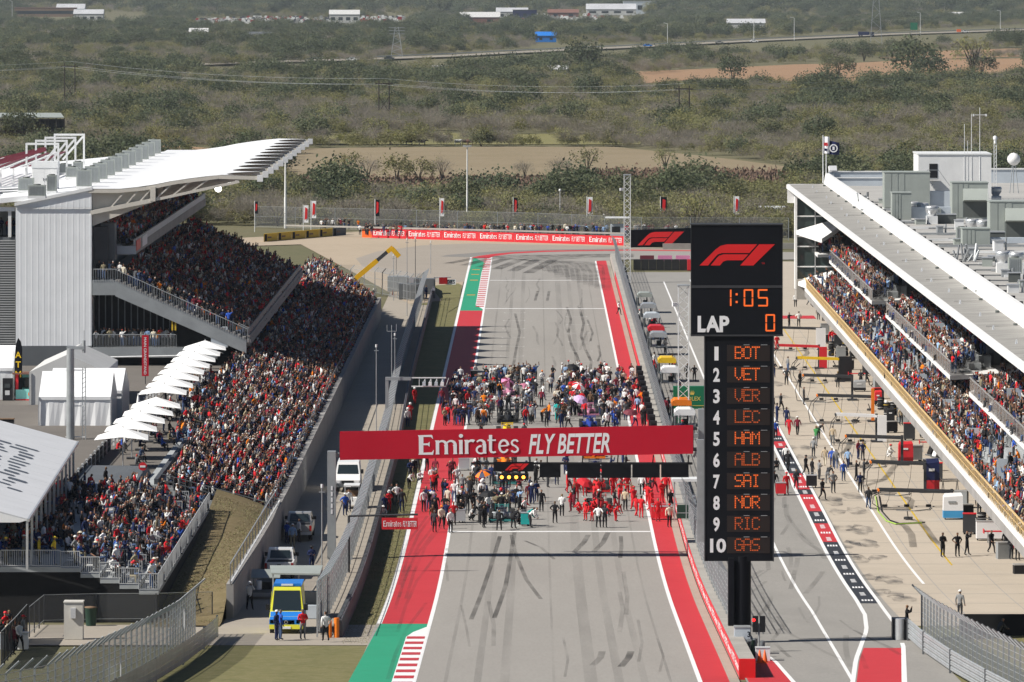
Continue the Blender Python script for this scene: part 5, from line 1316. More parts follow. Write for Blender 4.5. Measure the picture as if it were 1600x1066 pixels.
for i,(u,lab, cols) in enumerate([(1286,'white flag with red and dark print at the end of the pit roof',('sign_white','bright_red','navy')),(1291,'dark blue flag with white ring emblem blowing at the end of the pit roof',('navy','sign_white','navy'))]):
 y = FE - 1; x = PX(u,y); t = thing('flag',lab,'flag',(x,y,17.0),0); h = PZ((211,216)[i],y) - 17
 mb = MB(); mb.tube((0,0,0),(0,0,h),.07,'white_steel',6,.05); part('pole',mb,t)
 w = (.75,1.55)[i]; fh = (2.0,1.7)[i]; n = 8; vs = []
 for k in range(n + 1): s = k / n; vs += [(w * s,.12 * math.sin(s * 7) - .3 * s,h - .2 - .35 * s * i),(w * s,.12 * math.sin(s * 7 + .6) - .3 * s,h - .2 - fh - .1 * s * i)]
 mb = MB(); mb.add(vs,[(2 * k,2 * k + 1,2 * k + 3,2 * k + 2) for k in range(n)], cols[0]); part('cloth',mb,t)
 mb = MB()
 if i: mb.lathe([(.5,-.0),(.36,-.0)],'sign_white',(.85,-.36,h - 1.2),14,'y'); mb.box(.72,.98,-.365,-.36,h - 1.4,h - 1.0,'sign_white')
 else: mb.box(.1,.6,-.3,-.27,h - 1.3,h - .9,'bright_red'); mb.box(.15,.5,-.3,-.27,h - 1.9,h - 1.6,'navy')
 part('emblem',mb,t)
x,y = PX(1301,FE - 3),FE - 3; t = thing('floodlight','white floodlight box at the corner of the pit roof','floodlight',(x,y,18.0))
mb = MB(); mb.obox((0,0,.8),(.95,.35,.6),'sign_white',.2,-.4); part('housing',mb,t); mb = MB(); mb.tube((0,0,-1.0),(0,0,.6),.05,'galv'); part('pole',mb,t)
for k,(u,v,lab) in enumerate([(1346,323,'cluster of pipes and valves on the roof near the parapet'),(1508,408,'jumble of grey pipework beside the parapet in mid roof')]):
 x,y = roof_at(u,v); mb = MB()
 for j in range(14): a = Vector((x + rnd.uniform(-.8,.9),y + rnd.uniform(-2,2),ZR)); mb.tube(a,a + Vector((rnd.uniform(-.5,.5),rnd.uniform(-1,1),rnd.uniform(.5,1.6))),.09,rnd.choice(('galv_dark','galv','white_steel')),5)
 solo('roof_pipes',mb,lab,'pipes')
mb = MB()
for k in range(14):
 x0,y = roof_at(1330 + k * 20,330 + k * 9.5); mb.beam((x0 + 1,y,ZR + .15),(x0 + 6 + rnd.uniform(0,8),y + rnd.uniform(-1,1),ZR + .15),.25,.2,'white_steel' if k % 2 else 'galv')
solo('roof_ducts',mb,'long pale ducts and pipe runs lying across the pit roof','pipes')
x,y = roof_at(1418,350)
for k,(u,v,lab) in enumerate([(1402,340,'white access hatch box near the left of the roof'),(1412,332,'white low box between pavers and slatted unit')]):
 x,y = roof_at(u,v); mb = MB(); mb.box(-.6,.6,-.6,.6,0,.8,'white_paint'); mb.box(-.66,.66,-.66,.66,.8,.9,'white_steel'); solo('roof_hatch',mb,lab,'hatch',(x,y,ZR))
x,y = roof_at(1575,330); t = thing('railing','grey roof railings at the far right of the pit roof','railing',(x,y,ZR))
for j in range(3): rail_panel((-1.5,4 * j,0),(4,4 * j,0),n=10, parent=t,m='galv',nm='rail_panel')
WHICH = ['first','second','third','fourth','fifth','sixth','seventh','eighth','ninth','tenth','eleventh','twelfth','thirteenth','fourteenth','fifteenth','sixteenth','seventeenth','eighteenth']
r6 = random.Random(4)
for k in range(18):
 v = 318 + k * 8.2; u = 1300 + (v - 285) * 1.54 + 26 + (k * 37 % 70) * (1.3 if v < 400 else .6)
 if u > 1605: u = 1600 - k
 x,y = roof_at(u,v); t = thing('vent_box',f'small roof vent behind the parapet, {WHICH[k]} from the far end','vent box',(x,y,ZR),r6.uniform(-.1,.1),'small vents on the pit roof'); w,d,h = r6.uniform(.5,1.1),r6.uniform(.5,1.2),r6.uniform(.4,1.0); m = ('hvac','white_steel','galv','hvac_dark')[k % 4]
 mb = MB(); mb.box(-w / 2,w / 2,-d / 2,d / 2,0,h,m); part('box',mb,t); mb = MB(); mb.box(-w / 2 - .06,w / 2 + .06,-d / 2 - .06,d / 2 + .06,h,h + .07,'alu'); part('cap',mb,t)
 mb = MB(); mb.tube((w / 2 + .3,0,0),(w / 2 + .3,0,h * 1.3),.09,'galv',6); mb.beam((-w / 2 - 2.5,.3,.12),(-w / 2,.3,.12),.1,.1,'galv_dark'); part('pipe',mb,t)
# ------------------------------------------------------------------ lettering and emblems
def strokes_emirates(h):
 """flared serif capitals and lower case drawn as pen strokes; returns list of (verts, faces) in (a, b) plus total width; unit: x height .7 h"""
 out = []; X = 0
 def pen(pts,w0,w1=None):
  w1 = w0 if w1 is None else w1; n = len(pts); vs = []
  for i,p in enumerate(pts):
   a = pts[max(0,i - 1)]; b = pts[min(n - 1,i + 1)]; d = Vector((b[0] - a[0],b[1] - a[1],0)).normalized(); w = (w0 + (w1 - w0) * i / max(1,n - 1)) / 2
   vs += [(p[0] - d.y * w,p[1] + d.x * w),(p[0] + d.y * w,p[1] - d.x * w)]
  out.append((vs,[(2 * k,2 * k + 1,2 * k + 3,2 * k + 2) for k in range(n - 1)]))
 def arc(cx,cy,rx,ry,a0,a1,n=12): return [(cx + rx * math.cos(R(a0 + (a1 - a0) * k / n)),cy + ry * math.sin(R(a0 + (a1 - a0) * k / n))) for k in range(n + 1)]
 def stem(x,y0,y1,w=.15): 
  out.append(([(x - w * .62,y0),(x + w * .62,y0),(x + w * .5,y0 + .09),(x + w * .5,y1 - .05),(x + w * .5,y1),(x - w * .75,y1),(x - w * .55,y1 - .09),(x - w * .5,y0 + .09)],[(0,1,2,7),(7,2,3,6),(6,3,4,5)]))
 # E
 stem(.12,0,1.0,.2); pen([(.02,.05),(.66,.05)],.1,.13); pen([(.02,.955),(.60,.955)],.09,.11); pen([(.1,.53),(.46,.53)],.09,.1)
 out.append(([(.56,.9),(.66,.78),(.62,1.0)],[(0,1,2)])); out.append(([(.58,.1),(.70,.25),(.66,0)],[(0,2,1)])); out.append(([(.42,.48),(.50,.40),(.50,.66),(.42,.58)],[(0,1,2,3)]))
 X = .86
 # m
 stem(X,0,.72); pen(arc(X + .20,.46,.20,.22,180,0),.06,.15); stem(X + .40,0,.48); pen(arc(X + .60,.46,.20,.22,180,0),.06,.15); stem(X + .80,0,.48); X += 1.06
 # i
 stem(X,0,.72); out.append(([(X + .1 * math.cos(R(k * 36)),.93 + .1 * math.sin(R(k * 36))) for k in range(10)],[tuple(range(10))])); X += .26
 # r
 stem(X,0,.72); pen(arc(X + .22,.46,.21,.22,180,55),.06,.15); X += .46
 # a
 pen(arc(X + .16,.5,.18,.19,150,0,10),.07,.15); stem(X + .35,0,.5); pen(arc(X + .18,.2,.19,.19,80,360,14),.1,.07); X += .62
 # t
 pen([(X,.95),(X,.16),(X + .04,.08),(X + .14,.05),(X + .24,.08)],.15,.08); pen([(X - .14,.68),(X + .24,.68)],.08); X += .40
 # e
 pen([(X + .02,.37),(X + .38,.40)],.07); pen(arc(X + .2,.36,.2,.31,8,330,18),.12,.09); X += .56
 # s
 pen(arc(X + .14,.53,.14,.14,20,250,10) + [(X + .2,.34)] + arc(X + .13,.19,.15,.14,70,-160,10),.09,.09); X += .30
 return [([(x * h,y * h) for x,y in vs],fs) for vs,fs in out],X * h
def put_emirates(mb, origin, right,up,h,m, width=None):
 st,w = strokes_emirates(h); k = width / w if width else 1
 o,r,u = Vector(origin), Vector(right).normalized(), Vector(up).normalized(); nrm = r.cross(u)
 for i,(vs,fs) in enumerate(st): mb.add([o + r * (a * k) + u * b + nrm * (.0016 * i) for a,b in vs],fs,m)
 return w * k
def f1_logo(mb, origin, right,up,w,m):
 """slanted racing emblem of three bars, width w"""
 o,r,u = Vector(origin), Vector(right).normalized(), Vector(up).normalized(); k = w / 120.0
 P = lambda pts: [o + r * (x * k) + u * ((33 - y) * k) for x,y in pts]
 mb.add(P([(0,33),(13,33),(24,20),(28,16),(34,14),(76,14),(88,0.6),(42,0.6),(32,3),(24,9)]),[(0,1,2,9),(9,2,3,8),(8,3,4,7),(7,4,5,6)],m)
 mb.add(P([(17,33),(31,33),(36,27),(42,25),(66,25),(74.5,16),(37,16),(30,18),(26,22)]),[(0,1,2,8),(8,2,3,7),(7,3,4,6),(6,4,5)],m)
 mb.add(P([(62,33),(82,33),(115,0.6),(91,0.6)]),[(0,1,2,3)],m)

# ------------------------------------------------------------------ barriers and catch fences
t = thing('barrier','grey track barrier along the left verge, orange at its near end','barrier')
y = 336.0; k = 0
while y < 735:
 y2 = y + 5.96; mb = MB()
 mb.hexa([(BAR(y) - .28,y,gz(y) - .1),(BAR(y) + .02,y,gz(y) - .1),(BAR(y2) + .02,y2,gz(y2) - .1),(BAR(y2) - .28,y2,gz(y2) - .1)],[(BAR(y) - .24,y,gz(y) + 1.05),(BAR(y) - .04,y,gz(y) + 1.05),(BAR(y2) - .04,y2,gz(y2) + 1.05),(BAR(y2) - .24,y2,gz(y2) + 1.05)],'conveyor')
 b = part('barrier_block',mb,t)
 if k < 24:
  mb = MB()
  for j in range(5): yy = y + .6 + 1.2 * j; mb.box(BAR(yy) - .34,BAR(yy) - .1,yy - .12,yy + .12,gz(yy) + 1.0,gz(yy) + 1.2,'galv_dark')
  part('clamp',mb,b)
 y += 6; k += 1
mb = MB(); mb.tube((-11.75,335.8,gz(336)),(-11.75,335.8,gz(336) + 1.15),.16,'orange',10); mb.tube((-12.15,335.7,gz(336)),(-12.15,335.7,gz(336) + 1.0),.12,'orange',8); part('end_roll',mb,t)
mb = MB()
for (x0,y0),(x1,y1) in (((-13.3,735),(-13.7,752)),((-13.7,752),(-15.2,764)),((-15.2,764),(-18,770))): mb.hexa([(x0,y0,0),(x0 + .3,y0,0),(x1 + .3,y1,0),(x1,y1,0)],[(x0,y0,1),(x0 + .3,y0,1),(x1 + .3,y1,1),(x1,y1,1)],'conveyor')
part('curved_end',mb,t)
def fence(name, label, path,h, every, over=None,m='wire_mesh', base=0, top_h=None,zs=None, postm='galv', wires=7,pr=.05):
 """catch fence along path [(x, y)...]: posts with bent tops, wire sheets and cables"""
 t = thing(name, label,'fence'); pts = [Vector((x,y,0)) for x,y in path]
 L = [0]
 for a,b in zip(pts[:-1],pts[1:]): L.append(L[-1] + (b - a).length)
 n = max(1, round(L[-1] / every)); P = []
 for i in range(n + 1):
  s = L[-1] * i / n; P.append(Vector((np.interp(s,L,[p.x for p in pts]),np.interp(s,L,[p.y for p in pts]),0)))
 Z = [(zs(p.x,p.y) if zs else gz(p.y)) + base for p in P]
 for i,p in enumerate(P):
  mb = MB(); mb.beam((p.x,p.y,Z[i]),(p.x,p.y,Z[i] + h),pr * 2,pr * 2, postm)
  if over: mb.beam((p.x,p.y,Z[i] + h),(p.x + over[0],p.y + over[1],Z[i] + h + .55),pr * 1.6,pr * 1.6, postm)
  part('post',mb,t)
 for i in range(n):
  a,b = P[i],P[i + 1]; mb = MB()
  mb.quad((a.x,a.y,Z[i] + .1),(b.x,b.y,Z[i + 1] + .1),(b.x,b.y,Z[i + 1] + h),(a.x,a.y,Z[i] + h),m)
  if over: mb.quad((a.x,a.y,Z[i] + h),(b.x,b.y,Z[i + 1] + h),(b.x + over[0],b.y + over[1],Z[i + 1] + h + .55),(a.x + over[0],a.y + over[1],Z[i] + h + .55),m)
  part('wire_panel',mb,t)
 mb = MB()
 for w in range(wires):
  z = .25 + (h - .25) * w / (wires - 1)
  for i in range(n): mb.beam((P[i].x,P[i].y,Z[i] + z),(P[i + 1].x,P[i + 1].y,Z[i + 1] + z),.03,.03,'galv')
 o = part('cables',mb,t); o['kind'] = 'stuff'
 return t
fence('catch_fence','tall wire catch fence between the service road and the track',[(FEN(y),y) for y in range(336,736,19)],3.3,3.6,(.75,.1))
fence('catch_fence','curved wire catch fence at the lower left in front of the path',[(-20.25,338),(-20.5,318),(-21.2,305),(-22.4,290),(-23.8,277),(-25.8,270),(-30,266)],2.75,1.9,(.6,.35),'dense_mesh', wires=8)
fence('catch_fence','curved wire catch fence at the lower right beside the pit exit',[(22.7,334.5),(23.0,322),(23.8,305),(24.9,289),(26.5,270)],2.6,1.9,(-.55,.3),'dense_mesh', wires=8)
fence('catch_fence','wire fence standing on the pit wall',[(11.45,338),(11.45,480),(11.5,820)],2.6,3.6,(-.55,.1), base=1.0)
fence('catch_fence','distant wire fence behind the wall of the last corner',[(PX(395,930),940),(PX(560,930),930),(PX(700,925),922),(PX(850,915),912),(PX(985,900),897),(PX(1230,900),895)],3.6,7.5, None,'thin_mesh', wires=3)
fence('catch_fence','curved fence at the far end of the service road',[(-27.8,748),(-25.5,752),(-21.5,746),(-17.8,735),(-15.6,727),(-14.4,735)],3.0,3.2,(.5,-.3),'thin_mesh', wires=4)
fence('wire_fence','low dark wire fence in front of the black skirt of the small stand',[(-29.9,336),(-30.0,347.5),(-27,348.2),(-23,348.6),(-19.9,350)],1.8,3.5, None,'thin_mesh', wires=2, postm='dark_steel',pr=.035)
fence('screen_fence','dark screened fence beside the group at the lower left corner',[(-29.95,335),(-29.6,324),(-29.3,312)],2.0,2.6, None,'shade_cloth', wires=2, postm='dark_steel',pr=.035)
def armco(label, path, n_rails=4):
 t = thing('guard_rail', label,'guard rail')
 for (x0,y0),(x1,y1) in zip(path[:-1], path[1:]):
  for r in range(n_rails):
   mb = MB(); z0,z1 = gz(y0) + .12 + .29 * r,gz(y1) + .12 + .29 * r; d = Vector((x1 - x0,y1 - y0,0)).normalized(); s = Vector((d.y,-d.x,0)) * .07
   pr_ = [(0,0),(.6,.04),(1,.1),(.6,.16),(1,.22),(0,.28)]
   vs = [(x0 + s.x * a,y0 + s.y * a,z0 + b) for a,b in pr_] + [(x1 + s.x * a,y1 + s.y * a,z1 + b) for a,b in pr_]
   mb.add(vs,[(k,k + 1,k + 7,k + 6) for k in range(5)] + [(0,6,11,5)],'galv'); part('rail',mb,t)
  mb = MB(); mb.box(x0 - .12,x0 + .0,y0 - .07,y0 + .07,gz(y0),gz(y0) + 1.3,'galv_dark'); part('post',mb,t)
armco('stacked steel guard rail in front of the lower left catch fence',[(-18.75,336),(-18.95,326),(-19.4,314),(-20.1,302),(-21.2,288),(-22.6,274)])
armco('stacked steel guard rail in front of the lower right catch fence',[(21.85,333),(22.0,322),(22.5,308),(23.3,294),(24.4,278)])
mb = MB(); mb.tube((21.35,333.5,gz(333)),(21.35,333.5,gz(333) + 1.25),.3,'alu',10); mb.box(20.95,21.9,333.9,335,gz(334),gz(334) + 1.2,'dark_steel'); mb.tube((21.75,333.5,gz(333)),(21.75,333.5,gz(333) + 1.2),.22,'black',8)
solo('impact_attenuator',mb,'grey and black impact roll at the end of the right guard rail','barrier')
mb = MB(); mb.box(25.2,40,338,338.3,gz(338) - .2,gz(338) + 1.2,'black_cloth'); solo('screen_wall',mb,'low black wall behind the lower right fence','wall')

# ------------------------------------------------------------------ pit wall
t = thing('pit_wall','pit wall with red panels of repeated white lettering facing the track','wall')
y = 305.0; k = 0
while y < 822:
 y2 = y + (5.97 if y < 480 else 11.97); mb = MB()
 mb.hexa([(10.92,y,gz(y) - .1),(11.75,y,gz(y) - .1),(11.75,y2,gz(y2) - .1),(10.92,y2,gz(y2) - .1)],[(10.92,y,gz(y) + 1.0),(11.75,y,gz(y) + 1.0),(11.75,y2,gz(y2) + 1.0),(10.92,y2,gz(y2) + 1.0)],'concrete')
 w = part('wall_block',mb,t)
 if y < 780:
  mb = MB(); mb.quad((10.9,y,gz(y) + .02),(10.9,y2,gz(y2) + .02),(10.9,y2,gz(y2) + .98),(10.9,y,gz(y) + .98),'ad_red'); part('ad_panel',mb,w)
  if y < 560:
   sl = (gz(y2) - gz(y)) / (y2 - y); mb = MB()
   put_text(mb,'Emirates' if k % 2 == 0 else 'FLY BETTER',(10.888,y2 - .4,gz(y2 - .4) + .32),(0,-1,-sl),(0,0,1),.42,'sign_white',.03, shear=0 if k % 2 == 0 else .2, width=(y2 - y) * .84); part('lettering',mb,w)
 y = y2 + .03; k += 1
mb = MB(); mb.box(10.9,11.77,304.7,304.95,gz(305) - .2,gz(305) + 1.02,'logo_red'); part('end_panel',mb,t)
# starting order boards hung on the pit wall
for k in range(13):
 y = 496 + k * 7.2; t = thing('signal_box',f'black box on the pit wall, {["nearest", "second", "third", "fourth", "fifth", "sixth", "seventh", "eighth", "ninth", "tenth", "eleventh", "twelfth", "farthest"][k]} of the row','signal box',(10.6,y,0),0,'black boxes along the pit wall')
 mb = MB(); mb.box(-.32,.28,-.35,.35,.75,1.75,'black'); part('case',mb,t); mb = MB(); mb.box(-.22,.18,-.38,-.352,.95,1.55,'sign_black'); part('screen',mb,t); mb = MB(); mb.box(-.3,.3,-.3,.3,.0,.74,'ad_red'); part('base',mb,t)

# ------------------------------------------------------------------ start gantry
GY = 404.6
t = thing('start_gantry','start gantry across the track with a long dark red banner reading Emirates FLY BETTER','gantry')
def gx(u,y=GY): return PX(u,y)
tilt = .45
zb = lambda x: 7.25 + tilt * (x + 14) / 25.2; ztp = lambda x: 9.28 + tilt * (x + 14) / 25.2
xa,xb = gx(531),gx(1083)
mb = MB(); mb.hexa([(xa,GY - .12,zb(xa)),(xb,GY - .12,zb(xb)),(xb,GY,zb(xb)),(xa,GY,zb(xa))],[(xa,GY - .12,ztp(xa)),(xb,GY - .12,ztp(xb)),(xb,GY,ztp(xb)),(xa,GY,ztp(xa))],'banner_red'); ban = part('banner',mb,t)
mb = MB(); rv = (1,0, tilt / 25.2)
zE = PZ(710.5,GY) ; put_emirates(mb,(gx(654),GY - .135,zE),rv,(0,0,1),.0455 * 30.5,'sign_white', width=gx(810) - gx(654)); part('lettering',mb,ban)
mb = MB(); put_text(mb,'FLY BETTER',(gx(826),GY - .135,PZ(708.5,GY)),rv,(0,0,1),.0455 * 31,'sign_white',.022, shear=.22, width=gx(953) - gx(826)); part('lettering',mb,ban)
mb = MB()
for yy in (GY + .1,GY + 1.5):
 for zz in (7.5,9.0): mb.beam((xa,yy,zz),(xb + .3,yy,zz + tilt),.14,.14,'dark_steel')
for k in range(14):
 x = xa + (xb - xa) * k / 13; mb.beam((x,GY + .1,7.5 + tilt * k / 13),(x,GY + 1.5,9 + tilt * k / 13),.08,.08,'dark_steel'); mb.beam((x,GY + .1,9 + tilt * k / 13),(x,GY + .1,7.5 + tilt * k / 13),.08,.08,'dark_steel')
part('truss',mb,t)
mb = MB(); mb.hexa([(xa,GY + .15,7.35),(xb,GY + .15,7.35 + tilt),(xb,GY + 2.3,7.35 + tilt),(xa,GY + 2.3,7.35)],[(xa,GY + .15,7.47),(xb,GY + .15,7.47 + tilt),(xb,GY + 2.3,7.47 + tilt),(xa,GY + 2.3,7.47)],'dark_steel'); part('catwalk',mb,t)
for x,zt in ((gx(516),PZ(706,GY)),(gx(1096),PZ(640,GY))):
 mb = MB(); mb.box(x - .22,x + .38,GY + .2,GY + 1.0,gz(GY) - .1,zt,'grey_steel'); lg = part('leg',mb,t)
 mb = MB()
 for k in range(5): mb.box(x + .05,x + .16,GY + .17,GY + .198,3.4 + .42 * k,3.7 + .42 * k,'sign_white')
 part('marks',mb,lg)
mb = MB(); mb.beam((gx(513),GY + .6,PZ(712,GY)),(xa + .2,GY + .6,PZ(712,GY)),.3,.3,'grey_steel'); mb.beam((xb,GY + .6,8.9),(gx(1100),GY + .6,9.0),.3,.3,'grey_steel'); mb.beam((gx(1084),GY + .6,7.4),(gx(1100),GY + .6,8.8),.16,.16,'grey_steel'); part('arm',mb,t)
mb = MB(); zl = PZ(722.5,GY + 4); mb.box(gx(736,GY + 4),gx(1082,GY + 4),GY + 3.9,GY + 4.1,zl - .16,zl,'black')
for k in range(7): x = gx(745 + 55 * k,GY + 4); mb.beam((x,GY + 4,zl),(x,GY + 1.5,zl + .7),.08,.08,'black')
part('light_beam',mb,t)
# start lights: an emblem board and four lamps, dark panels on the right
LY = GY + 3.85
mb = MB(); mb.box(gx(771,LY),gx(834,LY),LY,LY + .2,PZ(737,LY),PZ(722,LY),'sign_black'); eb = part('emblem_board',mb,t)
mb = MB(); f1_logo(mb,(gx(789,LY),LY - .012,PZ(735,LY)),(1,0,0),(0,0,1),gx(828,LY) - gx(789,LY),'logo_red'); part('emblem',mb,eb)
mb = MB(); mb.box(gx(778,LY),gx(826,LY),LY,LY + .2,PZ(750,LY),PZ(740,LY),'black'); lp = part('lamp_panel',mb,t)
for k in range(4):
 u = 784 + 11.3 * k; mb = MB(); x,z = gx(u,LY),PZ(745.8,LY); mb.lathe([(.125,-.01),(.001,-.03)],'lamp_amber',(x,LY,z),12,'y'); mb.lathe([(.15,0),(.15,-.1),(.13,-.1),(.126,-.01)],'black',(x,LY,z),12,'y'); part('lamp',mb,lp)
for u0,u1,v1 in ((843,876,746),(886,938,747),(940,986,747),(988,1031,746.5),(1033,1076,746)):
 mb = MB(); mb.box(gx(u0,LY),gx(u1,LY),LY,LY + .2,PZ(v1,LY),PZ(725,LY),'sign_black'); part('light_panel',mb,t)
# scaffold at the right foot of the gantry
t = thing('marshal_post','pale steel marshal stand with flat roof beside the right leg of the gantry','marshal post',(0,0,0)); y = 426
mb = MB(); mb.box(PX(1050,y),PX(1092,y),y - .6,y + 1.4,3.85,4.05,'white_steel'); part('roof',mb,t)
mb = MB()
for u in (1054,1072,1090):
 for dy in (-.4,1.2): mb.beam((PX(u,y),y + dy,.9),(PX(u,y),y + dy,3.85),.07,.07,'galv')
for z in (1.5,2.2,2.9): mb.beam((PX(1052,y),y - .4,z),(PX(1092,y),y - .4,z),.05,.05,'galv')
part('frame',mb,t)
mb = MB(); mb.box(PX(1058,y),PX(1088,y),y + .4,y + .9,1.0,2.0,'bin_green'); mb.box(PX(1078,y),PX(1087,y),y - .3,y,2.1,2.8,'blue_grey'); part('equipment',mb,t)

# ------------------------------------------------------------------ score tower
SY = 331.0
def sx(u): return PX(u,SY)
def sz(v): return PZ(v,SY)
DOTS = {'A': '01110 10001 10001 11111 10001 10001 10001','B': '11110 10001 10001 11110 10001 10001 11110','C': '01110 10001 10000 10000 10000 10001 01110','E': '11111 10000 10000 11110 10000 10000 11111',
  'G': '01110 10001 10000 10111 10001 10001 01110','H': '10001 10001 10001 11111 10001 10001 10001','I': '01110 00100 00100 00100 00100 00100 01110','L': '10000 10000 10000 10000 10000 10000 11111',
  'M': '10001 11011 10101 10101 10001 10001 10001','N': '10001 11001 10101 10011 10001 10001 10001','O': '01110 10001 10001 10001 10001 10001 01110','R': '11110 10001 10001 11110 10100 10010 10001',
  'S': '01111 10000 10000 01110 00001 00001 11110','T': '11111 00100 00100 00100 00100 00100 00100','V': '10001 10001 10001 10001 10001 01010 00100'}
t = thing('score_tower','tall black scoring tower with orange lap count and driver codes beside the pit lane','scoreboard')
mb = MB(); mb.box(sx(1080),sx(1223),SY,SY + 1.0,sz(524),sz(352),'sign_black'); ub = part('upper_cabinet',mb,t)
mb = MB(); mb.box(sx(1079),sx(1224),SY - .04,SY + 1.04,sz(352),sz(350),'dark_steel'); mb.box(sx(1080),sx(1223),SY - .03,SY - .001,sz(450),sz(446),'dark_steel'); mb.box(sx(1079.4),sx(1224),SY - .05,SY + 1.05,sz(525.5),sz(523),'dark_steel'); part('frame',mb,ub)
mb = MB(); f1_logo(mb,(sx(1093),SY - .012,sz(415)),(1,0,0),(0,0,1),sx(1216) - sx(1093),'logo_red'); part('emblem',mb,ub)
mb = MB(); put_text(mb,'TM',(sx(1190),SY - .012,sz(413)),(1,0,0),(0,0,1),.1,'logo_red'); part('trade_mark',mb,ub)
mb = MB(); put_text(mb,'LAP',(sx(1090),SY - .012,sz(518)),(1,0,0),(0,0,1),sz(493.5) - sz(518),'sign_white',.04, width=sx(1139.5) - sx(1090)); part('lettering',mb,ub)
SEG = {'0': 'abcdef','1': 'bc','5': 'afgcd'}
def seven(mb,ch,u0,u1,v0,v1,m):
 x0,x1,z1,z0 = sx(u0),sx(u1),sz(v0),sz(v1); zm = (z0 + z1) / 2; w = .09; g = .03
 S = {'a': (x0 + g,x1 - g,z1 - w,z1),'d': (x0 + g,x1 - g,z0,z0 + w),'g': (x0 + g,x1 - g,zm - w / 2,zm + w / 2),'f': (x0,x0 + w,zm + g,z1 - g),'b': (x1 - w,x1,zm + g,z1 - g),'e': (x0,x0 + w,z0 + g,zm - g),'c': (x1 - w,x1,z0 + g,zm - g)}
 for s in SEG[ch]: a,b,c,d = S[s]; mb.add([(a,SY - .014,c),(b,SY - .014,c),(b,SY - .014,d),(a,SY - .014,d)],[(0,1,2,3)],m)
for c_,a_,b_ in (('1',1128,1143),('0',1162,1177),('5',1184,1200)):
 mb = MB(); seven(mb,c_,a_,b_,452,479,'led_orange'); part('digit',mb,ub)
mb = MB()
for v in (460,472): mb.add([(sx(1151) + a,SY - .014,sz(v) + b) for a,b in ((-.06,-.06),(.06,-.06),(.06,.06),(-.06,.06))],[(0,1,2,3)],'led_orange')
part('colon',mb,ub)
mb = MB(); seven(mb,'0',1196,1211,491,518,'led_orange'); part('digit',mb,ub)
mb = MB(); mb.box(sx(1102),sx(1207.5),SY + .05,SY + .95,sz(877),sz(525.5),'sign_black'); lc = part('lower_cabinet',mb,t)
mb = MB(); mb.box(sx(1207.5),sx(1209.5),SY + .02,SY + .98,sz(877.5),sz(525.6),'dark_steel'); mb.box(sx(1100.8),sx(1102),SY + .02,SY + .98,sz(877.5),sz(525.6),'dark_steel'); part('edge_trim',mb,lc)
for i, code in enumerate(('BOT','VET','VER','LEC','HAM','ALB','SAI','NOR','RIC','GAS')):
 vc = 552 + 33.35 * i
 mb = MB(); z = SY + .035; mb.box(sx(1136),sx(1203),SY + .03,SY + .048,sz(vc + 12.5),sz(vc - 12.5),'led_off'); row = part('display',mb,lc)
 mb = MB(); mb.box(sx(1162),sx(1171),SY + .0,SY + .029,sz(vc - 12.6),sz(vc - 13.4),'galv'); mb.box(sx(1189),sx(1199),SY + .0,SY + .029,sz(vc - 12.6),sz(vc - 13.4),'galv'); part('clip',mb,row)
 mb = MB(); n = str(i + 1); h = sz(vc - 10.5) - sz(vc + 10.5); put_text(mb,n,(sx(1119.5 if i < 9 else 1122),SY + .04,sz(vc + 10.5)),(1,0,0),(0,0,1),h,'sign_white',.035, width=.38 if 0 < i < 9 else (.24 if i == 0 else .93), center=True); part('number',mb,lc)
 mb = MB(); dim = 'led_orange' if i in (0,1,4,6,7) else 'led_dim'; hh = sz(vc - 9) - sz(vc + 10)
 for c,ch in enumerate(code):
  rows = DOTS[ch].split()
  for r in range(7):
   for q in range(5):
    if rows[r][q] == '1':
     a = sx(1149) + c * (.0372 * 13.4) + q * .098; b = sz(vc - 9.5) - r * hh / 6.6; d = .034; jx = (r * 7 + q * 3 + c) % 3 * .004
     mb.add([(a - d,SY + .018,b - d - jx),(a + d,SY + .018,b - d - jx),(a + d,SY + .018,b + d),(a - d,SY + .018,b + d)],[(0,1,2,3)],dim)
 o = part('letters',mb,row); o['kind'] = 'stuff'
mb = MB(); mb.tube((sx(1160),SY + .5,gz(SY) - .2),(sx(1160),SY + .5,sz(870)),.52,'sign_black',20); mb.box(sx(1138),sx(1147),SY - .1,SY + .9,gz(SY) - .1,sz(872),'sign_black'); part('pole',mb,t)
mb = MB(); mb.box(sx(1090),sx(1101.5),SY + 1.2,SY + 1.6,sz(850),sz(690),'galv'); part('conduit',mb,t)
# signal lights, cabinet and cones at the foot of the tower
t = thing('signal_lights','pair of black signal boxes with one red lamp at the foot of the score tower','traffic light',(PX(1186,324),324,gz(324)))
for s in (-.2,.2):
 mb = MB(); mb.box(s - .16,s + .16,0,.2,PZ(988,324) - gz(324),PZ(963,324) - gz(324),'black'); c = part('case',mb,t)
mb = MB(); mb.lathe([(.10,-.01),(.001,-.03)],'lamp_red',(-.3,0,PZ(969,324) - gz(324)),12,'y'); part('lamp',mb,t)
mb = MB(); mb.tube((0,.1,0),(0,.1,1.6),.06,'galv'); mb.beam((-.4,.1,PZ(975,324) - gz(324)),(.4,.1,PZ(975,324) - gz(324)),.05,.05,'galv'); part('pole',mb,t)
t = thing('control_cabinet','blue grey cabinet with black mark beside the pit wall end','cabinet',(PX(1160,322),322,gz(322)))
mb = MB(); mb.box(-.45,.45,0,.8,0,1.5,'blue_grey'); part('body',mb,t); mb = MB(); put_text(mb,'3',(.28,-.01,1.0),(1,0,0),(0,0,1),.3,'sign_black',.02); part('number',mb,t); mb = MB(); mb.box(-.47,.47,-.03,.83,1.5,1.56,'galv'); part('lid',mb,t)
mb = MB(); 
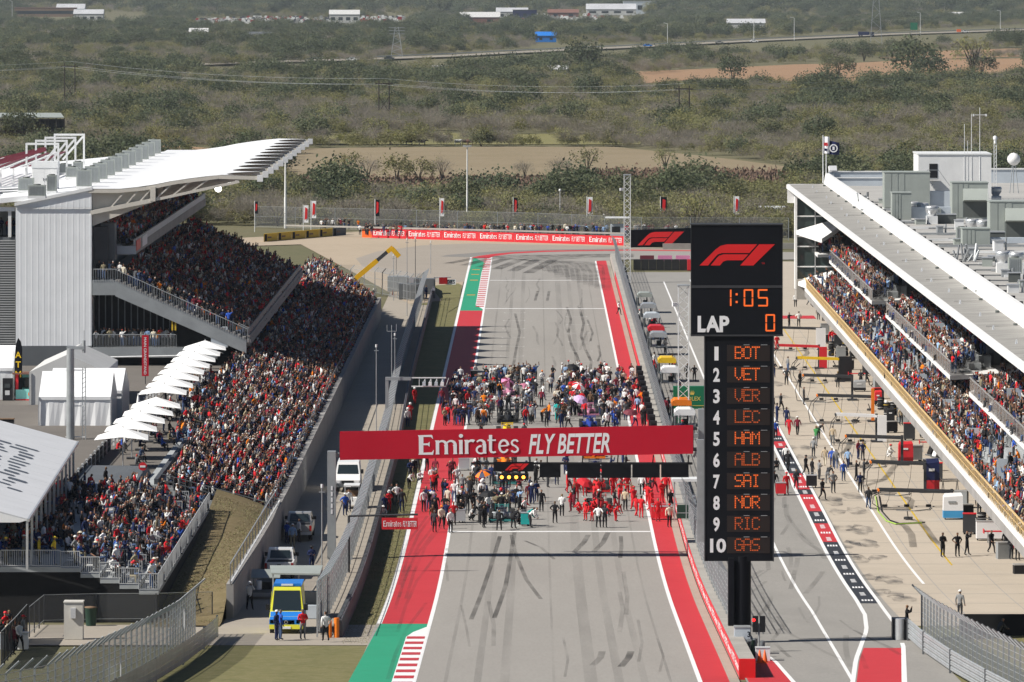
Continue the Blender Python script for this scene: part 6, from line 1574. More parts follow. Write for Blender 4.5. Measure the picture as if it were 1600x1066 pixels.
for j in range(6): mb.tube((PX(1165 + 5 * j,318),318 + rnd.uniform(0,2),gz(319)),(PX(1167 + 5 * j,318),318 + rnd.uniform(0,2),gz(319) + rnd.uniform(.5,1.1)),.14,'galv_dark' if j % 2 else 'bin_green',8)
solo('equipment_pile',mb,'pile of dark drums and gear behind the end of the pit wall','equipment')
t = thing('box','white box behind two orange cones at the pit wall end','box',(PX(1192,317),317,gz(317))); mb = MB(); mb.box(-.4,.4,0,.5,0,.7,'sign_white'); part('body',mb,t); mb = MB(); mb.box(-.42,.42,-.02,.52,.7,.75,'sign_grey'); part('lid',mb,t)
def cone(x,y, label):
 t = thing('traffic_cone', label,'traffic cone',(x,y,gz(y)),0,'orange traffic cones'); mb = MB(); mb.lathe([(.17,.03),(.03,.72),(.001,.73)],'cone_orange',n=10); part('cone',mb,t)
 mb = MB(); mb.box(-.2,.2,-.2,.2,0,.035,'cone_orange'); part('base',mb,t)
cone(PX(1187,315.5),315.5,'orange cone in front of the white box, left one'); cone(PX(1195,315.5),315.5,'orange cone in front of the white box, right one')
cone(PX(617,752),742,'lone orange cone at the far end of the service road')

# ------------------------------------------------------------------ far corner walls, signs and flags
t = thing('advert_wall','long red wall repeating Emirates FLY BETTER round the last corner','advertising board')
W0,W1 = PG(581,371.5,0),PG(976,384.0,0); n = 7
for k in range(n):
 a = Vector(W0) + (Vector(W1) - Vector(W0)) * (k / n); b = Vector(W0) + (Vector(W1) - Vector(W0)) * ((k + .995) / n)
 mb = MB(); mb.hexa([(a.x,a.y,0),(b.x,b.y,0),(b.x,b.y + .5,0),(a.x,a.y + .5,0)],[(a.x,a.y,1.45),(b.x,b.y,1.45),(b.x,b.y + .5,1.45),(a.x,a.y + .5,1.45)],'bright_red'); p = part('panel',mb,t)
 d = (b - a).normalized(); nrm = Vector((d.y,-d.x,0)) * .02; L = (b - a).length; mb = MB()
 o = a + nrm + d * (L * .05); put_emirates(mb,(o.x,o.y,.42),d,(0,0,1),.78,'sign_white', width=L * .47); part('lettering',mb,p)
 o = a + nrm + d * (L * .57); mb = MB(); put_text(mb,'FLY BETTER',(o.x,o.y,.42),d,(0,0,1),.80,'sign_white',0, shear=.2, width=L * .36); part('lettering',mb,p)
mb = MB(); mb.hexa([(W0[0] - 1.6,W0[1] + 1,0),(W0[0],W0[1],0),(W0[0],W0[1] + .5,0),(W0[0] - 1.6,W0[1] + 1.5,0)],[(W0[0] - 1.6,W0[1] + 1,1.3),(W0[0],W0[1],1.4),(W0[0],W0[1] + .5,1.4),(W0[0] - 1.6,W0[1] + 1.5,1.3)],'cone_orange'); part('orange_end',mb,t)
mb = MB(); mb.beam((W0[0] - 14,W0[1] + 8,1.6),(W1[0],W1[1] + 3,1.75),.3,.25,'concrete'); part('rear_rail',mb,t)
t = thing('advert_board','black board with a big red slanted emblem at the far corner','advertising board')
a,b = PX(985,868),PX(1085,868)
mb = MB(); mb.hexa([(a,868,.2),(b,871,.2),(b,871.5,.2),(a,868.5,.2)],[(a,868,2.85),(b,871,3.1),(b,871.5,3.1),(a,868.5,2.85)],'sign_black'); p = part('board',mb,t)
mb = MB(); f1_logo(mb,(PX(996,868),868.3,.55),(1,.03,.012),(0,0,1),PX(1072,868) - PX(996,868),'logo_red'); 
for i,v in enumerate(mb.v): mb.v[i] = (v[0],v[1] - .45,v[2])
part('emblem',mb,p)
t = thing('concrete_barrier','pale concrete barrier under the black emblem board','barrier'); mb = MB(); mb.hexa([(PX(1035,868),866,0),(PX(1260,868),868,0),(PX(1260,868),868.4,0),(PX(1035,868),866.4,0)],[(PX(1035,868),866,.9),(PX(1260,868),868,.9),(PX(1260,868),868.4,.9),(PX(1035,868),866.4,.9)],'concrete'); part('block',mb,t)
t = thing('tyre_barrier','dark tyre barrier at the inside of the far corner with pink panels','barrier')
for k in range(8):
 a = PX(990 + 12 * k,806); mb = MB(); mb.box(a,a + PX(849,806) - .05,806,807.5,0,1.45,'rubber'); part('tyre_stack',mb,t)
for k in range(3): mb = MB(); mb.box(PX(1000 + 28 * k,812),PX(1022 + 28 * k,812),812,812.2,.9,1.75,'pink' if k else 'maroon'); part('panel',mb,t)
mb = MB(); mb.box(PX(1074,805),PX(1082,805),805.2,805.9,0,1.5,'bright_red'); part('end_panel',mb,t)
t = thing('advert_wall','yellow and black advertising wall at the left of the last corner','advertising board')
A,B = Vector(PG(412,378,0)), Vector(PG(541,367,0))
for k in range(6):
 p0 = A + (B - A) * (k / 6); p1 = A + (B - A) * ((k + .98) / 6); mb = MB()
 mb.hexa([(p0.x,p0.y,0),(p1.x,p1.y,0),(p1.x,p1.y + .6,0),(p0.x,p0.y + .6,0)],[(p0.x,p0.y,1.25),(p1.x,p1.y,1.25),(p1.x,p1.y + .6,1.25),(p0.x,p0.y + .6,1.25)],'yellow_sign' if k < 5 else 'panel_grey'); p = part('panel',mb,t)
 d = (p1 - p0).normalized(); nn = Vector((d.y,-d.x,0)) * .03
 q = p0 + d * .3 + nn; mb = MB(); mb.add([(q.x,q.y,.1),(q.x + d.x * .75,q.y + d.y * .75,.1),(q.x + d.x * .75,q.y + d.y * .75,1.15),(q.x,q.y,1.15)],[(0,1,2,3)],'sign_black'); part('square',mb,p)
 q = p0 + d * 1.25 + nn; mb = MB(); mb.add([(q.x,q.y,.5),(q.x + d.x * 1.2,q.y + d.y * 1.2,.5),(q.x + d.x * 1.2,q.y + d.y * 1.2,.75),(q.x,q.y,.75)],[(0,1,2,3)],'wood'); part('print',mb,p)
def pole_flag(u,v0,v1,w, dark, label,Y=925):
 x = PX(u,Y); t = thing('vertical_flag', label,'flag',(x,Y,0),0,'tall flags behind the last corner'); zt = PZ(v0,Y); zb_ = PZ(v1,Y); w_ = w * Y / FPX
 mb = MB(); mb.tube((0,0,0),(0,0,zt + .1),.06,'white_steel',6); part('pole',mb,t)
 mb = MB(); mb.add([(0,-.02,zb_),(w_,-.1,zb_),(w_,-.06,(zt + zb_) / 2),(w_,-.1,zt),(0,-.02,zt),(0,-.02,(zt + zb_) / 2)],[(0,1,2,5),(5,2,3,4)],'sign_black' if dark else 'sign_white'); c = part('cloth',mb,t)
 mb = MB(); mb.add([(w_ * .25,-.13,zb_ + .4),(w_ * .75,-.14,zb_ + .7),(w_ * .8,-.13,zt - .5),(w_ * .35,-.12,zt - .3)],[(0,1,2,3)],'logo_red'); part('emblem',mb,c)
for a in [(398,315,334,5, True,'dark vertical flag, leftmost behind the yellow wall'),(474,321,348,8, False,'white vertical flag with red emblem, first right of the tall white pole'),(486,314,341,8, False,'white vertical flag with red emblem, second right of the tall white pole'),(586,312,338,7, True,'dark vertical flag above the left end of the red wall'),
          (687,310,338,7, False,'white vertical flag with red emblem left of the light pole'),(802,309,337,7, True,'dark vertical flag right of the light pole'),(917,308,337,9, False,'white vertical flag with red emblem left of the lattice mast'),(1032,308,336,10, True,'dark vertical flag above the black emblem board'),(1147,307,335,8, False,'white vertical flag with red emblem above the score tower')]: pole_flag(*a)
def lamp_pole(u,v0,v1, label,r=.16,Y=None, head='box',cat='lamp post'):
 Y = Y or HC * FPX / (v1 - V0); x = PX(u,Y); t = thing('light_pole', label,cat,(x,Y,0)); h = PZ(v0,Y)
 mb = MB(); mb.tube((0,0,0),(0,0,h * .45),r,'white_paint',8,r * .9); mb.tube((0,0,h * .45),(0,0,h),r * .8,'white_paint',8,r * .5); part('pole',mb,t)
 mb = MB()
 if head == 'box': mb.box(-.4,.4,-.3,.3,h,h + .25,'alu'); mb.box(-.7,-.3,-.2,.2,h + .05,h + .3,'alu'); mb.box(.3,.7,-.2,.2,h + .05,h + .3,'alu')
 else: mb.lathe([(.05,h),(.2,h + .15),(.2,h + .4),(.05,h + .5)],'white_paint',n=8)
 part('head',mb,t)
lamp_pole(446,249,357,'tall white pole beside the tip of the grandstand roof',.24, head='cap')
lamp_pole(730,230,354,'tall thin light pole behind the red wall, straight above the track')
lamp_pole(875,300,361,'short mast right of the dark flag behind the red wall',.07, head='cap'); lamp_pole(944,339,364,'short post with white camera head near the marshal hut',.08, head='cap'); lamp_pole(1055,343,362,'short post with white head above the black emblem board',.08, head='cap')
t = thing('marshal_hut','small marshal hut with flat white roof behind the red wall','hut',(PX(965,893),893,0)); mb = MB(); mb.box(-1.1,1.1,0,2,0,2.6,'blue_grey'); part('wall',mb,t); mb = MB(); mb.box(-1.9,1.9,-.5,2.4,3.6,3.75,'white_steel'); part('roof',mb,t)
mb = MB()
for x in (-1.05,1.05): mb.beam((x,.1,2.6),(x,.1,3.6),.08,.08,'galv')
part('post',mb,t)
mb = MB(); mb.box(-.9,.4,-.02,-.003,1.2,2.3,'dark_glass'); part('window',mb,t)
# lattice masts
def lattice(u,v0,v1,w, label,Y):
 x = PX(u,Y); t = thing('lattice_mast', label,'lattice mast',(x,Y,0)); h = PZ(v0,Y); a = w / 2
 mb = MB()
 for sx_,sy_ in ((-1,-1),(1,-1),(1,1),(-1,1)): mb.beam((a * sx_,a * sy_,0),(a * sx_,a * sy_,h),.09,.09,'white_steel')
 part('chords',mb,t)
 n = int(h / (w * .9)); mb = MB()
 for k in range(n):
  z0,z1 = h * k / n,h * (k + 1) / n
  for (p,q) in (((-a,-a),(a,-a)),((a,-a),(a,a)),((a,a),(-a,a)),((-a,a),(-a,-a))):
   if k % 2: p,q = q,p
   mb.beam((*p,z0),(*q,z1),.055,.055,'white_steel')
 part('bracing',mb,t)
 mb = MB(); mb.box(-a - .1,a + .1,-a - .1,a + .1,h,h + .12,'galv'); part('top_plate',mb,t)
 mb = MB(); mb.obox((-a - .35,-a,h * .87),(.45,.3,.35),'sign_white',.3); part('camera',mb,t)
lattice(980,274,440,.85,'tall lattice mast rising from the pit wall in front of the black emblem board',772); lattice(1068,447,664,.95,'lattice mast in front of the green clock sponsor sign',526)
# green sponsor sign
t = thing('sponsor_sign','dark green sign with gold crown reading ROLEX beside the lattice mast','sign'); y = 529
a,b = PX(1052,y),PX(1140,y)
mb = MB(); mb.box(a,b,y,y + .8,PZ(639,y),PZ(604,y),'rolex_green'); mb.box(a,PX(1064,y),y + .02,y + .78,0,PZ(639,y),'rolex_green'); mb.box(PX(1128,y),b,y + .02,y + .78,0,PZ(639,y),'rolex_green'); p = part('board',mb,t)
mb = MB(); put_text(mb,'ROLEX',(PX(1069,y),y - .012,PZ(626,y)),(1,0,0),(0,0,1),.38,'gold',.01, width=PX(1095,y) - PX(1069,y)); part('lettering',mb,p)
mb = MB(); cx,cz = PX(1081.5,y),PZ(617,y); mb.add([(cx + p_[0] * .3,y - .012,cz + p_[1] * .4) for p_ in [(-.5,0),(.5,0),(.85,.85),(.42,.35),(.38,1.05),(.1,.4),(0,1.15),(-.1,.4),(-.38,1.05),(-.42,.35),(-.85,.85)]],[(0,1,3),(0,3,5),(0,5,7),(0,7,9),(1,2,3),(3,4,5),(5,6,7),(7,8,9),(9,10,0)],'gold'); part('crown',mb,p)
mb = MB(); mb.box(PX(1082,y),PX(1104,y),y - .02,y - .003,PZ(634.5,y),PZ(633.5,y),'gold'); part('line',mb,p)
# overhead frames over the service road and the small sign boom
t = thing('signal_gantry','grey overhead frame with a truss of signal boxes above the left verge','gantry'); y = 503
mb = MB(); mb.box(PX(602,y),PX(607,y),y,y + .35,0,PZ(590,y),'grey_steel'); part('post',mb,t); mb = MB(); mb.box(PX(602,y),PX(642,y),y - .02,y + .37,PZ(594.5,y),PZ(589.5,y),'grey_steel'); part('beam',mb,t)
mb = MB()
for v in (590.5,604): mb.beam((PX(643,y),y + .1,PZ(v,y)),(PX(697,y),y + .1,PZ(v,y)),.1,.1,'white_steel'); 
for k in range(10): mb.beam((PX(655 + 4.6 * k,y),y + .1,PZ(604,y)),(PX(655 + 4.6 * k + (4.6 if k % 2 else 0),y),y + .1,PZ(591,y)),.05,.05,'white_steel')
part('truss',mb,t)
for k in range(4): mb = MB(); u = 660 + 9.5 * k; mb.box(PX(u,y),PX(u + 5,y),y - .15,y + .05,PZ(603,y),PZ(597,y),'sign_white' if k % 2 else 'blue_grey'); part('signal_box',mb,t)
t = thing('sign_boom','boom over the verge carrying a small red sign reading Emirates FLY BETTER','sign'); y = 394
mb = MB(); mb.tube((PX(545,y),y,PZ(806.5,y)),(PX(653,y),y,PZ(804,y)),.075,'dark_steel',6); mb.tube((PX(545,y),y,gz(y)),(PX(545,y),y,PZ(806,y)),.09,'dark_steel',6); part('boom',mb,t)
mb = MB(); mb.box(PX(596.5,y),PX(653,y),y - .16,y - .1,PZ(827,y),PZ(809,y),'bright_red'); p = part('board',mb,t)
mb = MB(); put_emirates(mb,(PX(599,y),y - .175,PZ(822.5,y)),(1,0,0),(0,0,1),.40,'sign_white', width=PX(627,y) - PX(599,y)); part('lettering',mb,p); mb = MB(); put_text(mb,'FLY BETTER',(PX(629.5,y),y - .175,PZ(822.5,y)),(1,0,0),(0,0,1),.40,'sign_white',.015, shear=.22, width=PX(651,y) - PX(629.5,y)); part('lettering',mb,p)
t = thing('sign_boom','far sign boom with red board and white DRS board at the fence end','sign'); y = 735
mb = MB(); mb.tube((PX(678,y),y,PZ(434,y)),(PX(705,y),y,PZ(433,y)),.07,'galv'); part('boom',mb,t); mb = MB(); mb.box(PX(686,y),PX(699,y),y - .1,y,PZ(444,y),PZ(433.5,y),'tail_red'); part('board',mb,t)
mb = MB(); mb.box(PX(697,y),PX(712,y),y + .1,y + .15,PZ(445,y),PZ(437,y),'sign_white'); p = part('board',mb,t); mb = MB(); put_text(mb,'DRS',(PX(698.5,y),y + .085,PZ(443,y)),(1,0,0),(0,0,1),.42,'sign_black',.03, width=1.0); part('lettering',mb,p)
for i,(u,v0,vb,lab) in enumerate([(588,541,700,'thin antenna pole in the shaded middle of the service road'),(612,508,640,'antenna pole with a forked top behind the overhead frame'),(617,523,640,'shorter antenna pole beside the forked one'),(636,374,494,'thin pole with white ball at the far end of the service road'),(649,372,462,'dark striped pole at the far fence'),(673,378,428,'thin pole with small crossbar beyond the far fence'),(615,399,470,'grey pole beside the yellow crane boom'),(503,760,905,'thin pole with a small head beside the shed')]):
 Y = (HC - gz(400) * 0) * FPX / (vb - V0); x = PX(u,Y); t = thing('antenna_pole',lab,'pole',(x,Y,gz(Y)),0); h = PZ(v0,Y) - gz(Y)
 mb = MB(); mb.tube((0,0,0),(0,0,h),.05,'galv' if i != 4 else 'dark_steel',6,.035); part('pole',mb,t)
 mb = MB()
 if i == 1: mb.beam((-.45,0,h - .6),(.45,0,h - .6),.05,.05,'galv'); mb.beam((-.45,0,h - .6),(-.45,0,h),.05,.05,'galv'); mb.beam((.45,0,h - .6),(.45,0,h + .1),.05,.05,'galv')
 else: mb.beam((-.2,0,h - .4),(.2,0,h - .4),.06,.06,'galv'); mb.tube((0,0,h - .1),(0,0,h + .15),.09,'white_steel')
 part('head',mb,t)
# ------------------------------------------------------------------ racing cars on the grid
def wheel_parts(t,x,y,r,w, name='wheel', rimm='alu'):
 mb = MB(); mb.lathe([(r * .6,-w / 2),(r * .95,-w / 2),(r,-w * .3),(r,w * .3),(r * .95,w / 2),(r * .6,w / 2)],'rubber',(0,0,0),16,'x'); o = part(name,mb,t,(x,y,r))
 mb = MB(); s = 1 if x > 0 else -1; mb.lathe([(r * .6,s * w * .42),(r * .3,s * w * .3),(.001,s * w * .36)], rimm,(0,0,0),10,'x'); mb.lathe([(r * .6,-s * w * .42),(.001,-s * w * .3)],'dark_steel',(0,0,0),10,'x'); part('rim',mb,o)
def oval(y,hw,z0,z1,n=8): return [(hw * math.cos(2 * math.pi * k / n + .39),y,(z0 + z1) / 2 + (z1 - z0) / 2 * math.sin(2 * math.pi * k / n + .39)) for k in range(n)]
def race_car():
 t = thing('race_car','x','racing car',(0,0,0),0,'racing cars on the starting grid')
 mb = MB(); mb.loft([oval(*a) for a in ((-2.55,.09,.22,.36),(-2.0,.16,.2,.48),(-1.2,.26,.16,.62),(-.5,.36,.12,.66),(0,.40,.1,.62),(.5,.40,.1,.95),(1.2,.30,.12,.80),(2.1,.12,.2,.45))],'tint'); part('chassis',mb,t)
 mb = MB(); mb.loft([oval(*a) for a in ((.28,.12,.62,1.0),(.55,.16,.55,1.02),(1.3,.08,.5,.78),(2.0,.03,.4,.55))],'tint'); part('airbox',mb,t)
 for s in (-1,1):
  mb = MB(); mb.loft([[(s * (.34 + a),y,z) for a,z in ((0,.12),(w,.12),(w,h),(0,h))][::s] for y,w,h in ((-.45,.34,.52),(.3,.40,.55),(1.2,.25,.40),(1.9,.05,.25))],'tint'); part('sidepod',mb,t)
 mb = MB(); mb.box(-.95,.95,-2.75,-2.4,.10,.15,'tint'); mb.box(-.92,.92,-2.5,-2.3,.19,.22,'tint'); mb.box(-1.0,-.95,-2.8,-2.3,.08,.30,'tint'); mb.box(.95,1.0,-2.8,-2.3,.08,.30,'tint'); part('front_wing',mb,t)
 mb = MB(); mb.box(-.5,.5,2.0,2.3,.78,.84,'tint'); mb.box(-.5,.5,2.2,2.35,.9,.94,'tint'); mb.box(-.54,-.5,1.9,2.4,.35,.98,'tint'); mb.box(.5,.54,1.9,2.4,.35,.98,'tint'); mb.box(-.04,.04,2.0,2.2,.4,.8,'dark_steel'); part('rear_wing',mb,t)
 mb = MB(); mb.path([(0,-.75,.62),(0,-.6,.86),(.25,-.35,.92),(.3,.15,.92),(.26,.35,.8)],.035,'dark_steel',5); mb.path([(0,-.6,.86),(-.25,-.35,.92),(-.3,.15,.92),(-.26,.35,.8)],.035,'dark_steel',5); part('halo',mb,t)
 mb = MB(); mb.lathe([(.13,.60),(.15,.72),(.12,.84),(.001,.88)],'tint',(0,.05,0),8); part('headrest',mb,t)
 mb = MB(); mb.box(-.72,.72,-1.9,1.9,.05,.09,'black'); part('floor',mb,t)
 mb = MB()
 for s in (-1,1):
  for y in (-1.75,1.75): mb.tube((s * .2,y,.38),(s * .75,y,.33),.03,'dark_steel',4); mb.tube((s * .2,y - .25,.3),(s * .75,y,.25),.025,'dark_steel',4)
 part('suspension',mb,t)
 for s in (-1,1): wheel_parts(t,s * .82,-1.75,.33,.34); wheel_parts(t,s * .79,1.75,.34,.42)
 return t
CARS = [('silver',(.42,.45,.46),'leading silver'),('red',(.52,.02,.02),'front red'),('navy',(.02,.025,.09),'first navy'),('red',(.52,.02,.02),'second red'),('silver',(.42,.45,.46),'second silver'),('navy',(.02,.025,.09),'second navy'),('orange',(.8,.22,.01),'first orange'),('orange',(.8,.22,.01),'second orange'),
  ('yellow',(.8,.55,.02),'first yellow'),('blue',(.02,.05,.28),'blue'),('yellow',(.8,.55,.02),'second yellow'),('blue',(.02,.05,.28),'second blue'),('black',(.02,.02,.02),'first black'),('pink',(.50,.22,.32),'first pink'),('white',(.72,.70,.70),'first white'),('black',(.02,.02,.02),'last black'),('pink',(.50,.22,.32),'last pink'),('maroon',(.28,.02,.04),'maroon'),('white',(.72,.72,.74),'second white'),('white',(.72,.72,.74),'last white')]
car0 = race_car(); CARPOS = []
for i,(cn,rgb,nm) in enumerate(CARS):
 x = -2.6 if i % 2 == 0 else 5.0; y = 433.8 + 8 * i + (.6 if i % 2 else 0) + 2.6
 lab = f'{nm} racing car on the {"left" if i % 2 == 0 else "right"} side of the grid, {["front row", "second row", "third row", "fourth row", "fifth row", "sixth row", "seventh row", "eighth row", "ninth row", "last row"][i // 2]}'
 c = car0 if i == 0 else dup(car0,(0,0,0)); c.location = (x,y,gz(y)); c['label'] = lab; CARPOS.append((x,y))
 for ch in c.children: ch['tint'] = list(rgb)
 if cn == 'silver':
  for ch in c.children:
   if 'wing' in ch.name: ch['tint'] = [.05,.26,.25]
def umbrella(x,y, cols, label, tilt=.3,rz=0,z=1.9):
 t = thing('umbrella', label,'umbrella',(x,y,gz(y)),0,'umbrellas held on the grid')
 n = 8
 for k in range(n):
  a0,a1 = 2 * math.pi * k / n,2 * math.pi * (k + 1) / n; pr_ = [(.02,.30),(.35,.24),(.7,0)]; M3 = Matrix.Rotation(rz,3,'Z') @ Matrix.Rotation(tilt,3,'X')
  vs = [M3 @ Vector((r * math.cos(a),r * math.sin(a),h)) + Vector((0,0,z)) for r,h in pr_ for a in (a0,a1)]
  mb = MB(); mb.add(vs,[(0,2,3,1),(2,4,5,3)], cols[k % len(cols)]); part('canopy_panel',mb,t)
 M3 = Matrix.Rotation(rz,3,'Z') @ Matrix.Rotation(tilt,3,'X'); mb = MB(); mb.tube(M3 @ Vector((0,0,-.8)) + Vector((0,0,z)),M3 @ Vector((0,0,.36)) + Vector((0,0,z)),.015,'dark_steel',4); part('shaft',mb,t)
for u,v, cols,lab,ti,rz in [(896,604,['black'],'open black umbrella at the back of the grid',.5,.6),(904,634,['sign_white','bright_red'],'white and red umbrella at the back of the grid',.5,.4),(907,656,['pink_lilac'],'lilac umbrella just above the banner',.6,.4),(793,628,['maroon','pink'],'red and pink umbrella on the left half of the grid',.8,.5),(755,778,['navy','orange'],'navy and orange umbrella behind the start lights',.4,-.6),(914,792,['bright_red'],'red umbrella among the red crew',.5,.6),(762,812,['black'],'black umbrella over the leading silver car',.2,0),(985,678,['maroon'],'dark red umbrella at the right above the banner',.3,.3)]:
 x,y,z = PG(u,v); umbrella(x,y, cols,lab,ti,rz)
def trolley(x,y,m, label,w=.9,h=1.0,rz=0):
 t = thing('grid_trolley', label,'trolley',(x,y,gz(y)),rz); mb = MB(); mb.box(-w / 2,w / 2,-.35,.35,.16,h,m); part('body',mb,t)
 mb = MB(); mb.box(-w / 2 - .02,w / 2 + .02,-.37,.37,h,h + .05,'alu'); part('top',mb,t); mb = MB(); mb.path([(-w / 2,.4,h),(-w / 2,.6,h + .15),(w / 2,.6,h + .15),(w / 2,.4,h)],.025,'alu',4); part('handle',mb,t)
 for s in (-1,1):
  mb = MB(); mb.lathe([(.001,-.03),(.08,-.03),(.08,.03),(.001,.03)],'rubber',(s * (w / 2 - .1),-.25,.08),8,'x'); mb.lathe([(.001,-.03),(.08,-.03),(.08,.03),(.001,.03)],'rubber',(s * (w / 2 - .1),.25,.08),8,'x'); part('castor',mb,t)
for u,v,m,lab,w in [(715,817,'silver','silver equipment trolley at the left end of the start line',1.2),(745,630,'silver','tall grey trolley at the back left of the grid',.9),(742,646,'black','long black trolley on the left of the grid above the banner',1.5),(968,648,'sign_white','white trolley on the right of the grid above the banner',.9),(741,594,'black','dark pit board stand in the shade at the back left',.7),
      (822,822,'teal','teal trolley right of the leading silver car',.8),(1034,812,'bright_red','big red trolley against the pit wall',1.6),(1220,774,'bright_red','red tool trolley in the pit lane',.8),(1268,762,'black','black tool cabinet beside the sponsor strip',.85),(862,650,'sign_white','small white trolley in the middle of the grid',.6),(725,735,'silver','grey trolley left of the start lights',.9)]:
 x,y,z = PG(u,v); trolley(x,y,m,lab,w)

# ------------------------------------------------------------------ people one by one
def at(place,lst, group=None):
 for u,v, pose,sh,lg,hat,hc, face in lst:
  x,y,z = PG(u,v); wear = f'{sh} shirt and trousers' if sh == lg else f'{sh} shirt, {lg} trousers'
  lab = f'person in {wear}{f", {hc} {hat}" if hat else ""}, {PHRASE[pose]}, {place}'
  for tone in ('','tall ','short ','slim '):
   if lab.replace('person', tone + 'person',1) not in USED: lab = lab.replace('person', tone + 'person',1); break
  USED[lab] = USED.get(lab,0) + 1; person(pose,x,y,z, face,lab,sh,lg, None,hat,hc, group)
N = None
at('on the left red strip',[(662,800,'stand','white','black',N,N,.4),(675,799,'hips','white','black',N,N,0),(681,768,'folded','black','black',N,N,.8),(679,832,'stand','charcoal','black',N,N,2.8),(690,827,'walk','cream','black','cap','orange',.3),(692,780,'stand','black','black',N,N,1.2),(666,794,'walk','navy','black',N,N,0),
                              (700,797,'stand','cream','khaki','cap','red',-.5),(667,737,'folded','black','charcoal',N,N,.5),(653,742,'stand','charcoal','charcoal',N,N,0),(646,735,'crouch','white','navy',N,N,.2)])
at('by the start line',[(704,833,'stand','white','black',N,N,.6),(867,818,'hips','black','black',N,N,2.9),(878,807,'folded','white','black',N,N,3.0),(846,800,'stand','black','black',N,N,0),(935,825,'hips','white','black',N,N,3.0),(945,825,'stand','charcoal','black',N,N,2.8),(830,824,'lean','white','charcoal',N,N,1.2),(825,822,'lean','teal','black',N,N,1.4),(1046,824,'stand','cream','black','cap','red',.3),(977,798,'stand','beige','black',N,N,2.9)])
at('around the front red car',[(1028,815,'stand','red','red',N,N,.2),(1002,810,'folded','red','red',N,N,2.8),(994,808,'walk','red','red',N,N,2.5),(963,815,'lean','red','red',N,N,1.0),(915,814,'stand','red','red','cap','red',-.8),(924,815,'lean','red','red','cap','red',-1.2),(901,784,'stand','red','red',N,N,.3),(906,803,'crouch','red','red',N,N,-1.3),(914,776,'hips','red','red',N,N,.3),(936,781,'camera','red','red',N,N,.3),
                                 (958,775,'stand','red','red','cap','black',.4),(969,783,'point','red','red',N,N,.1),(980,776,'hips','red','red','cap','red',.5),(988,792,'cheer','red','red',N,N,2),(1012,790,'hips','red','red','cap','black',2.5),(1018,800,'walk','red','red','cap','red',1),(1034,786,'folded','red','red','cap','red',.5),(926,800,'crouch','red','red','cap','red',1.3),(950,806,'crouch','red','red','cap','black',1),(940,768,'lean','red','red','cap','black',0),(1008,768,'stand','red','maroon',N,N,0),(1022,770,'walk','red','maroon',N,N,1),(906,765,'lean','red','maroon',N,N,1),(1040,776,'stand','red','black','cap','red',0)])
at('between the red crew',[(1003,774,'stand','white','black',N,N,2.8),(1016,778,'camera','charcoal','black',N,N,1.2),(1048,800,'stand','black','black',N,N,.5)])
at('around the leading silver car',[(756,825,'stand','black','black',N,N,1),(780,829,'lean','black','black',N,N,3.1),(803,826,'lean','black','black',N,N,2.4),(811,820,'crouch','black','black',N,N,1.8),(748,816,'lean','black','black',N,N,-1.4),(736,814,'crouch','white','black',N,N,1.2),(740,800,'folded','black','black','cap','black',.2),(763,806,'stand','white','navy',N,N,.8),(772,804,'folded','white','black',N,N,.3),(783,797,'stand','black','black','helmet','red',.1),(796,806,'hips','black','black',N,N,1.9),(812,806,'walk','black','black',N,N,1.1),(818,800,'crouch','red','black',N,N,2.0),(730,803,'stand','black','charcoal',N,N,0),(722,796,'stand','white','charcoal','cap','red',0),(752,792,'walk','charcoal','black',N,N,.5),(826,787,'stand','maroon','maroon',N,N,.3)])
CREW = {'navy': (['navy','charcoal','navy'],['navy','black']),'red': (['red'],['red','maroon']),'silver': (['black','white','charcoal'],['black']),'orange': (['orange','charcoal','black'],['black','charcoal']),'yellow': (['black','yellow','charcoal'],['black']),'blue': (['blue','navy','white'],['navy','black']),'black': (['black','charcoal','grey'],['black']),'pink': (['pink','white','charcoal'],['black','navy']),'white': (['white','grey','light blue','black'],['black','charcoal','navy']),'maroon': (['maroon','white','black'],['black','charcoal'])}
POSE_GRID = ['stand','stand','hips','folded','walk','camera','lean','crouch','point','cheer']
HATS = ((None, None),(None, None),('cap','black'),('cap','white'),('cap','red'),('cap','navy'),('helmet','white'))
for i,((x,y),(cn,rgb,nm)) in enumerate(zip(CARPOS, CARS)):
 n = {0: 3,1: 8,2: 9,3: 13,4: 8,5: 5}.get(i,2 if i < 11 else 9 if i < 19 else 7)
 spots = []
 for k in range(400):
  if len(spots) >= n: break
  px,py = x + rnd.uniform(-2.7,2.7),y + rnd.uniform(-3.9,3.9)
  if abs(px - x) < 1.15 and abs(py - y) < 2.9: continue
  if any((px - a) ** 2 + (py - b) ** 2 < .4 for a,b in spots): continue
  spots.append((px,py))
 cluster(f'around the {nm} car', spots, CREW[cn][0] + ['white','black'], CREW[cn][1], POSE_GRID, HATS)
at('in mid grid',[(847,606,'folded','white','charcoal','cap','orange',.4),(860,614,'hips','white','black',N,N,.2),(849,626,'walk','white','denim',N,N,2),(846,636,'stand','maroon','black',N,N,2.8),(871,634,'walk','white','black',N,N,1.2),(870,657,'stand','teal','teal',N,N,2.9),(854,667,'hips','charcoal','black',N,N,.2),(848,660,'lean','orange','black',N,N,1),(858,658,'stand','orange','navy',N,N,2),(826,634,'hips','white','black','cap','red',2.6),(838,750,'folded','white','black',N,N,1),(845,752,'walk','white','charcoal',N,N,2),(870,758,'folded','blue','navy',N,N,.3),(856,762,'stand','charcoal','charcoal',N,N,2)])
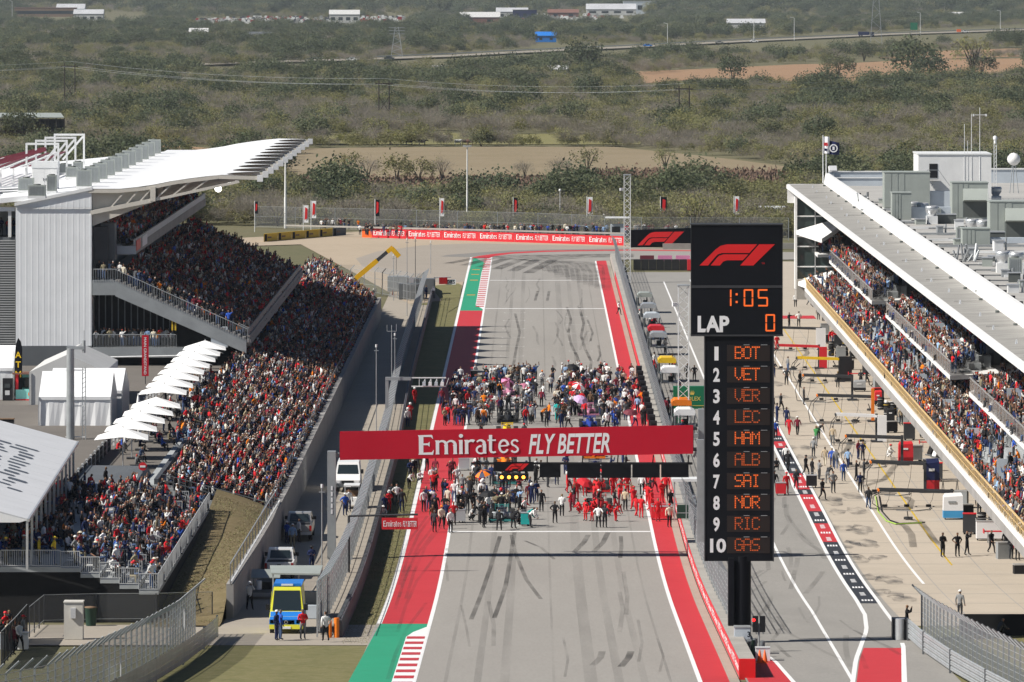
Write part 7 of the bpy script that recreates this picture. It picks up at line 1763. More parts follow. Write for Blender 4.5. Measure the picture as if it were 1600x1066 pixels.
at('at the grid back',[(948,608,'stand','white','black','cap','white',0),(975,607,'walk','cream','black','cap','red',.3),(897,612,'stand','black','black',N,N,.3),(822,606,'stand','black','black',N,N,2),(808,603,'folded','charcoal','black',N,N,0),(781,602,'stand','navy','navy',N,N,0),(755,622,'hips','light blue','navy',N,N,.4),(760,606,'stand','blue','black',N,N,1)])
at('red strip by pit wall',[(967,492,'walk','white','black',N,N,.8),(982,618,'stand','cream','charcoal','cap','orange',.2),(994,632,'walk','white','black','cap','red',0),(984,640,'hips','white','maroon',N,N,1),(996,646,'stand','light blue','black','cap','red',2.8),(1003,656,'folded','white','charcoal',N,N,2.5),(1007,664,'stand','charcoal','black',N,N,0),(992,668,'walk','white','navy','cap','white',1),(1000,634,'lean','orange','black',N,N,1)])
at('in the grandstand shadow',[(715,622,'stand','light blue','grey',N,N,.2),(730,610,'hips','grey','charcoal',N,N,.4),(690,634,'stand','maroon','navy',N,N,0),(735,622,'folded','white','blue',N,N,.4),(718,640,'walk','charcoal','black',N,N,1),(726,636,'stand','black','black','cap','red',1),(700,656,'stand','navy','navy',N,N,2.8),(716,664,'hips','navy','blue',N,N,0),(724,666,'folded','navy','black','cap','white',.4),(733,664,'camera','navy','navy',N,N,2),(752,664,'stand','white','black','cap','black',3),(693,648,'lean','black','charcoal',N,N,.5)])
at('on the grass verge',[(648,632,'stand','red','red','helmet','white',.8),(641,658,'folded','red','red','helmet','white',.5),(637,668,'stand','white','navy','helmet','white',.6),(612,789,'stand','charcoal','black',N,N,.3),(620,790,'hips','white','black',N,N,.2),(608,800,'folded','red','red','helmet','white',.4),(601,806,'stand','navy','navy',N,N,.4),(628,800,'stand','charcoal','navy',N,N,.3),(598,812,'crouch','white','white','cap','white',.3),(640,764,'lean','white','black',N,N,.8),(648,748,'stand','black','black',N,N,.8),(655,755,'crouch','white','charcoal',N,N,.5),(641,752,'folded','navy','charcoal',N,N,.5)])
at('on the service road',[(448,850,'folded','blue','navy','cap','white',2.5),(457,856,'stand','light blue','khaki','cap','white',2.9),(467,848,'stand','white','charcoal',N,N,2),(487,893,'folded','navy','navy','brim hat','black',.2),(390,953,'camera','white','black','helmet','white',.3),(432,1001,'stand','navy','navy','cap','white',1.2),(438,1000,'stand','blue','denim',N,N,2.0),(473,999,'folded','red','grey',N,N,.3),(509,1003,'walk','white','black',N,N,3.4),(653,485,'walk','light blue','navy',N,N,3),(642,508,'crouch','black','black',N,N,0),(666,468,'stand','navy','navy',N,N,1),(545,800,'stand','white','navy',N,N,.5),(539,806,'hips','blue','navy','cap','white',.5)])
at('in the pit lane',[(1207,552,'stand','red','red',N,N,.4),(1214,548,'folded','red','red',N,N,.3),(1050,594,'stand','maroon','red','cap','red',.3),(1074,594,'stand','charcoal','black',N,N,2.8),(1085,596,'hips','black','black',N,N,.2),(1083,650,'stand','charcoal','charcoal',N,N,.3),(1098,664,'walk','blue','blue',N,N,.4),(1209,590,'folded','charcoal','navy',N,N,0),(1212,686,'stand','blue','black',N,N,.4),(1208,646,'stand','black','black',N,N,2),(1220,643,'walk','charcoal','black',N,N,1),(1214,660,'folded','navy','navy','cap','black',2),(1213,735,'crouch','charcoal','black',N,N,0),(1229,773,'stand','red','red','cap','red',.4),(1244,765,'walk','charcoal','black',N,N,.2),(1228,728,'stand','white','black',N,N,2.9),(1231,737,'walk','black','black',N,N,2.6),(1210,770,'stand','black','charcoal','cap','black',0)])
at('on the apron',[(1229,602,'hips','charcoal','black',N,N,0),(1250,606,'stand','black','black',N,N,1),(1231,582,'stand','grey','denim',N,N,2),(1256,633,'stand','charcoal','charcoal',N,N,1.4),(1309,606,'stand','black','black',N,N,2.8),(1354,603,'walk','black','charcoal',N,N,1.2),(1366,606,'walk','black','black','cap','black',1.0),(1345,604,'folded','charcoal','black',N,N,0),(1233,681,'walk','red','red',N,N,2.8),(1246,681,'walk','maroon','black','cap','white',2.9),(1229,666,'stand','navy','navy',N,N,2.7),(1280,686,'lean','charcoal','black',N,N,.8),(1275,697,'camera','green','grey',N,N,2.5),(1271,714,'stand','grey','charcoal','cap','white',2.6),(1301,696,'stand','beige','grey',N,N,2.9),(1289,729,'walk','beige','cream',N,N,2.9),(1300,731,'stand','blue','navy',N,N,2.9),(1306,734,'walk','grey','denim',N,N,3.1),(1325,732,'walk','light blue','navy',N,N,2.8),(1341,718,'stand','maroon','navy',N,N,1),(1348,720,'hips','navy','charcoal',N,N,.4),(1318,752,'stand','blue','denim',N,N,.3),
     (1338,752,'camera','black','black',N,N,1.4),(1350,750,'camera','charcoal','black','cap','black',1.8),(1259,744,'walk','black','black','cap','black',1),(1269,748,'stand','black','charcoal',N,N,2),(1280,750,'folded','grey','charcoal',N,N,2),(1294,756,'lean','charcoal','grey',N,N,2.6),(1302,771,'hips','grey','charcoal',N,N,.3),(1344,770,'stand','navy','black',N,N,.2),(1357,796,'walk','charcoal','denim',N,N,.1),(1285,782,'walk','black','black','cap','charcoal',.8),(1389,715,'crouch','white','white','cap','red',1.2),(1408,665,'stand','beige','charcoal',N,N,.4),(1243,480,'stand','white','black',N,N,0),(1264,478,'walk','white','charcoal',N,N,1),(1270,480,'stand','black','black','cap','white',1),(1233,512,'point','charcoal','black',N,N,1),(1248,511,'hips','white','black','cap','black',.2),(1279,500,'stand','black','charcoal',N,N,.1),(1286,502,'folded','maroon','black',N,N,.8),(1310,534,'stand','red','black',N,N,.2),(1302,540,'folded','red','navy',N,N,.4),(1297,536,'lean','red','red',N,N,.4),(1325,528,'walk','red','maroon',N,N,.4)])
at('by the tyre trolley',[(1473,871,'folded','black','black',N,N,.6),(1496,870,'hips','black','black',N,N,.3),(1511,868,'camera','black','black',N,N,1.2),(1549,865,'walk','black','black',N,N,.6),(1572,864,'stand','black','charcoal',N,N,.4),(1580,874,'folded','charcoal','charcoal',N,N,.3),(1590,876,'stand','maroon','charcoal','cap','black',.3),(1597,862,'hips','red','black',N,N,.4),(1530,806,'stand','black','charcoal',N,N,.3)])
at('by right impact barrier',[(1417,990,'camera','black','black',N,N,1.3),(1500,966,'stand','grey','charcoal','cap','white',2.6),(1563,996,'crouch','charcoal','black',N,N,2.0)])
at('at lower left corner',[(8,1004,'stand','red','black','cap','red',1),(14,1000,'folded','charcoal','black',N,N,.6),(24,1012,'stand','orange','navy',N,N,1.4),(36,1008,'hips','grey','denim','cap','red',1.4),(30,1018,'walk','white','black',N,N,.7),(12,1018,'cheer','beige','black',N,N,1.2),(2,1014,'camera','black','black',N,N,1),(20,1024,'stand','maroon','charcoal',N,N,1)])
for k,(lab,dx) in enumerate([('white crate at the foot of the dark screened fence',0),('grey crate left of the white crate at the screened fence',-.9)]):
 x,y = PX(34,326) + dx,326; t = thing('crate',lab,'crate',(x,y,gz(y))); mb = MB(); mb.box(-.35,.35,0,.5,0,.9,'sign_white' if k == 0 else 'blue_grey'); part('body',mb,t); mb = MB(); mb.box(-.38,.38,-.03,.53,.9,.96,'tent_soft'); part('lid',mb,t)
# front rows of the small stand
pts = [(-23.7 - 1.2 * r,350.9 + 1.35 * k + .25 * r, zrow(r)) for r in range(5) for k in range(4)]
cluster('at small stand end',pts,['white','black','charcoal','navy','red','grey','maroon','blue','khaki','light blue'],['black','denim','khaki','charcoal'],['sit','sitlean','sitphone','stand','hips','cheer'],((None, None),('cap','white'),('cap','red'),('brim hat','cream'),('cap','navy')), face=math.pi / 2 - .4)
pts = [(-29.7 - 1.0 * k,351.0 + (k % 3) * .7,5.32) for k in range(8)]
cluster('behind the long railing',pts,['white','black','light blue','navy','yellow','grey'],['black','denim','khaki'],['stand','folded','hips','camera'],((None, None),('cap','yellow'),('cap','white')), face=math.pi / 2)
pts = []
for k in range(900):
 x,y = rnd.uniform(-8.8,10.2),rnd.choice((rnd.uniform(431,474),rnd.uniform(526,588),rnd.uniform(526,588)))
 if len(pts) < 280 and all(abs(x - a) > 1.1 or abs(y - b) > 2.9 for a,b in CARPOS) and min(abs(x + 4.2),abs(x - 5.8)) < 4.3 and (y > 500 or x < -1): pts.append((x,y,gz(y)))
add_crowd('crowd','throng of crews, guests and officials between the cars on the grid',pts,1.0,0)
pts = [(rnd.uniform(PX(560,915),PX(1085,880)),rnd.uniform(900,908),.5) for _ in range(150)] + [(rnd.uniform(PX(500,920),PX(560,920)),rnd.uniform(921,926),.5) for _ in range(14)]
add_crowd('crowd','line of people along the fence behind the red corner wall',pts,.95,0)
# ------------------------------------------------------------------ vehicles
def prof(mb,pts,hw,m,top=None):
 """side outline (y, z) extruded to half width hw; points above z=top are drawn in a little"""
 n = len(pts); f = lambda z: hw - (.14 * max(0,z - top) if top else 0)
 vs = [(-f(z),y,z) for y,z in pts] + [(f(z),y,z) for y,z in pts]
 mb.add(vs,[tuple(range(n)), tuple(range(n,2 * n))[::-1]] + [(k,n + k,n + (k + 1) % n,(k + 1) % n) for k in range(n)],m)
def glassq(t,pts,nm='window'):
 mb = MB(); mb.add(pts,[(0,1,2,3)],'dark_glass'); part(nm,mb,t)
def pickup(x,y,rz,m, label):
 t = thing('pickup_truck', label,'pickup truck',(x,y,gz(y)),rz); L = 2.85
 mb = MB(); prof(mb,[(-L,.5),(L,.5),(L,1.0),(2.6,1.18),(1.3,1.22),(-.9,1.22),(-.9,1.2),(-L,1.2)],.98,m); part('body',mb,t)
 mb = MB(); prof(mb,[(-.85,1.22),(1.55,1.22),(.75,1.9),(-.6,1.92)],.92,m,1.22); part('cab',mb,t)
 glassq(t,[(-.72,-.89,1.3),(.72,-.89,1.3),(.66,-.70,1.83),(-.66,-.70,1.83)],'rear_window'); glassq(t,[(.74,1.5,1.3),(-.74,1.5,1.3),(-.66,.82,1.86),(.66,.82,1.86)],'windscreen')
 for s in (-1,1): glassq(t,[(s * .93,-.7,1.3),(s * .93,1.3,1.3),(s * .86,.72,1.82),(s * .86,-.5,1.82)])
 mb = MB(); mb.box(-.85,.85,-2.6,-1.0,1.19,1.215,'black'); part('bed',mb,t)
 mb = MB(); mb.box(-.8,.8,-L - .03,-L - .002,.72,1.18,m); tg = part('tailgate',mb,t); mb = MB(); mb.box(-.12,.12,-L - .05,-L - .032,1.0,1.08,'black'); part('handle',mb,tg)
 mb = MB(); mb.box(-.95,.95,-L - .14,-L,.5,.68,'alu'); mb.box(-.95,.95,L,L + .14,.5,.7,'alu'); part('bumper',mb,t)
 for s in (-1,1):
  mb = MB(); mb.box(s * .9 - .08,s * .9 + .08,-L - .035,-L - .002,.78,1.16,'tail_red'); part('tail_light',mb,t); mb = MB(); mb.box(s * .75 - .2,s * .75 + .2,L + .002,L + .03,.8,.98,'sign_white'); part('headlight',mb,t)
  mb = MB(); mb.box(s * 1.05 - .12,s * 1.05 + .12,1.1,1.2,1.25,1.5,'black'); part('mirror',mb,t)
  for yy in (-1.75,1.85): wheel_parts(t,s * .86,yy,.39,.26)
x,y,z = PG(466,846); pickup(x,y + 2.9,0,'car_silver','silver pickup truck with three people standing behind it on the road')
x,y,z = PG(436,905); pickup(x,y + 2.9,0,'car_white','white pickup truck parked just behind the flat roofed shed')
def van(x,y,rz,m, lower, label,cat,H=2.5,amb=False):
 t = thing('ambulance' if amb else 'van', label,cat,(x,y,gz(y)),rz); L = 2.8
 mb = MB(); prof(mb,[(-L,.45),(L,.45),(L,H - .1),(L - .15,H),(-1.35,H),(-1.9,1.35),(-2.65,1.12),(-L,.95)],1.0,m,1.3); part('body',mb,t)
 wy = lambda z: -1.35 - .55 * (H - z) / (H - 1.35) - .03
 glassq(t,[(-.86,wy(1.4),1.4),(.86,wy(1.4),1.4),(.76,wy(H - .2),H - .2),(-.76,wy(H - .2),H - .2)],'windscreen')
 for s in (-1,1): glassq(t,[(s * 1.005,-1.6,1.38),(s * 1.005,-.7,1.38),(s * .93,-.7,H - .3),(s * .93,-1.25,H - .3)])
 mb = MB(); mb.add([(-.95,-2.64,1.125),(.95,-2.64,1.125),(.97,-1.98,1.345),(-.97,-1.98,1.345)],[(0,1,2,3)], lower); part('bonnet',mb,t)
 mb = MB(); mb.box(-1.0,1.0,-L - .1,-L,.4,.66,'galv_dark' if not amb else 'yellow_body'); part('bumper',mb,t)
 mb = MB(); mb.box(-.5,.5,-L - .03,-L - .002,.68,.92,'black'); gr = part('grille',mb,t)
 mb = MB(); mb.box(-.28,.28,-L - .13,-L - .102,.42,.56,'sign_white'); part('number_plate',mb,t)
 for s in (-1,1):
  mb = MB(); mb.box(s * .78 - .17,s * .78 + .17,-L - .03,-L - .002,.72,.94,'sign_white'); part('headlight',mb,t); mb = MB(); mb.box(s * 1.14 - .12,s * 1.14 + .12,-1.75,-1.65,1.4,1.75,'black'); part('mirror',mb,t)
  for yy in (-1.85,1.7): wheel_parts(t,s * .88,yy,.36,.24)
 return t,gr
x,y,z = PG(543,769); van(x,y + 2.8,0,'car_white','car_white','white panel van seen from the front beside the gantry leg','van',2.3)
x,y,z = PG(447,990); am,gr = van(x,y + 2.8,0,'yellow_body','blue_body','yellow and blue ambulance parked in front of the shed','ambulance',2.75, True)
mb = MB(); mb.box(-.85,.85,-1.25,2.6,2.751,2.80,'blue_body'); part('roof_panel',mb,am)
mb = MB(); mb.box(-.8,.8,-1.3,-1.0,2.8,2.95,'blue_body'); mb.box(-.35,.35,-1.33,-1.3,2.82,2.93,'sign_white'); part('light_bar',mb,am)
mb = MB(); mb.add([(-.99,-2.803,.95),(.99,-2.803,.95),(.97,-2.66,1.119),(-.97,-2.66,1.119)],[(0,1,2,3)],'blue_body'); mb.box(-1.0,1.0,-2.83,-2.802,.67,.97,'blue_body'); part('front_panel',mb,am)
mb = MB(); mb.lathe([(.11,-.0),(.085,-.0)],'alu',(0,-2.94,.82),12,'y'); mb.tube((0,-2.94,.82),(0,-2.94,.93),.01,'alu',3); part('star_badge',mb,gr)
for s in (-1,1):
 mb = MB(); mb.box(s * 1.0 - .012,s * 1.0 + .012,-1.2,2.7,1.0,1.35,'blue_body'); part('side_stripe',mb,am)
t = thing('shed','flat roofed open shed of grey sheet between the ambulance and the white pickup','shed',(0,0,0)); y = 352
xa,xb = PX(424,y),PX(500,y); zr = gz(y) + 2.75
mb = MB(); mb.hexa([(xa,y,zr),(xb,y,zr - .05),(xb,y + 4.5,zr),(xa - .3,y + 4.5,zr)],[(xa,y,zr + .1),(xb,y,zr + .05),(xb,y + 4.5,zr + .1),(xa - .3,y + 4.5,zr + .1)],'hvac'); part('roof',mb,t)
for px,py in ((xa + .1,y + .1),(xb - .1,y + .1),(xb - .1,y + 4.4),((xa + xb) / 2,y + 4.4)): mb = MB(); mb.beam((px,py,gz(py)),(px,py,zr),.09,.09,'galv'); part('post',mb,t)
mb = MB(); mb.box(xb - 1.5,xb - .15,y + 1.5,y + 2.3,gz(y),gz(y) + 1.5,'galv_dark'); mb.box(xb - 1.3,xb - .2,y + .2,y + .8,gz(y),gz(y) + .8,'blue_grey'); part('cabinets',mb,t)
t = thing('golf_cart','white golf cart with canopy beside the catch fence','golf cart',(PX(550,446),446,0)); mb = MB(); prof(mb,[(-1.1,.3),(1.1,.3),(1.1,.75),(.3,.75),(.25,.5),(-.6,.5),(-.7,.9),(-1.05,.85)],.55,'car_white'); part('body',mb,t)
mb = MB(); mb.box(-.62,.62,-.9,1.0,1.75,1.83,'car_white'); part('canopy',mb,t); mb = MB(); mb.box(-.5,.5,.0,.5,.76,.9,'wood'); mb.box(-.5,.5,.45,.55,.9,1.3,'wood'); part('seat',mb,t)
for s in (-.55,.55):
 mb = MB(); mb.beam((s,-.8,.8),(s,-.75,1.75),.04,.04,'alu'); mb.beam((s,.9,.7),(s,.9,1.75),.04,.04,'alu'); part('post',mb,t)
 for yy in (-.75,.75): wheel_parts(t,s,yy,.23,.18)
t = thing('trailer','low dark trailer with a tilted pale panel beside the wall','trailer',(PX(415,372),372,gz(372))); mb = MB(); mb.box(-.9,.9,-1.3,1.3,.45,.62,'galv_dark'); part('bed',mb,t); mb = MB(); mb.obox((0,.4,1.5),(1.9,1.6,.06),'hvac',0,.25); part('panel',mb,t)
mb = MB(); mb.box(-.6,.5,-.9,.9,.63,1.1,'black'); part('load',mb,t); mb = MB(); mb.tube((-.4,-1.0,.63),(-.4,-1.0,1.2),.2,'sign_white',8); part('drum',mb,t); mb = MB(); mb.beam((-.8,.4,.6),(-.8,.4,1.4),.06,.06,'galv'); mb.beam((.8,.4,.6),(.8,.4,1.5),.06,.06,'galv'); part('prop',mb,t)
for s in (-.95,.95): wheel_parts(t,s,0,.33,.2)
# yellow telescopic handler behind the far end of the seats
y = 741; x0,z0 = PX(562,y),PZ(430,y); x1,z1 = PX(612,y),PZ(388,y)
t = thing('telehandler','yellow telescopic handler with raised boom behind the far seats','crane',(0,0,0)); f = lambda a: (x0 + (x1 - x0) * a,y,z0 + (z1 - z0) * a)
mb = MB(); mb.beam(f(-.35),f(.55),.5,.62,'jcb_yellow'); part('boom',mb,t); mb = MB(); mb.beam(f(.5),f(.86),.38,.46,'dark_steel'); part('inner_boom',mb,t); mb = MB(); mb.beam(f(.86),f(1.04),.42,.55,'jcb_yellow'); mb.beam(f(1.0),(x1 + 1.0,y,z1 - 1.1),.5,.6,'jcb_yellow'); part('boom_head',mb,t)
mb = MB(); mb.path([(x1 + .6,y,z1 - .8),(x1 + .6,y,z1 - 3.4)],.03,'dark_steel'); part('chain',mb,t)
mb = MB(); mb.box(x0 - 4.2,x0 + .4,y - 1.1,y + 1.1,.7,1.5,'jcb_yellow'); part('chassis',mb,t); mb = MB(); mb.box(x0 - 2.6,x0 - .9,y - 1.1,y - .2,1.5,2.6,'dark_glass'); part('cab',mb,t)
for dx in (-3.5,-.4):
 for s in (-1.0,1.0): mb = MB(); mb.lathe([(.001,-.2),(.55,-.2),(.6,0),(.55,.2),(.001,.2)],'rubber',(x0 + dx,y + s,.6),14,'y'); part('wheel',mb,t)
for k,(u,v,m,lab) in enumerate([(640,448,'galv_dark','dark container behind the far fence, left of the poles'),(622,436,'grey_steel','grey container beside the yellow boom'),(663,440,'panel_grey','grey cabinet at the far end of the fence')]):
 x,y,z = PG(u,v + 20,0); t = thing('container',lab,'container',(x,y,0)); mb = MB(); mb.box(-1.4,1.4,0,2.5,0,2.0,m); part('body',mb,t)
 for j in range(2): mb = MB(); mb.box(-1.3 + j * 1.35,-.1 + j * 1.35,-.04,-.003,.1,1.9,m); part('door',mb,t)

# ------------------------------------------------------------------ pit wall stands
NAMES = ['yellow','white','orange','pale pink','red','grey','dark red','silver']
for i,(u,v,m,w) in enumerate([(1030,598,'yellow',2.3),(1042,614,'sign_white',2.3),(1042,668,'orange',2.4),(1046,684,'sign_white',2.2),(1017,545,'bright_red',2.2),(1020,556,'silver',2.1),(1008,524,'blue_grey',2.2),(1003,508,'silver',2.1),(997,490,'hvac',2.0)]):
 Y = HC * FPX / (v - V0); x = 13.5; lab = f'{["yellow", "long white", "orange", "white topped nearest", "red", "silver red striped", "blue grey", "silver", "farthest grey green"][i]} canopied command stand on the pit wall'
 t = thing('command_stand',lab,'pit stand',(x,Y,0),0,'team command stands along the pit wall')
 mb = MB(); mb.prism([(-.95,0),(.9,0),(.9,.35),(.5,.55),(-.65,.55),(-.95,.3)],'y',0,3.4,m)
 for j,p in enumerate(mb.v): mb.v[j] = (p[0],p[1],p[2] + 2.0)
 part('canopy',mb,t)
 mb = MB(); mb.box(-1.0,.9,.5,3.2,.9,1.05,'galv'); mb.box(-1.05,-.75,.4,3.2,1.05,1.9,'screen_glass'); part('desk',mb,t)
 for sx_ in (-.95,.9):
  for yy in (.3,3.1): mb = MB(); mb.beam((sx_,yy,0),(sx_,yy,2.02),.07,.07,'galv'); part('post',mb,t)
 for j in range(3): mb = MB(); mb.box(-.2,.3,.7 + .85 * j,1.1 + .85 * j,1.06,1.5,'black'); mb.box(.2,.3,.7 + .85 * j,1.1 + .85 * j,1.5,1.95,'black'); part('stool',mb,t)
pts = [(rnd.uniform(12.3,14.6),rnd.uniform(500,690)) for _ in range(14)]
cluster('by pit wall stands',pts,['red','white','black','charcoal','maroon','navy'],['black','red','charcoal'],['stand','lean','folded','walk'],((None, None),('cap','red'),('cap','black')))
# ------------------------------------------------------------------ garage equipment on the apron
def boom(u0,v0,u1,v1,m, label,h=2.3,gap=.95, panel=None, loop=True):
 Y = (HC - h) * FPX / ((v0 + v1) / 2 - V0); xa,xb = PX(u0,Y),PX(u1,Y); t = thing('pit_boom', label,'pit boom',(xb,Y,0),0,'overhead pit stop booms'); L = xb - xa
 for s in (0,gap): mb = MB(); mb.beam((-L,s,h + .15),(0,s,h),.2,.22,m); mb.tube((-L - .12,s,h + .1),(-L,s,h + .1),.12,'dark_steel' if m != 'dark_steel' else 'orange',6); part('beam',mb,t)
 mb = MB(); 
 for k in range(5): mb.beam((-L * k / 4.2,0,h + .06),(-L * k / 4.2,gap,h + .06),.07,.07,'galv_dark')
 part('crossbar',mb,t)
 mb = MB(); mb.beam((0,gap / 2,0),(0,gap / 2,h + .2),.22,.22,'dark_steel'); mb.box(-.5,.5,-.4,.9,0,.12,'dark_steel'); part('stand',mb,t)
 if loop:
  mb = MB(); q = [(-L * 1.0,.3,h),(-L * 1.12,.1,h * .8),(-L * 1.18,-.5,h * .45),(-L * 1.15,-1.2,.08),(-L * .95,-2.0,.05),(-L * .6,-2.4,.05)]; mb.path(q,.04,'black',4); mb.path([(-L * .3,-.4,.06),(-L * .35,-2.2,.05),(-L * .55,-3.4,.05),(-L * .8,-2.9,.05)],.04,'galv_dark',4); part('ground_hose',mb,t)
  mb = MB(); mb.path([(-L * .98,0,h),(-L * 1.08,-.2,h * .75),(-L * 1.1,-.4,h * .3),(-L * 1.02,-.6,.06),(-L * .8,-1.0,.05),(-L * .55,-1.2,.05)],.035,'black',4); part('hose',mb,t)
 for k in (.25,.55,.85):
  mb = MB(); mb.path([(-L * k,gap / 2,h),(-L * k - .1,gap / 2,h * .5),(-L * k - .35,gap / 2,.1)],.02,'black',4); mb.obox((-L * k - .4,gap / 2,.1),(.4,.25,.18),'black'); part('air_gun',mb,t)
 if panel:
  pu0,pu1,ph,pm = panel; a,b = PX(pu0,Y) - xb,PX(pu1,Y) - xb; mb = MB(); mb.box(a,b,-.3,.0,.05,ph,pm); part('panel',mb,t)
boom(1207,516,1283,512,'dark_steel','farthest dark curved boom beside the score tower', panel=(1275,1290,2.4,'sign_white'))
boom(1217,543,1280,541,'bright_red','red and yellow tipped boom on the apron', panel=(1280,1292,2.3,'bright_red'))
boom(1246,563,1312,560,'yellow','yellow striped boom with a tall black cabinet', panel=(1311,1331,2.6,'black'))
boom(1256,590,1332,588,'dark_steel','dark boom below the yellow striped one'); boom(1278,621,1364,620,'dark_steel','dark boom with orange fittings', panel=(1361,1366,3.1,'orange'))
boom(1307,651,1370,650,'sign_white','white boom with a slanted white side panel', panel=(1371,1385,2.4,'sign_white')); boom(1323,685,1410,684,'dark_steel','long dark boom next to the red cabinet')
boom(1362,726,1446,724,'dark_steel','long dark boom next to the dark blue cabinet'); boom(1374,770,1488,768,'dark_steel','nearest low dark boom with green hose',h=1.2)
def cabinet(u0,u1,vt,vb, cols, label,rz=0):
 Y = HC * FPX / (vb - V0); x = PX((u0 + u1) / 2,Y); w = (u1 - u0) * Y / FPX; h = (vb - vt) * Y / FPX; t = thing('equipment_cabinet', label,'cabinet',(x,Y,0),rz,'covered cabinets on the apron')
 mb = MB(); a,b = w / 2,.9; lo,hi = .12,h
 mb.loft([[(-a,0,lo),(a,0,lo),(a,b,lo),(-a,b,lo)],[(-a,0,h * .34),(a,0,h * .34),(a,b,h * .34),(-a,b,h * .34)]], cols[0], False); part('base',mb,t)
 mb = MB(); mb.loft([[(-a,0,h * .34),(a,0,h * .34),(a,b,h * .34),(-a,b,h * .34)],[(-a * .97,.02,h * .85),(a * .97,.02,h * .9),(a * .97,b,h * .9),(-a * .97,b,h * .85)],[(-a * .8,.15,h * .97),(a * .85,.15,h),(a * .85,b * .8,h),(-a * .8,b * .8,h * .97)]], cols[1], False); part('cover',mb,t)
 for s in (-1,1): mb = MB(); mb.lathe([(.001,-.04),(.09,-.04),(.09,.04),(.001,.04)],'rubber',(s * a * .8,.2,.09),8,'x'); part('castor',mb,t)
 mb = MB(); mb.box(-a * .5,a * .3,-.03,-.008,h * .62,h * .7,'sign_white' if cols[1] != 'sign_white' else 'grey_steel'); part('logo',mb,t)
cabinet(1404,1427,690,724,('bright_red','bright_red'),'red covered cabinet in the middle of the apron'); cabinet(1446,1468,717,768,('bright_red','navy'),'dark blue covered cabinet with red foot'); cabinet(1474,1505,771,812,('blue_fade','sign_white'),'white covered cabinet fading to blue at its foot'); cabinet(1334,1353,594,612,('black','silver'),'silver topped flight case below the yellow boom')
cabinet(1386,1398,638,660,('black','black'),'black cabinet behind the white boom'); cabinet(1367,1378,610,634,('black','bright_red'),'black cabinet with red edge beside the orange post'); cabinet(1438,1447,668,684,('black','black'),'small black loudspeaker box under the terrace')
def tyre_stack(x,y,n, label,col='rubber',grp='stacks of racing tyres'):
 t = thing('tyre_stack', label,'tyres',(x,y,0),0,grp)
 for k in range(n):
  mb = MB(); z = .2 + .4 * k; mb.lathe([(.18,-.18),(.30,-.19),(.33,-.1),(.33,.1),(.30,.19),(.18,.18)],col,(rnd.uniform(-.03,.03),rnd.uniform(-.03,.03),z),12); o = part('tyre',mb,t)
  mb = MB(); mb.lathe([(.335,-.02),(.336,.02)],'yellow' if rnd.random() < .4 else 'tyre_white',(0,0,z),12); part('stripe',mb,o)
ORD2 = ['leftmost','second','third','fourth','fifth','rightmost']
for k in range(6): x,y,z = PG(1299 + 11 * k,556 + (k % 2) * 4); tyre_stack(x,y,4,f'stack of black tyres between the red and yellow booms, {ORD2[k]}')
for k in range(5): x,y,z = PG(1376 + 10 * k,640 + (k % 2) * 5 + k * 4); tyre_stack(x,y,3,f'stack of black tyres beside the orange post, {ORD2[k if k < 4 else 5]}')
for k in range(3): x,y,z = PG(1534 + 17 * k,842 - 2 * k); tyre_stack(x,y,5,f'tall tyre stack on the trolley at the right, {["left", "middle", "right"][k]}')
x,y,z = PG(1548,846); trolley(x,y + .9,'sign_white','white tyre trolley with tall stacks under the terrace',2.0,1.4)
for k in range(4): x,y,z = PG(1455 + 8 * k,712 + 3 * k); mb = MB(); mb.obox((0,0,.45),(.3,.5,1.0),'sign_white' if k % 2 else 'black',0,.6); mb.obox((.02,.2,.06),(.5,.9,.1),'galv_dark'); solo('nose_stand',mb,f'black and white car nose on a stand, {["leftmost", "second", "third", "rightmost"][k]} by the blue cabinet','nose cone',(x,y,0),.5)
mb = MB(); a = [PG(u,v) for u,v in ((1368,776),(1372,800),(1385,815),(1400,820),(1440,818))]; mb.path([(p[0],p[1],p[2] + .05) for p in a],.05,'hose_green',5); mb.path([(p[0] + .3,p[1] + .5,p[2] + .05) for p in a],.05,'black',5); solo('air_hose',mb,'green and black air hoses looping over the apron','hose')
for u,v,lab in [(1419,812,'small jack on the apron left of the white cabinet'),(1240,578,'jack lying near the sponsor strip'),(1306,574,'small jack below the yellow boom'),(1337,660,'wheel gun stand under the white boom'),(1360,642,'small dark stand left of the orange post')]:
 x,y,z = PG(u,v); t = thing('jack',lab,'jack',(x,y,z),rnd.uniform(-1,1)); mb = MB(); mb.beam((0,0,.1),(0,-1.3,.75),.07,.07,'dark_steel'); part('handle',mb,t); mb = MB(); mb.box(-.3,.3,-.2,.4,.05,.2,'dark_steel'); part('base',mb,t)
 for s in (-.3,.3): mb = MB(); mb.lathe([(.001,-.04),(.1,-.04),(.1,.04),(.001,.04)],'rubber',(s,.1,.1),8,'x'); part('wheel',mb,t)
x0,y0,_ = PG(1220,498); x1,_,_ = PG(1275,498); mb = MB(); mb.box(x0,x1,y0,y0 + 6,-.01,.012,'paint_red'); solo('red_patch',mb,'red painted rectangle on the far apron','painted strip', kind='structure')
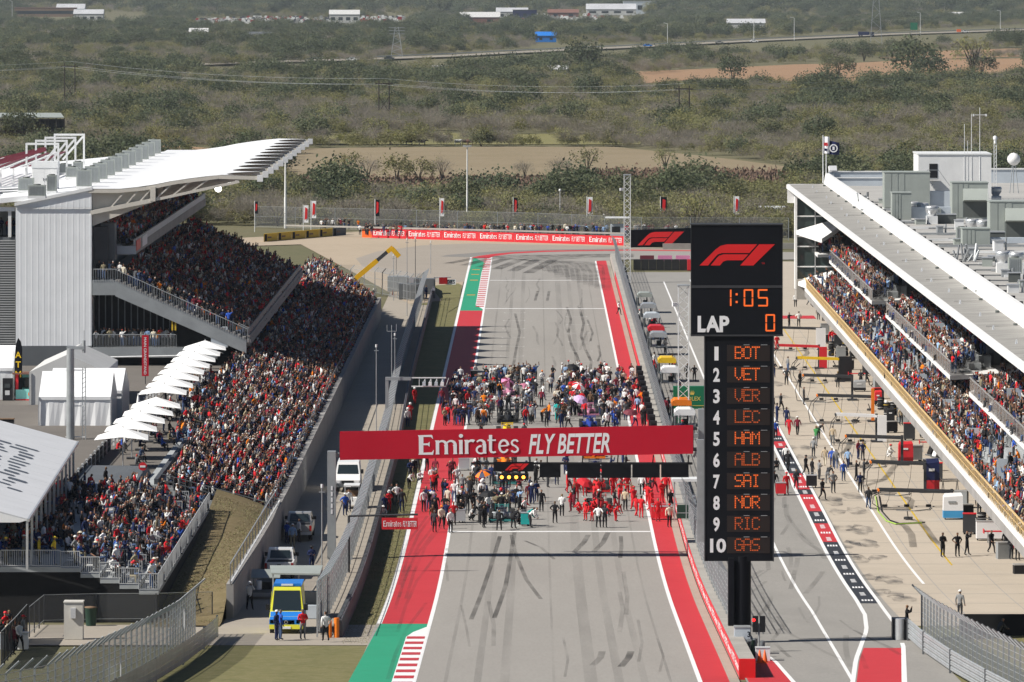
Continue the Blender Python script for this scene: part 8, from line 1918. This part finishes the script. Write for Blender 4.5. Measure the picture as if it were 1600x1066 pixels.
# cabinet, bin and rubbish at the lower left
t = thing('electrical_cabinet','tall cream electrical cabinet in front of the black skirt','cabinet',(PX(114.5,334),334,gz(334))); mb = MB(); mb.box(-.55,.55,0,.9,0,2.15,'cabinet'); part('body',mb,t); mb = MB(); mb.box(-.58,.58,-.05,.95,2.15,2.22,'cabinet'); part('lid',mb,t)
mb = MB(); mb.box(-.15,.15,-.16,-.003,1.25,1.85,'sign_grey'); part('meter_box',mb,t)
t = thing('wheelie_bin','dark green bin behind the cream cabinet','bin',(PX(142,346),346,gz(346))); mb = MB(); mb.lathe([(.30,0),(.36,1.05),(.38,1.08),(.001,1.09)],'bin_green',n=12); part('body',mb,t); mb = MB(); mb.lathe([(.39,1.09),(.39,1.14),(.001,1.18)],'wood',n=12); part('lid',mb,t)
for i,(yy,xx) in enumerate(((327,-20.35),(297,-21.8))):
 mb = MB(); h = gz(yy) + (1.3 if i == 0 else .5); mb.add([(xx + .12,yy,h),(xx + .42,yy - 3.2,h),(xx + .42,yy - 3.2,h + 1.0),(xx + .12,yy,h + 1.0)],[(0,1,2,3)],'sign_white')
 mb.add([(xx + .10,yy,h),(xx + .40,yy - 3.2,h),(xx + .40,yy - 3.2,h + 1.0),(xx + .10,yy,h + 1.0)],[(3,2,1,0)],'sign_grey'); solo('notice',mb,['white notice hung on the lower left catch fence','white notice low on the lower left catch fence'][i],'notice')
r5 = random.Random(21)
for k in range(26):
 y = 395 + 10.5 * k + r5.uniform(-3,3); x = r5.uniform(33.0,34.6) - (.6 if k % 3 == 0 else 0); kind = k % 4; nm = ('flight_case','tool_cabinet','wing_stand','fuel_rig')[kind]
 t = thing(nm,f'{("black flight case", "grey tool cabinet", "car wing on a trestle", "pump unit with hose")[kind]} under the terrace edge, {("first", "second", "third", "fourth", "fifth", "sixth", "seventh")[k // 4]} from the near end',nm.replace('_',' '),(x,y,0),r5.uniform(-.3,.3),'equipment along the garages')
 m = ('black','grey_steel',('pink','sign_white','bright_red','navy')[k % 4 - k // 4 % 2],'dark_steel')[kind]; h = (1.0,1.3,.9,1.5)[kind]
 if kind == 2:
  mb = MB(); mb.box(-.9,.9,-.25,.25,.85,.92,m); mb.box(-.95,-.88,-.4,.4,.75,1.05,m); mb.box(.88,.95,-.4,.4,.75,1.05,m); part('wing',mb,t); mb = MB()
  for sx_ in (-.6,.6): mb.beam((sx_,-.3,0),(sx_,0,.85),.05,.05,'galv'); mb.beam((sx_,.3,0),(sx_,0,.85),.05,.05,'galv')
  part('trestle',mb,t)
 else:
  mb = MB(); mb.box(-.5,.5,-.35,.35,.12,h,m); part('body',mb,t); mb = MB(); mb.box(-.52,.52,-.37,.37,h,h + .06,'alu' if kind < 2 else 'bright_red'); part('lid',mb,t)
  mb = MB(); mb.box(-.45,-.3,-.3,.3,0,.12,'rubber'); mb.box(.3,.45,-.3,.3,0,.12,'rubber'); part('castors',mb,t)
# ------------------------------------------------------------------ vegetation
def leaf_mat(name,c1,c2, dark):
 m = bpy.data.materials.new(name); MATS[name] = m
 nt,b = nodes_of(m); b.inputs['Roughness'].default_value = .9; b.inputs['Specular IOR Level'].default_value = .08
 oi = nt.nodes.new('ShaderNodeObjectInfo'); cr = nt.nodes.new('ShaderNodeValToRGB'); e = cr.color_ramp.elements
 e[0].color = (*c1,1); e[1].color = (*c2,1); x = e.new(.5); x.color = (*dark,1)
 tc = nt.nodes.new('ShaderNodeTexCoord'); nz = nt.nodes.new('ShaderNodeTexNoise'); nz.inputs['Scale'].default_value = 1.3
 mx = nt.nodes.new('ShaderNodeMix'); mx.data_type = 'RGBA'; mx.blend_type = 'MULTIPLY'; mx.inputs[0].default_value = .3
 nt.links.new(oi.outputs['Random'],cr.inputs[0]); nt.links.new(tc.outputs['Object'],nz.inputs['Vector']); nt.links.new(cr.outputs[0],mx.inputs[6]); nt.links.new(nz.outputs['Color'],mx.inputs[7])
 nt.links.new(mx.outputs[2],b.inputs['Base Color'])
 tl = nt.nodes.new('ShaderNodeBsdfTranslucent'); ms = nt.nodes.new('ShaderNodeMixShader'); ms.inputs[0].default_value = .35; nt.links.new(mx.outputs[2],tl.inputs[0]); nt.links.new(b.outputs[0],ms.inputs[1]); nt.links.new(tl.outputs[0],ms.inputs[2]); nt.links.new(ms.outputs[0],nt.nodes['Material Output'].inputs[0])
leaf_mat('leaf_olive',(.275,.265,.115),(.32,.30,.155),(.245,.245,.115)); leaf_mat('leaf_dark',(.15,.175,.10),(.18,.195,.11),(.13,.155,.095))
leaf_mat('twig',(.33,.295,.24),(.38,.34,.285),(.28,.255,.21)); leaf_mat('leaf_yellow',(.29,.285,.10),(.25,.25,.10),(.27,.255,.115))
mat('bark',(.085,.07,.055),.9,.2,3)
trng = np.random.default_rng(5)
def crown_mesh(name,w,h,z0, n_cl,per, leaf,m, thin=False):
 mb = MB(); vs = []; fs = []
 for c in range(n_cl):
  d = trng.normal(size=3); d /= np.linalg.norm(d); rr = trng.uniform(.35,1) ** .6
  if d[2] < -.35: d[2] *= -.6
  cx,cy,cz = d[0] * w / 2 * rr,d[1] * w / 2 * rr,z0 + (h - z0) * (.45 + .5 * d[2] * rr); cr = trng.uniform(.28,.55) * (h - z0) * .5
  for k in range(per):
   p = np.array([cx,cy,cz]) + trng.normal(size=3) * cr * .55; nn = np.array([-.35,-.15,.9]) + trng.normal(size=3) * .62; a = np.cross(nn, trng.normal(size=3)); a /= np.linalg.norm(a); b = np.cross(nn,a); b /= np.linalg.norm(b); s = leaf * trng.uniform(.6,1.3)
   if thin: a = np.array([p[0] * .35,p[1] * .35, trng.uniform(.3,1)]) + trng.normal(size=3) * .45; a /= np.linalg.norm(a); q = [p - b * s * .10,p + b * s * .10,p + a * s * 2.4]; i = len(vs); vs += q; fs.append((i,i + 1,i + 2))
   else: q = [p - a * s,p + b * s * .6,p + a * s,p - b * s * .6]; i = len(vs); vs += q; fs.append((i,i + 1,i + 2,i + 3))
 mb.add([tuple(map(float,v)) for v in vs],fs,m); return mb.data(name)
def trunk_mesh(h,n,r, spread):
 mb = MB()
 for k in range(n):
  a = 2 * math.pi * k / n + trng.uniform(-.5,.5); s = spread * trng.uniform(.5,1); p = [(0,0,-.2),(s * .25 * math.cos(a),s * .25 * math.sin(a),h * .35),(s * .6 * math.cos(a + .3),s * .6 * math.sin(a + .3),h * .62),(s * math.cos(a),s * math.sin(a),h * .85)]
  for (q0,q1),(ra,rb) in zip(zip(p[:-1],p[1:]),((r,r * .7),(r * .7,r * .4),(r * .4,r * .12))): mb.tube(q0,q1,ra,'bark',4,rb,cap=False)
 return mb.data('trunk')
KINDS = [('olive_bush','round olive green bush',4.6,3.5,.25,36,20,.17,'leaf_olive', False,3),('olive_bush','broad olive bush',5.6,3.1,.2,40,20,.17,'leaf_olive', False,4),('thorn_tree','grey brown leafless thorn tree',4.8,3.9,.3,40,22,.26,'twig', True,6),('thorn_tree','low grey leafless thicket',5.4,2.9,.1,42,22,.26,'twig', True,6),
         ('dark_tree','dark green evergreen tree',6.6,5.6,.6,58,20,.24,'leaf_dark', False,4),('yellow_bush','yellow green bush',4.2,3.0,.15,32,20,.16,'leaf_yellow', False,3),('mesquite','half bare olive tree',6.2,5.2,1.2,34,14,.18,'leaf_olive', False,7)]
CROWN = [crown_mesh('crown', *k[2:10]) for k in KINDS]; TRUNK = [trunk_mesh(k[3],k[10],.11 if k[9] else .14,k[2] * .38) for k in KINDS]
def inpoly(u,v, poly):
 c = False; j = len(poly) - 1
 for i in range(len(poly)):
  if (poly[i][1] > v) != (poly[j][1] > v) and u < (poly[j][0] - poly[i][0]) * (v - poly[i][1]) / (poly[j][1] - poly[i][1]) + poly[i][0]: c = not c
  j = i
 return c
CLEAR = [[(430,266),(445,247),(480,232),(560,231),(800,229),(960,229),(1060,239),(1150,248),(1250,262),(1300,278),(1235,306),(1100,312),(800,318),(640,318),(440,310)],[(960,121),(1120,106),(1240,101),(1330,98),(1610,91),(1610,128),(1480,131),(1340,143),(1290,144),(1120,139),(1010,143)],[(1370,91),(1460,80),(1610,75),(1610,88),(1450,93)],
         [(490,225),(510,212),(600,209),(900,211),(1010,215),(1000,226),(760,227)],[(120,262),(170,228),(250,227),(330,232),(380,245),(330,262)],[(-60,214),(120,212),(125,232),(-60,232)],[(560,103),(600,90),(1000,68),(1640,38),(1640,70),(1200,88),(1000,96),(700,112)],[(150,114),(420,101),(560,96),(560,114),(300,120)],[(1180,352),(1240,352),(1240,345),(1180,345)],[(300,30),(640,27),(640,44),(300,46)],[(790,24),(1010,20),(1010,38),(790,40)],[(20,24),(230,22),(230,42),(20,42)],[(1130,38),(1200,38),(1200,54),(1130,54)],[(725,32),(790,30),(790,48),(725,48)],[(830,60),(876,60),(876,78),(830,78)],[(860,112),(890,112),(890,134),(860,134)],[(675,108),(708,108),(708,126),(675,126)],[(520,30),(556,30),(556,50),(520,50)]]
def clear(x,y):
 v = V0 + FPX * (HC - far_z(y)) / y; u = U0 + x * FPX / y
 return any(inpoly(u,v,p) for p in CLEAR)
def fence_line(x): return np.interp(x,[PX(395,930),PX(560,930),PX(700,925),PX(985,900),PX(1230,900)],[948,938,930,905,903])
trees = []      # x, y, kind, scale
def zone(Y0,Y1,n, probs,s0,s1, umin=-90, umax=1690, clumps=None):
 k = 0
 while k < n:
  y = math.sqrt(trng.uniform(Y0 ** 2,Y1 ** 2)); u = trng.uniform(umin, umax); x = PX(u,y); k += 1
  nz = math.sin(x * .045 + y * .02) + math.sin(y * .03 - x * .018 + 1.3) + math.sin(x * .011 + y * .007)
  n2 = math.sin(x * .021 + y * .0043 + 2) + math.sin(y * .0091 - x * .013) + .6 * math.sin(x * .05 - y * .017)
  if y > 1350 and n2 < -.9 and trng.random() < .75: continue
  if clear(x,y) or y < fence_line(x) + 2: continue
  p = np.array(probs, float); p = p * np.array([1 + .5 * (nz > 0),1,1 + 1.4 * (nz < -.3),1 + 1.2 * (nz < -.3),1 + 1.5 * (nz > 1),1 + .5 * (nz > .5),1]); kd = trng.choice(7,p=p / p.sum())
  trees.append((x,y,int(kd), trng.uniform(s0,s1) * (1.25 if kd == 4 and nz > 1 else 1)))
zone(905,1240,8500,[3,3,2.4,3,.3,1.6,.4],.75,1.25); zone(1240,1400,1500,[2,2,3,3,.3,1,1],.7,1.2)
zone(1385,2250,13000,[3,3,3,3,.7,1.5,.8],.8,1.45); zone(2250,3600,12000,[3,3,3,2,1.3,1.2,.5],.9,1.6); zone(3600,5600,14000,[3,3,1.5,1,2.2,.6,.3],.95,1.7); zone(5600,9800,17000,[3,3,.8,.5,4,.2,.2],1.6,3.0)
special = []
for u,v,kd,s,lab in [(1430,128,4,3.4,'large dark oak standing in front of the reddish field'),(1452,130,4,2.2,'dark oak joined to the right of the large oak'),(1520,116,6,3.4,'big half bare tree at the right of the reddish field'),(1535,116,4,1.9,'dark tree beside the big half bare tree'),(1350,96,4,1.8,'dark rounded tree left of the steel pylon foot'),(1310,122,4,2.2,'dark bushy tree at the lower edge of the reddish field'),(910,116,4,2.6,'dark tree just right of the small grey shed'),(1145,128,4,1.9,'green tree at the left end of the reddish field'),
                       (520,282,6,1.05,'half bare tree at the left end of the hay field'),(545,280,6,1.15,'half bare tree left of the leafy pair on the hay field'),(575,281,2,1.2,'grey thorn tree between the half bare trees on the hay field'),(620,283,0,1.5,'large olive bush on the hay field, left of the pair'),(655,284,1,1.5,'large olive bush on the hay field, right of the pair'),(690,281,2,1.2,'grey thorn tree right of the two large olive bushes'),(752,229,4,.9,'small round dark tree beside the cattle'),(872,276,2,1.2,'bare grey tree in the middle of the hay field edge'),(918,275,6,1.15,'spreading half bare tree right of the bare grey tree'),(820,278,2,1.0,'small bare tree left of the bare grey tree'),(1040,268,6,.95,'thin half bare tree on the right part of the hay field'),(590,226,6,1.3,'spreading tree left of the cattle under the H frame pole'),(610,226,2,1.3,'bare tree beside the spreading tree near the cattle')]:
 Y = HC * FPX / (v - V0); special.append((PX(u,Y),Y,kd,s,lab))
near = sorted(trees,key=lambda t: (0 if 330 < U0 + t[0] * FPX / t[1] < 1240 else 1,t[1]))
single, rest = near[:279], near[279:]
LM = [(398,'the leftmost dark flag'),(446,'the tall white pole'),(486,'the second white flag'),(586,'the red wall end flag'),(687,'the middle white flag'),(730,'the light pole'),(802,'the middle dark flag'),(875,'the short mast'),(917,'the fourth white flag'),(980,'the tall lattice mast'),(1032,'the right dark flag'),(1147,'the flag above the score tower')]
FIRST_TREE = {}
def tree(x,y,kd,s, label, group,rz):
 t = bpy.data.objects.new(KINDS[kd][0], None); COL.objects.link(t); t.location = (x,y, far_z(y) - .1); t.rotation_euler = (0,0,rz); t.scale = (s,s,s * trng.uniform(.85,1.12)); setp(t, label,'tree' if 'tree' in label or 'oak' in label else 'bush', group)
 c = bpy.data.objects.new('crown', CROWN[kd]); COL.objects.link(c); c.parent = t; k = bpy.data.objects.new('trunk', TRUNK[kd]); COL.objects.link(k); k.parent = t
 FIRST_TREE.setdefault(kd,c)
for x,y,kd,s,lab in special: tree(x,y,kd,s,lab,'trees standing apart in the fields', trng.uniform(0,6.28))
for x,y,kd,s in single:
 u = U0 + x * FPX / y; lm = min(LM,key=lambda q: abs(q[0] - u)); tree(x,y,kd,s,f'{"small " if s < .87 else "big " if s > 1.12 else ""}{KINDS[kd][1]} {"behind" if abs(lm[0] - u) < 9 else "left of" if u < lm[0] else "right of"} {lm[1]}','scrub behind the last corner', trng.uniform(0,6.28))
for kd in range(7):
 if kd not in FIRST_TREE: x,y,k2,s = rest.pop(); tree(x,y,kd,s, KINDS[kd][1] + ' far out in the scrub','scrub behind the last corner',0)
order = sorted(FIRST_TREE); P = np.array([(x,y, far_z(y) - .15) for x,y,k,s in rest])
scatter('woodland',P,[FIRST_TREE[k] for k in order],np.array([order.index(t[2]) for t in rest]),'endless mesquite scrub and woodland of the plain','woodland',rot=trng.uniform(0,6.28,len(rest)), scale=np.array([t[3] for t in rest]))
# reddish brown brush strip below the field and dark hedge lines
mb = MB()
for k in range(5200):
 u = trng.uniform(930,1310); v = np.interp(u,[930,1100,1310],[279,276,281]) + trng.normal() * 6; Y = HC * FPX / (v - V0); x = PX(u,Y); a = trng.uniform(0,3.14); w = .5; h = trng.uniform(.3,.9)
 mb.add([(x - w * math.cos(a),Y - w * math.sin(a),0),(x + w * math.cos(a),Y + w * math.sin(a),0),(x + trng.uniform(-.2,.2),Y,h)],[(0,1,2)],'brush')
for k in range(2600):
 u = trng.uniform(470,930); v = 284 + trng.normal() * 4; Y = HC * FPX / (v - V0); x = PX(u,Y); a = trng.uniform(0,3.14); mb.add([(x - .6 * math.cos(a),Y - .6 * math.sin(a),0),(x + .6 * math.cos(a),Y + .6 * math.sin(a),0),(x,Y, trng.uniform(.25,.7))],[(0,1,2)],'brush')
solo('brush',mb,'strip of reddish brown brush below the hay field','brush', kind='stuff')
# grass blades on the near lawn, bank and verge
mb = MB()
for k in range(30000):
 r = trng.random()
 if r < .3: y = trng.uniform(347,412); x = trng.uniform(-23.1,-19.3)
 elif r < .8: y = trng.uniform(331,470); x = trng.uniform(BAR(y) + .1,-9.72)
 elif r < .92: x,y = trng.uniform(-23,-19.4), trng.uniform(352,412)
 else: x,y = trng.uniform(23,34), trng.uniform(290,340)
 z = gz(y) - .05
 if .8 <= r < .92: z = np.interp(y,[352,412],[gz(352) + .5,3.3]) + (x + 23) * .1
 if r < .3: z = bank_z(x,y)
 h = trng.uniform(.03,.08); a = trng.uniform(0,3.14); w = .028; mb.add([(x - w * math.cos(a),y - w * math.sin(a),z),(x + w * math.cos(a),y + w * math.sin(a),z),(x + trng.uniform(-.12,.12),y + trng.uniform(-.12,.12),z + h)],[(0,1,2)],'blade_dry' if k % 3 else 'blade_green')
solo('grass',mb,'short dry grass tufts on the lawn, verge and bank','grass', kind='stuff')

# ------------------------------------------------------------------ far buildings, poles, traffic and cattle
def far_house(u,v,w,h, wall, roof, label, name='house', flat=False,d=12, nwin=3):
 roof = 'far_roof' if roof == 'white_roof' else roof; wall = 'far_wall' if wall in ('sign_white','car_white') else wall
 Y = HC * FPX / (v - V0)
 for _ in range(20): Y = (HC - far_z(Y)) * FPX / (v - V0)
 x = PX(u,Y); t = thing(name, label,'building',(x,Y, far_z(Y))); a = w / 2
 mb = MB(); mb.box(-a,a,0,d,0,h, wall); part('wall',mb,t); mb = MB()
 if flat: mb.box(-a - .3,a + .3,-.3,d + .3,h,h + .4, roof)
 else: mb.add([(-a - .4,-.5,h),(a + .4,-.5,h),(a + .4,d + .5,h),(-a - .4,d + .5,h),(-a - .4,d / 2,h + d * .28),(a + .4,d / 2,h + d * .28)],[(0,1,5,4),(2,3,4,5),(0,4,3),(1,2,5)], roof)
 part('roof',mb,t)
 for k in range(nwin): mb = MB(); xx = -a + w * (k + .5) / nwin; mb.box(xx - w * .07,xx + w * .07,-.08,-.01,h * .35,h * .7,'dark_glass'); part('window',mb,t)
for a in [(70,27,60,9,'wood','rust_roof','long brown school like building at the upper left','hall', True,20,8),(85,17,20,6,'sign_white','white_roof','white roofed block on top of the brown building','hall', False,20,2),(110,25,28,7,'turquoise','white_roof','building with pale roof and green gable at the upper left','hall', False,18,2),(46,20,8,8,'bright_red','sign_white','small red and white block left of the brown building','hall', True,8,1),
          (138,36,26,8,'car_white','white_roof','white two storey house among parked cars at the upper middle left','house', False,14,4),(538,37,26,8,'sign_white','tent_soft','white house with pale roof left of centre at the top','house', False,14,4),(750,38,34,6,'rust_roof','tent_soft','red brown barn with pale roof at the top centre','barn', False,16,2),(800,30,30,7,'car_white','white_roof','long white shed right of the red brown barn','shed', False,14,3),(853,66,13,4,'blue_body','blue_body','low shed with bright blue roof beside the highway','shed', False,9,2),
          (872,120,8,3,'grey_steel','sign_white','small grey shed left of the dark tree in the scrub','shed', False,6,1),(690,113,11,2.4,'tent_soft','white_roof','long white roofed trailer in the middle of the scrub','shed', True,6,2),(1166,44,30,4,'sign_white','white_roof','long white greenhouse tunnel at the upper right','greenhouse', False,12,0),(1000,23,34,13,'blue_grey','white_roof','pale tall industrial hall at the top right of centre','hall', True,20,3),(955,24,50,6,'sign_white','white_roof','long white industrial building with a dark stack','hall', False,20,4),(1316,42,18,3,'sign_white','white_roof','white canopy shed left of the tall pylon','shed', True,8,0),
          (820,33,22,10,'navy','panel_grey','dark blue hall among the far yards','hall', True,14,3),(1208,350,5,2.3,'sign_white','white_roof','low white container building behind the score tower','container building', True,8,3),(880,28,30,5,'rust_roof','rust_roof','red roofed shed among the far yards','shed', False,12,2),(1240,18,40,6,'tent_soft','white_roof','pale long hall near the top right edge','hall', True,16,4),(405,66,14,4,'blue_grey','panel_grey','small blue grey house among trees left of centre','house', False,9,2),(310,62,12,5,'sign_white','tent_soft','small white house in the trees at the upper left','house', False,9,2),(1500,30,22,4,'blue_grey','tent_soft','low grey house near the far right highway','house', False,10,2)]: far_house(*a)
Y = HC * FPX / (212 - V0); x0,x1 = PX(-40,Y),PX(100,Y); t = thing('open_barn','long open barn with pale metal roof at the left edge behind the stand','barn',(0,0,0))
mb = MB(); mb.hexa([(x0,Y,4.6),(x1,Y,4.6),(x1 - 2,Y + 14,5.4),(x0,Y + 14,5.4)],[(x0,Y,4.8),(x1,Y,4.8),(x1 - 2,Y + 14,5.6),(x0,Y + 14,5.6)],'hvac'); part('roof',mb,t)
for k in range(12): xx = x0 + (x1 - x0) * k / 11.0; mb = MB(); mb.box(xx,xx + .2,Y + .2,Y + .4,0,4.6,'wood_dark'); part('post',mb,t)
mb = MB(); mb.box(x0,x1 - 1,Y + 12,Y + 12.3,0,4,'wood_dark'); mb.box(x0,x1 - 3,Y + 3,Y + 5,0,1.2,'wood'); part('back_wall',mb,t)
PY = 1640
def hframe(u,vt,vb, label):
 Y = HC * FPX / (vb - V0); t = thing('power_pole', label,'power pole',(PX(u,Y),Y,0)); h = PZ(vt,Y); a = 8 * Y / FPX
 for s in (-1,1): mb = MB(); mb.tube((s * a,0,0),(s * a,0,h),.22,'wood_dark',6,.16); part('pole',mb,t)
 mb = MB(); mb.beam((-a * 1.7,0,h - .9),(a * 1.7,0,h - .9),.3,.35,'wood_dark'); part('crossarm',mb,t); mb = MB(); mb.beam((-a,0,h * .25),(a,0,h * .62),.16,.16,'wood_dark'); mb.beam((a,.2,h * .25),(-a,.2,h * .62),.16,.16,'wood_dark'); part('brace',mb,t)
 return PX(u,Y),Y,h
hp = [hframe(109,99,176,'wooden H frame power pole at the left, above the barn'), hframe(600,126,192,'wooden H frame power pole in the middle of the scrub'), hframe(1069,134,198,'wooden H frame power pole right of centre')]
hp = [(PX(-300,hp[0][1]),hp[0][1] + 20,hp[0][2])] + hp + [(PX(1560,1700),1700,hp[2][2] + 2.0)]
mb = MB()
for off in (-2.4,0,2.4):
 for (xa,ya,ha),(xb,yb,hb) in zip(hp[:-1],hp[1:]):
  q = [(xa + off + (xb - xa) * k / 10,ya + (yb - ya) * k / 10,(ha - 1 if off else ha + .6) + ((hb - 1 if off else hb + .6) - (ha - 1 if off else ha + .6)) * k / 10 - (1 - (k / 5 - 1) ** 2) * 1.6) for k in range(11)]
  mb.path(q,.035,'galv',3)
solo('power_line',mb,'sagging power cables between the wooden H frame poles','cables')
def pylon(u,vt,vb, label,w=5):
 Y = HC * FPX / (vb - V0); t = thing('pylon', label,'pylon',(PX(u,Y),Y,0)); h = PZ(vt,Y); mb = MB()
 for s in (-1,1): mb.beam((s * w / 2,0,0),(s * .8,0,h),.3,.3,'galv')
 n = 9
 for k in range(n):
  f = lambda q: w / 2 + (.8 - w / 2) * q; s = 1 if k % 2 else -1; mb.beam((s * f(k / n),0,h * k / n),(-s * f((k + 1) / n),0,h * (k + 1) / n),.18,.18,'galv')
 part('tower',mb,t); mb = MB()
 for q in (.78,.88,.97): mb.beam((-4,0,h * q),(4,0,h * q),.22,.22,'galv')
 part('crossarms',mb,t)
pylon(620,42,92,'pale steel pylon beside the highway left of centre',6); pylon(1369,-30,82,'tall steel pylon at the right beside the highway',7)
def road_y(u): return float(np.interp(PX(u,3300),[p[0] for p in hw],[p[1] for p in hw]))
for k,(u,v,m,lab) in enumerate([(550,95,'car_white','white car at the left end of the highway'),(608,93,'car_dark','dark car on the left part of the highway'),(1012,73,'blue_body','blue car in the middle of the highway'),(1124,68,'car_silver','silver pickup in the middle of the highway'),(1178,66,'car_white','white car right of the silver pickup'),(1508,51,'car_white','white car with orange trailer at the far right')]):
 Y = (HC - 1) * FPX / (v - V0); x = PX(u,Y); t = thing('distant_car',lab,'car',(x,Y,.95)); mb = MB(); mb.prism([(-2.6,.3),(2.6,.3),(2.6,.95),(1.5,1.1),(.9,1.7),(-1.2,1.7),(-1.9,1.1),(-2.6,1.0)],'y',-.9,.9,m); part('body',mb,t); mb = MB(); mb.box(-1.1,.9,-.93,-.905,1.12,1.6,'dark_glass'); part('window',mb,t)
 for s in (-1.6,1.6): mb = MB(); mb.lathe([(.001,-.95),(.38,-.95),(.38,.95),(.001,.95)],'rubber',(s,0,.38),10,'y'); part('wheel',mb,t)
 if k == 5: mb = MB(); mb.box(-6,-3,-1,1,.5,2.4,'cone_orange'); part('trailer',mb,t)
Y = (HC - 1) * FPX / (57 - V0); t = thing('distant_lorry','dark blue lorry with trailer on the highway beside the pylon','lorry',(PX(1356,Y),Y,.95)); mb = MB(); mb.box(-6.5,1,-1.2,1.2,.9,3.2,'navy'); part('trailer',mb,t); mb = MB(); mb.box(1.6,4.2,-1.2,1.2,.6,3.0,'navy'); part('cab',mb,t); mb = MB(); mb.box(2.6,4.0,-1.25,-1.205,1.8,2.7,'dark_glass'); part('window',mb,t)
for s in (-5.5,-4,2.2,3.5): mb = MB(); mb.lathe([(.001,-1.2),(.5,-1.2),(.5,1.2),(.001,1.2)],'rubber',(s,0,.5),10,'y'); part('wheel',mb,t)
for k,(u,vt,vb) in enumerate([(1043,37,72),(1178,30,66),(1241,28,63),(1438,20,55),(1563,17,49),(19,2,36)]):
 Y = (HC - 1) * FPX / (vb - V0); t = thing('street_lamp',f'tall lamp post along the highway, {["leftmost right of centre", "second right of centre", "third right of centre", "fourth right of centre", "far right", "alone at the far left"][k]}','street lamp',(PX(u,Y),Y,.9),0,'lamp posts along the highway'); h = (vb - vt) * Y / FPX; mb = MB(); mb.tube((0,0,0),(0,0,h),.2,'white_steel',6,.12); part('pole',mb,t); mb = MB(); mb.beam((0,0,h),(-1.8,0,h + .5),.2,.2,'white_steel'); mb.box(-2.4,-1.6,-.2,.2,h + .35,h + .6,'white_steel'); part('lamp_arm',mb,t)
t = thing('road_sign','green road sign beside the highway at the right','road sign',(PX(1428,3850),3850,.9)); mb = MB(); mb.box(-2.4,2.4,0,.1,4,9,'rolex_green'); part('plate',mb,t); mb = MB(); mb.box(-1.9,-1.7,.1,.3,0,5,'galv'); mb.box(1.7,1.9,.1,.3,0,5,'galv'); part('post',mb,t)
for k,(u,m,lab) in enumerate([(716,'tyre_white','white cow, leftmost of the cattle'),(728,'wood_dark','dark cow between the white cow and the rightmost'),(735,'rust_roof','brown cow, rightmost of the cattle'),(640,'wood_dark','dark cow under the spreading tree'),(660,'black','black cow right of the spreading tree')]):
 Y = HC * FPX / (226.5 - V0); t = thing('cow',lab,'cow',(PX(u,Y),Y - 2,0),rnd.uniform(-.4,.4),'cattle in the meadow'); mb = MB()
 mb.loft([[(x,r * .55 * math.cos(a),z + r * math.sin(a)) for a in (0,.8,1.57,2.4,3.14,3.9,4.7,5.5)] for x,r,z in ((-1.0,.12,1.15),(-.9,.38,1.05),(-.2,.42,.98),(.5,.42,1.02),(.85,.25,1.15),(1.15,.17,1.2),(1.5,.15,1.05),(1.62,.07,.95))],m)
 for lx in (-.8,.6):
  for ly in (-.16,.16): mb.tube((lx,ly,.8),(lx + .04,ly,.38),.11,m,5,.07); mb.tube((lx + .04,ly,.38),(lx - .02,ly,0),.07,m,5,.05)
 mb.tube((-1.0,0,1.2),(-1.1,0,.5),.03,m,4); part('body',mb,t)
mb = MB()
for k in range(420):
 g = k % 4; u = trng.normal((430,590,850,340)[g],(45,40,55,25)[g]); v = trng.uniform((29,28,24,33)[g],(37,36,34,38)[g]); Y = HC * FPX / (v - V0)
 for _ in range(8): Y = (HC - far_z(Y)) * FPX / (v - V0)
 x = PX(u,Y); z = far_z(Y); m = ('car_white','car_white','car_silver','car_dark','tail_red')[k % 5]; mb.box(x - 2.2,x + 2.2,Y,Y + 2,z,z + 1.6,m); mb.box(x - 1.2,x + 1.2,Y + .1,Y + 1.9,z + 1.6,z + 3.0,m)
solo('car_park',mb,'rows of parked cars glinting in the far yards','parked cars', kind='stuff')

# ------------------------------------------------------------------ haze
def haze():
 m = bpy.data.materials.new('haze'); m.use_nodes = True; nt = m.node_tree; nt.nodes.clear(); o = nt.nodes.new('ShaderNodeOutputMaterial'); v = nt.nodes.new('ShaderNodeVolumePrincipled')
 v.inputs['Color'].default_value = (.80,.89,1,1); v.inputs['Density'].default_value = HAZE; v.inputs['Anisotropy'].default_value = .2; nt.links.new(v.outputs[0],o.inputs['Volume']); MATS['haze'] = m
 mb = MB(); mb.box(-2500,2500,-60,12600,-3,75,'haze'); solo('haze',mb,'thin bluish haze over the plain','haze', kind='stuff')
HAZE = 3.6e-5
haze()
build_crowds()
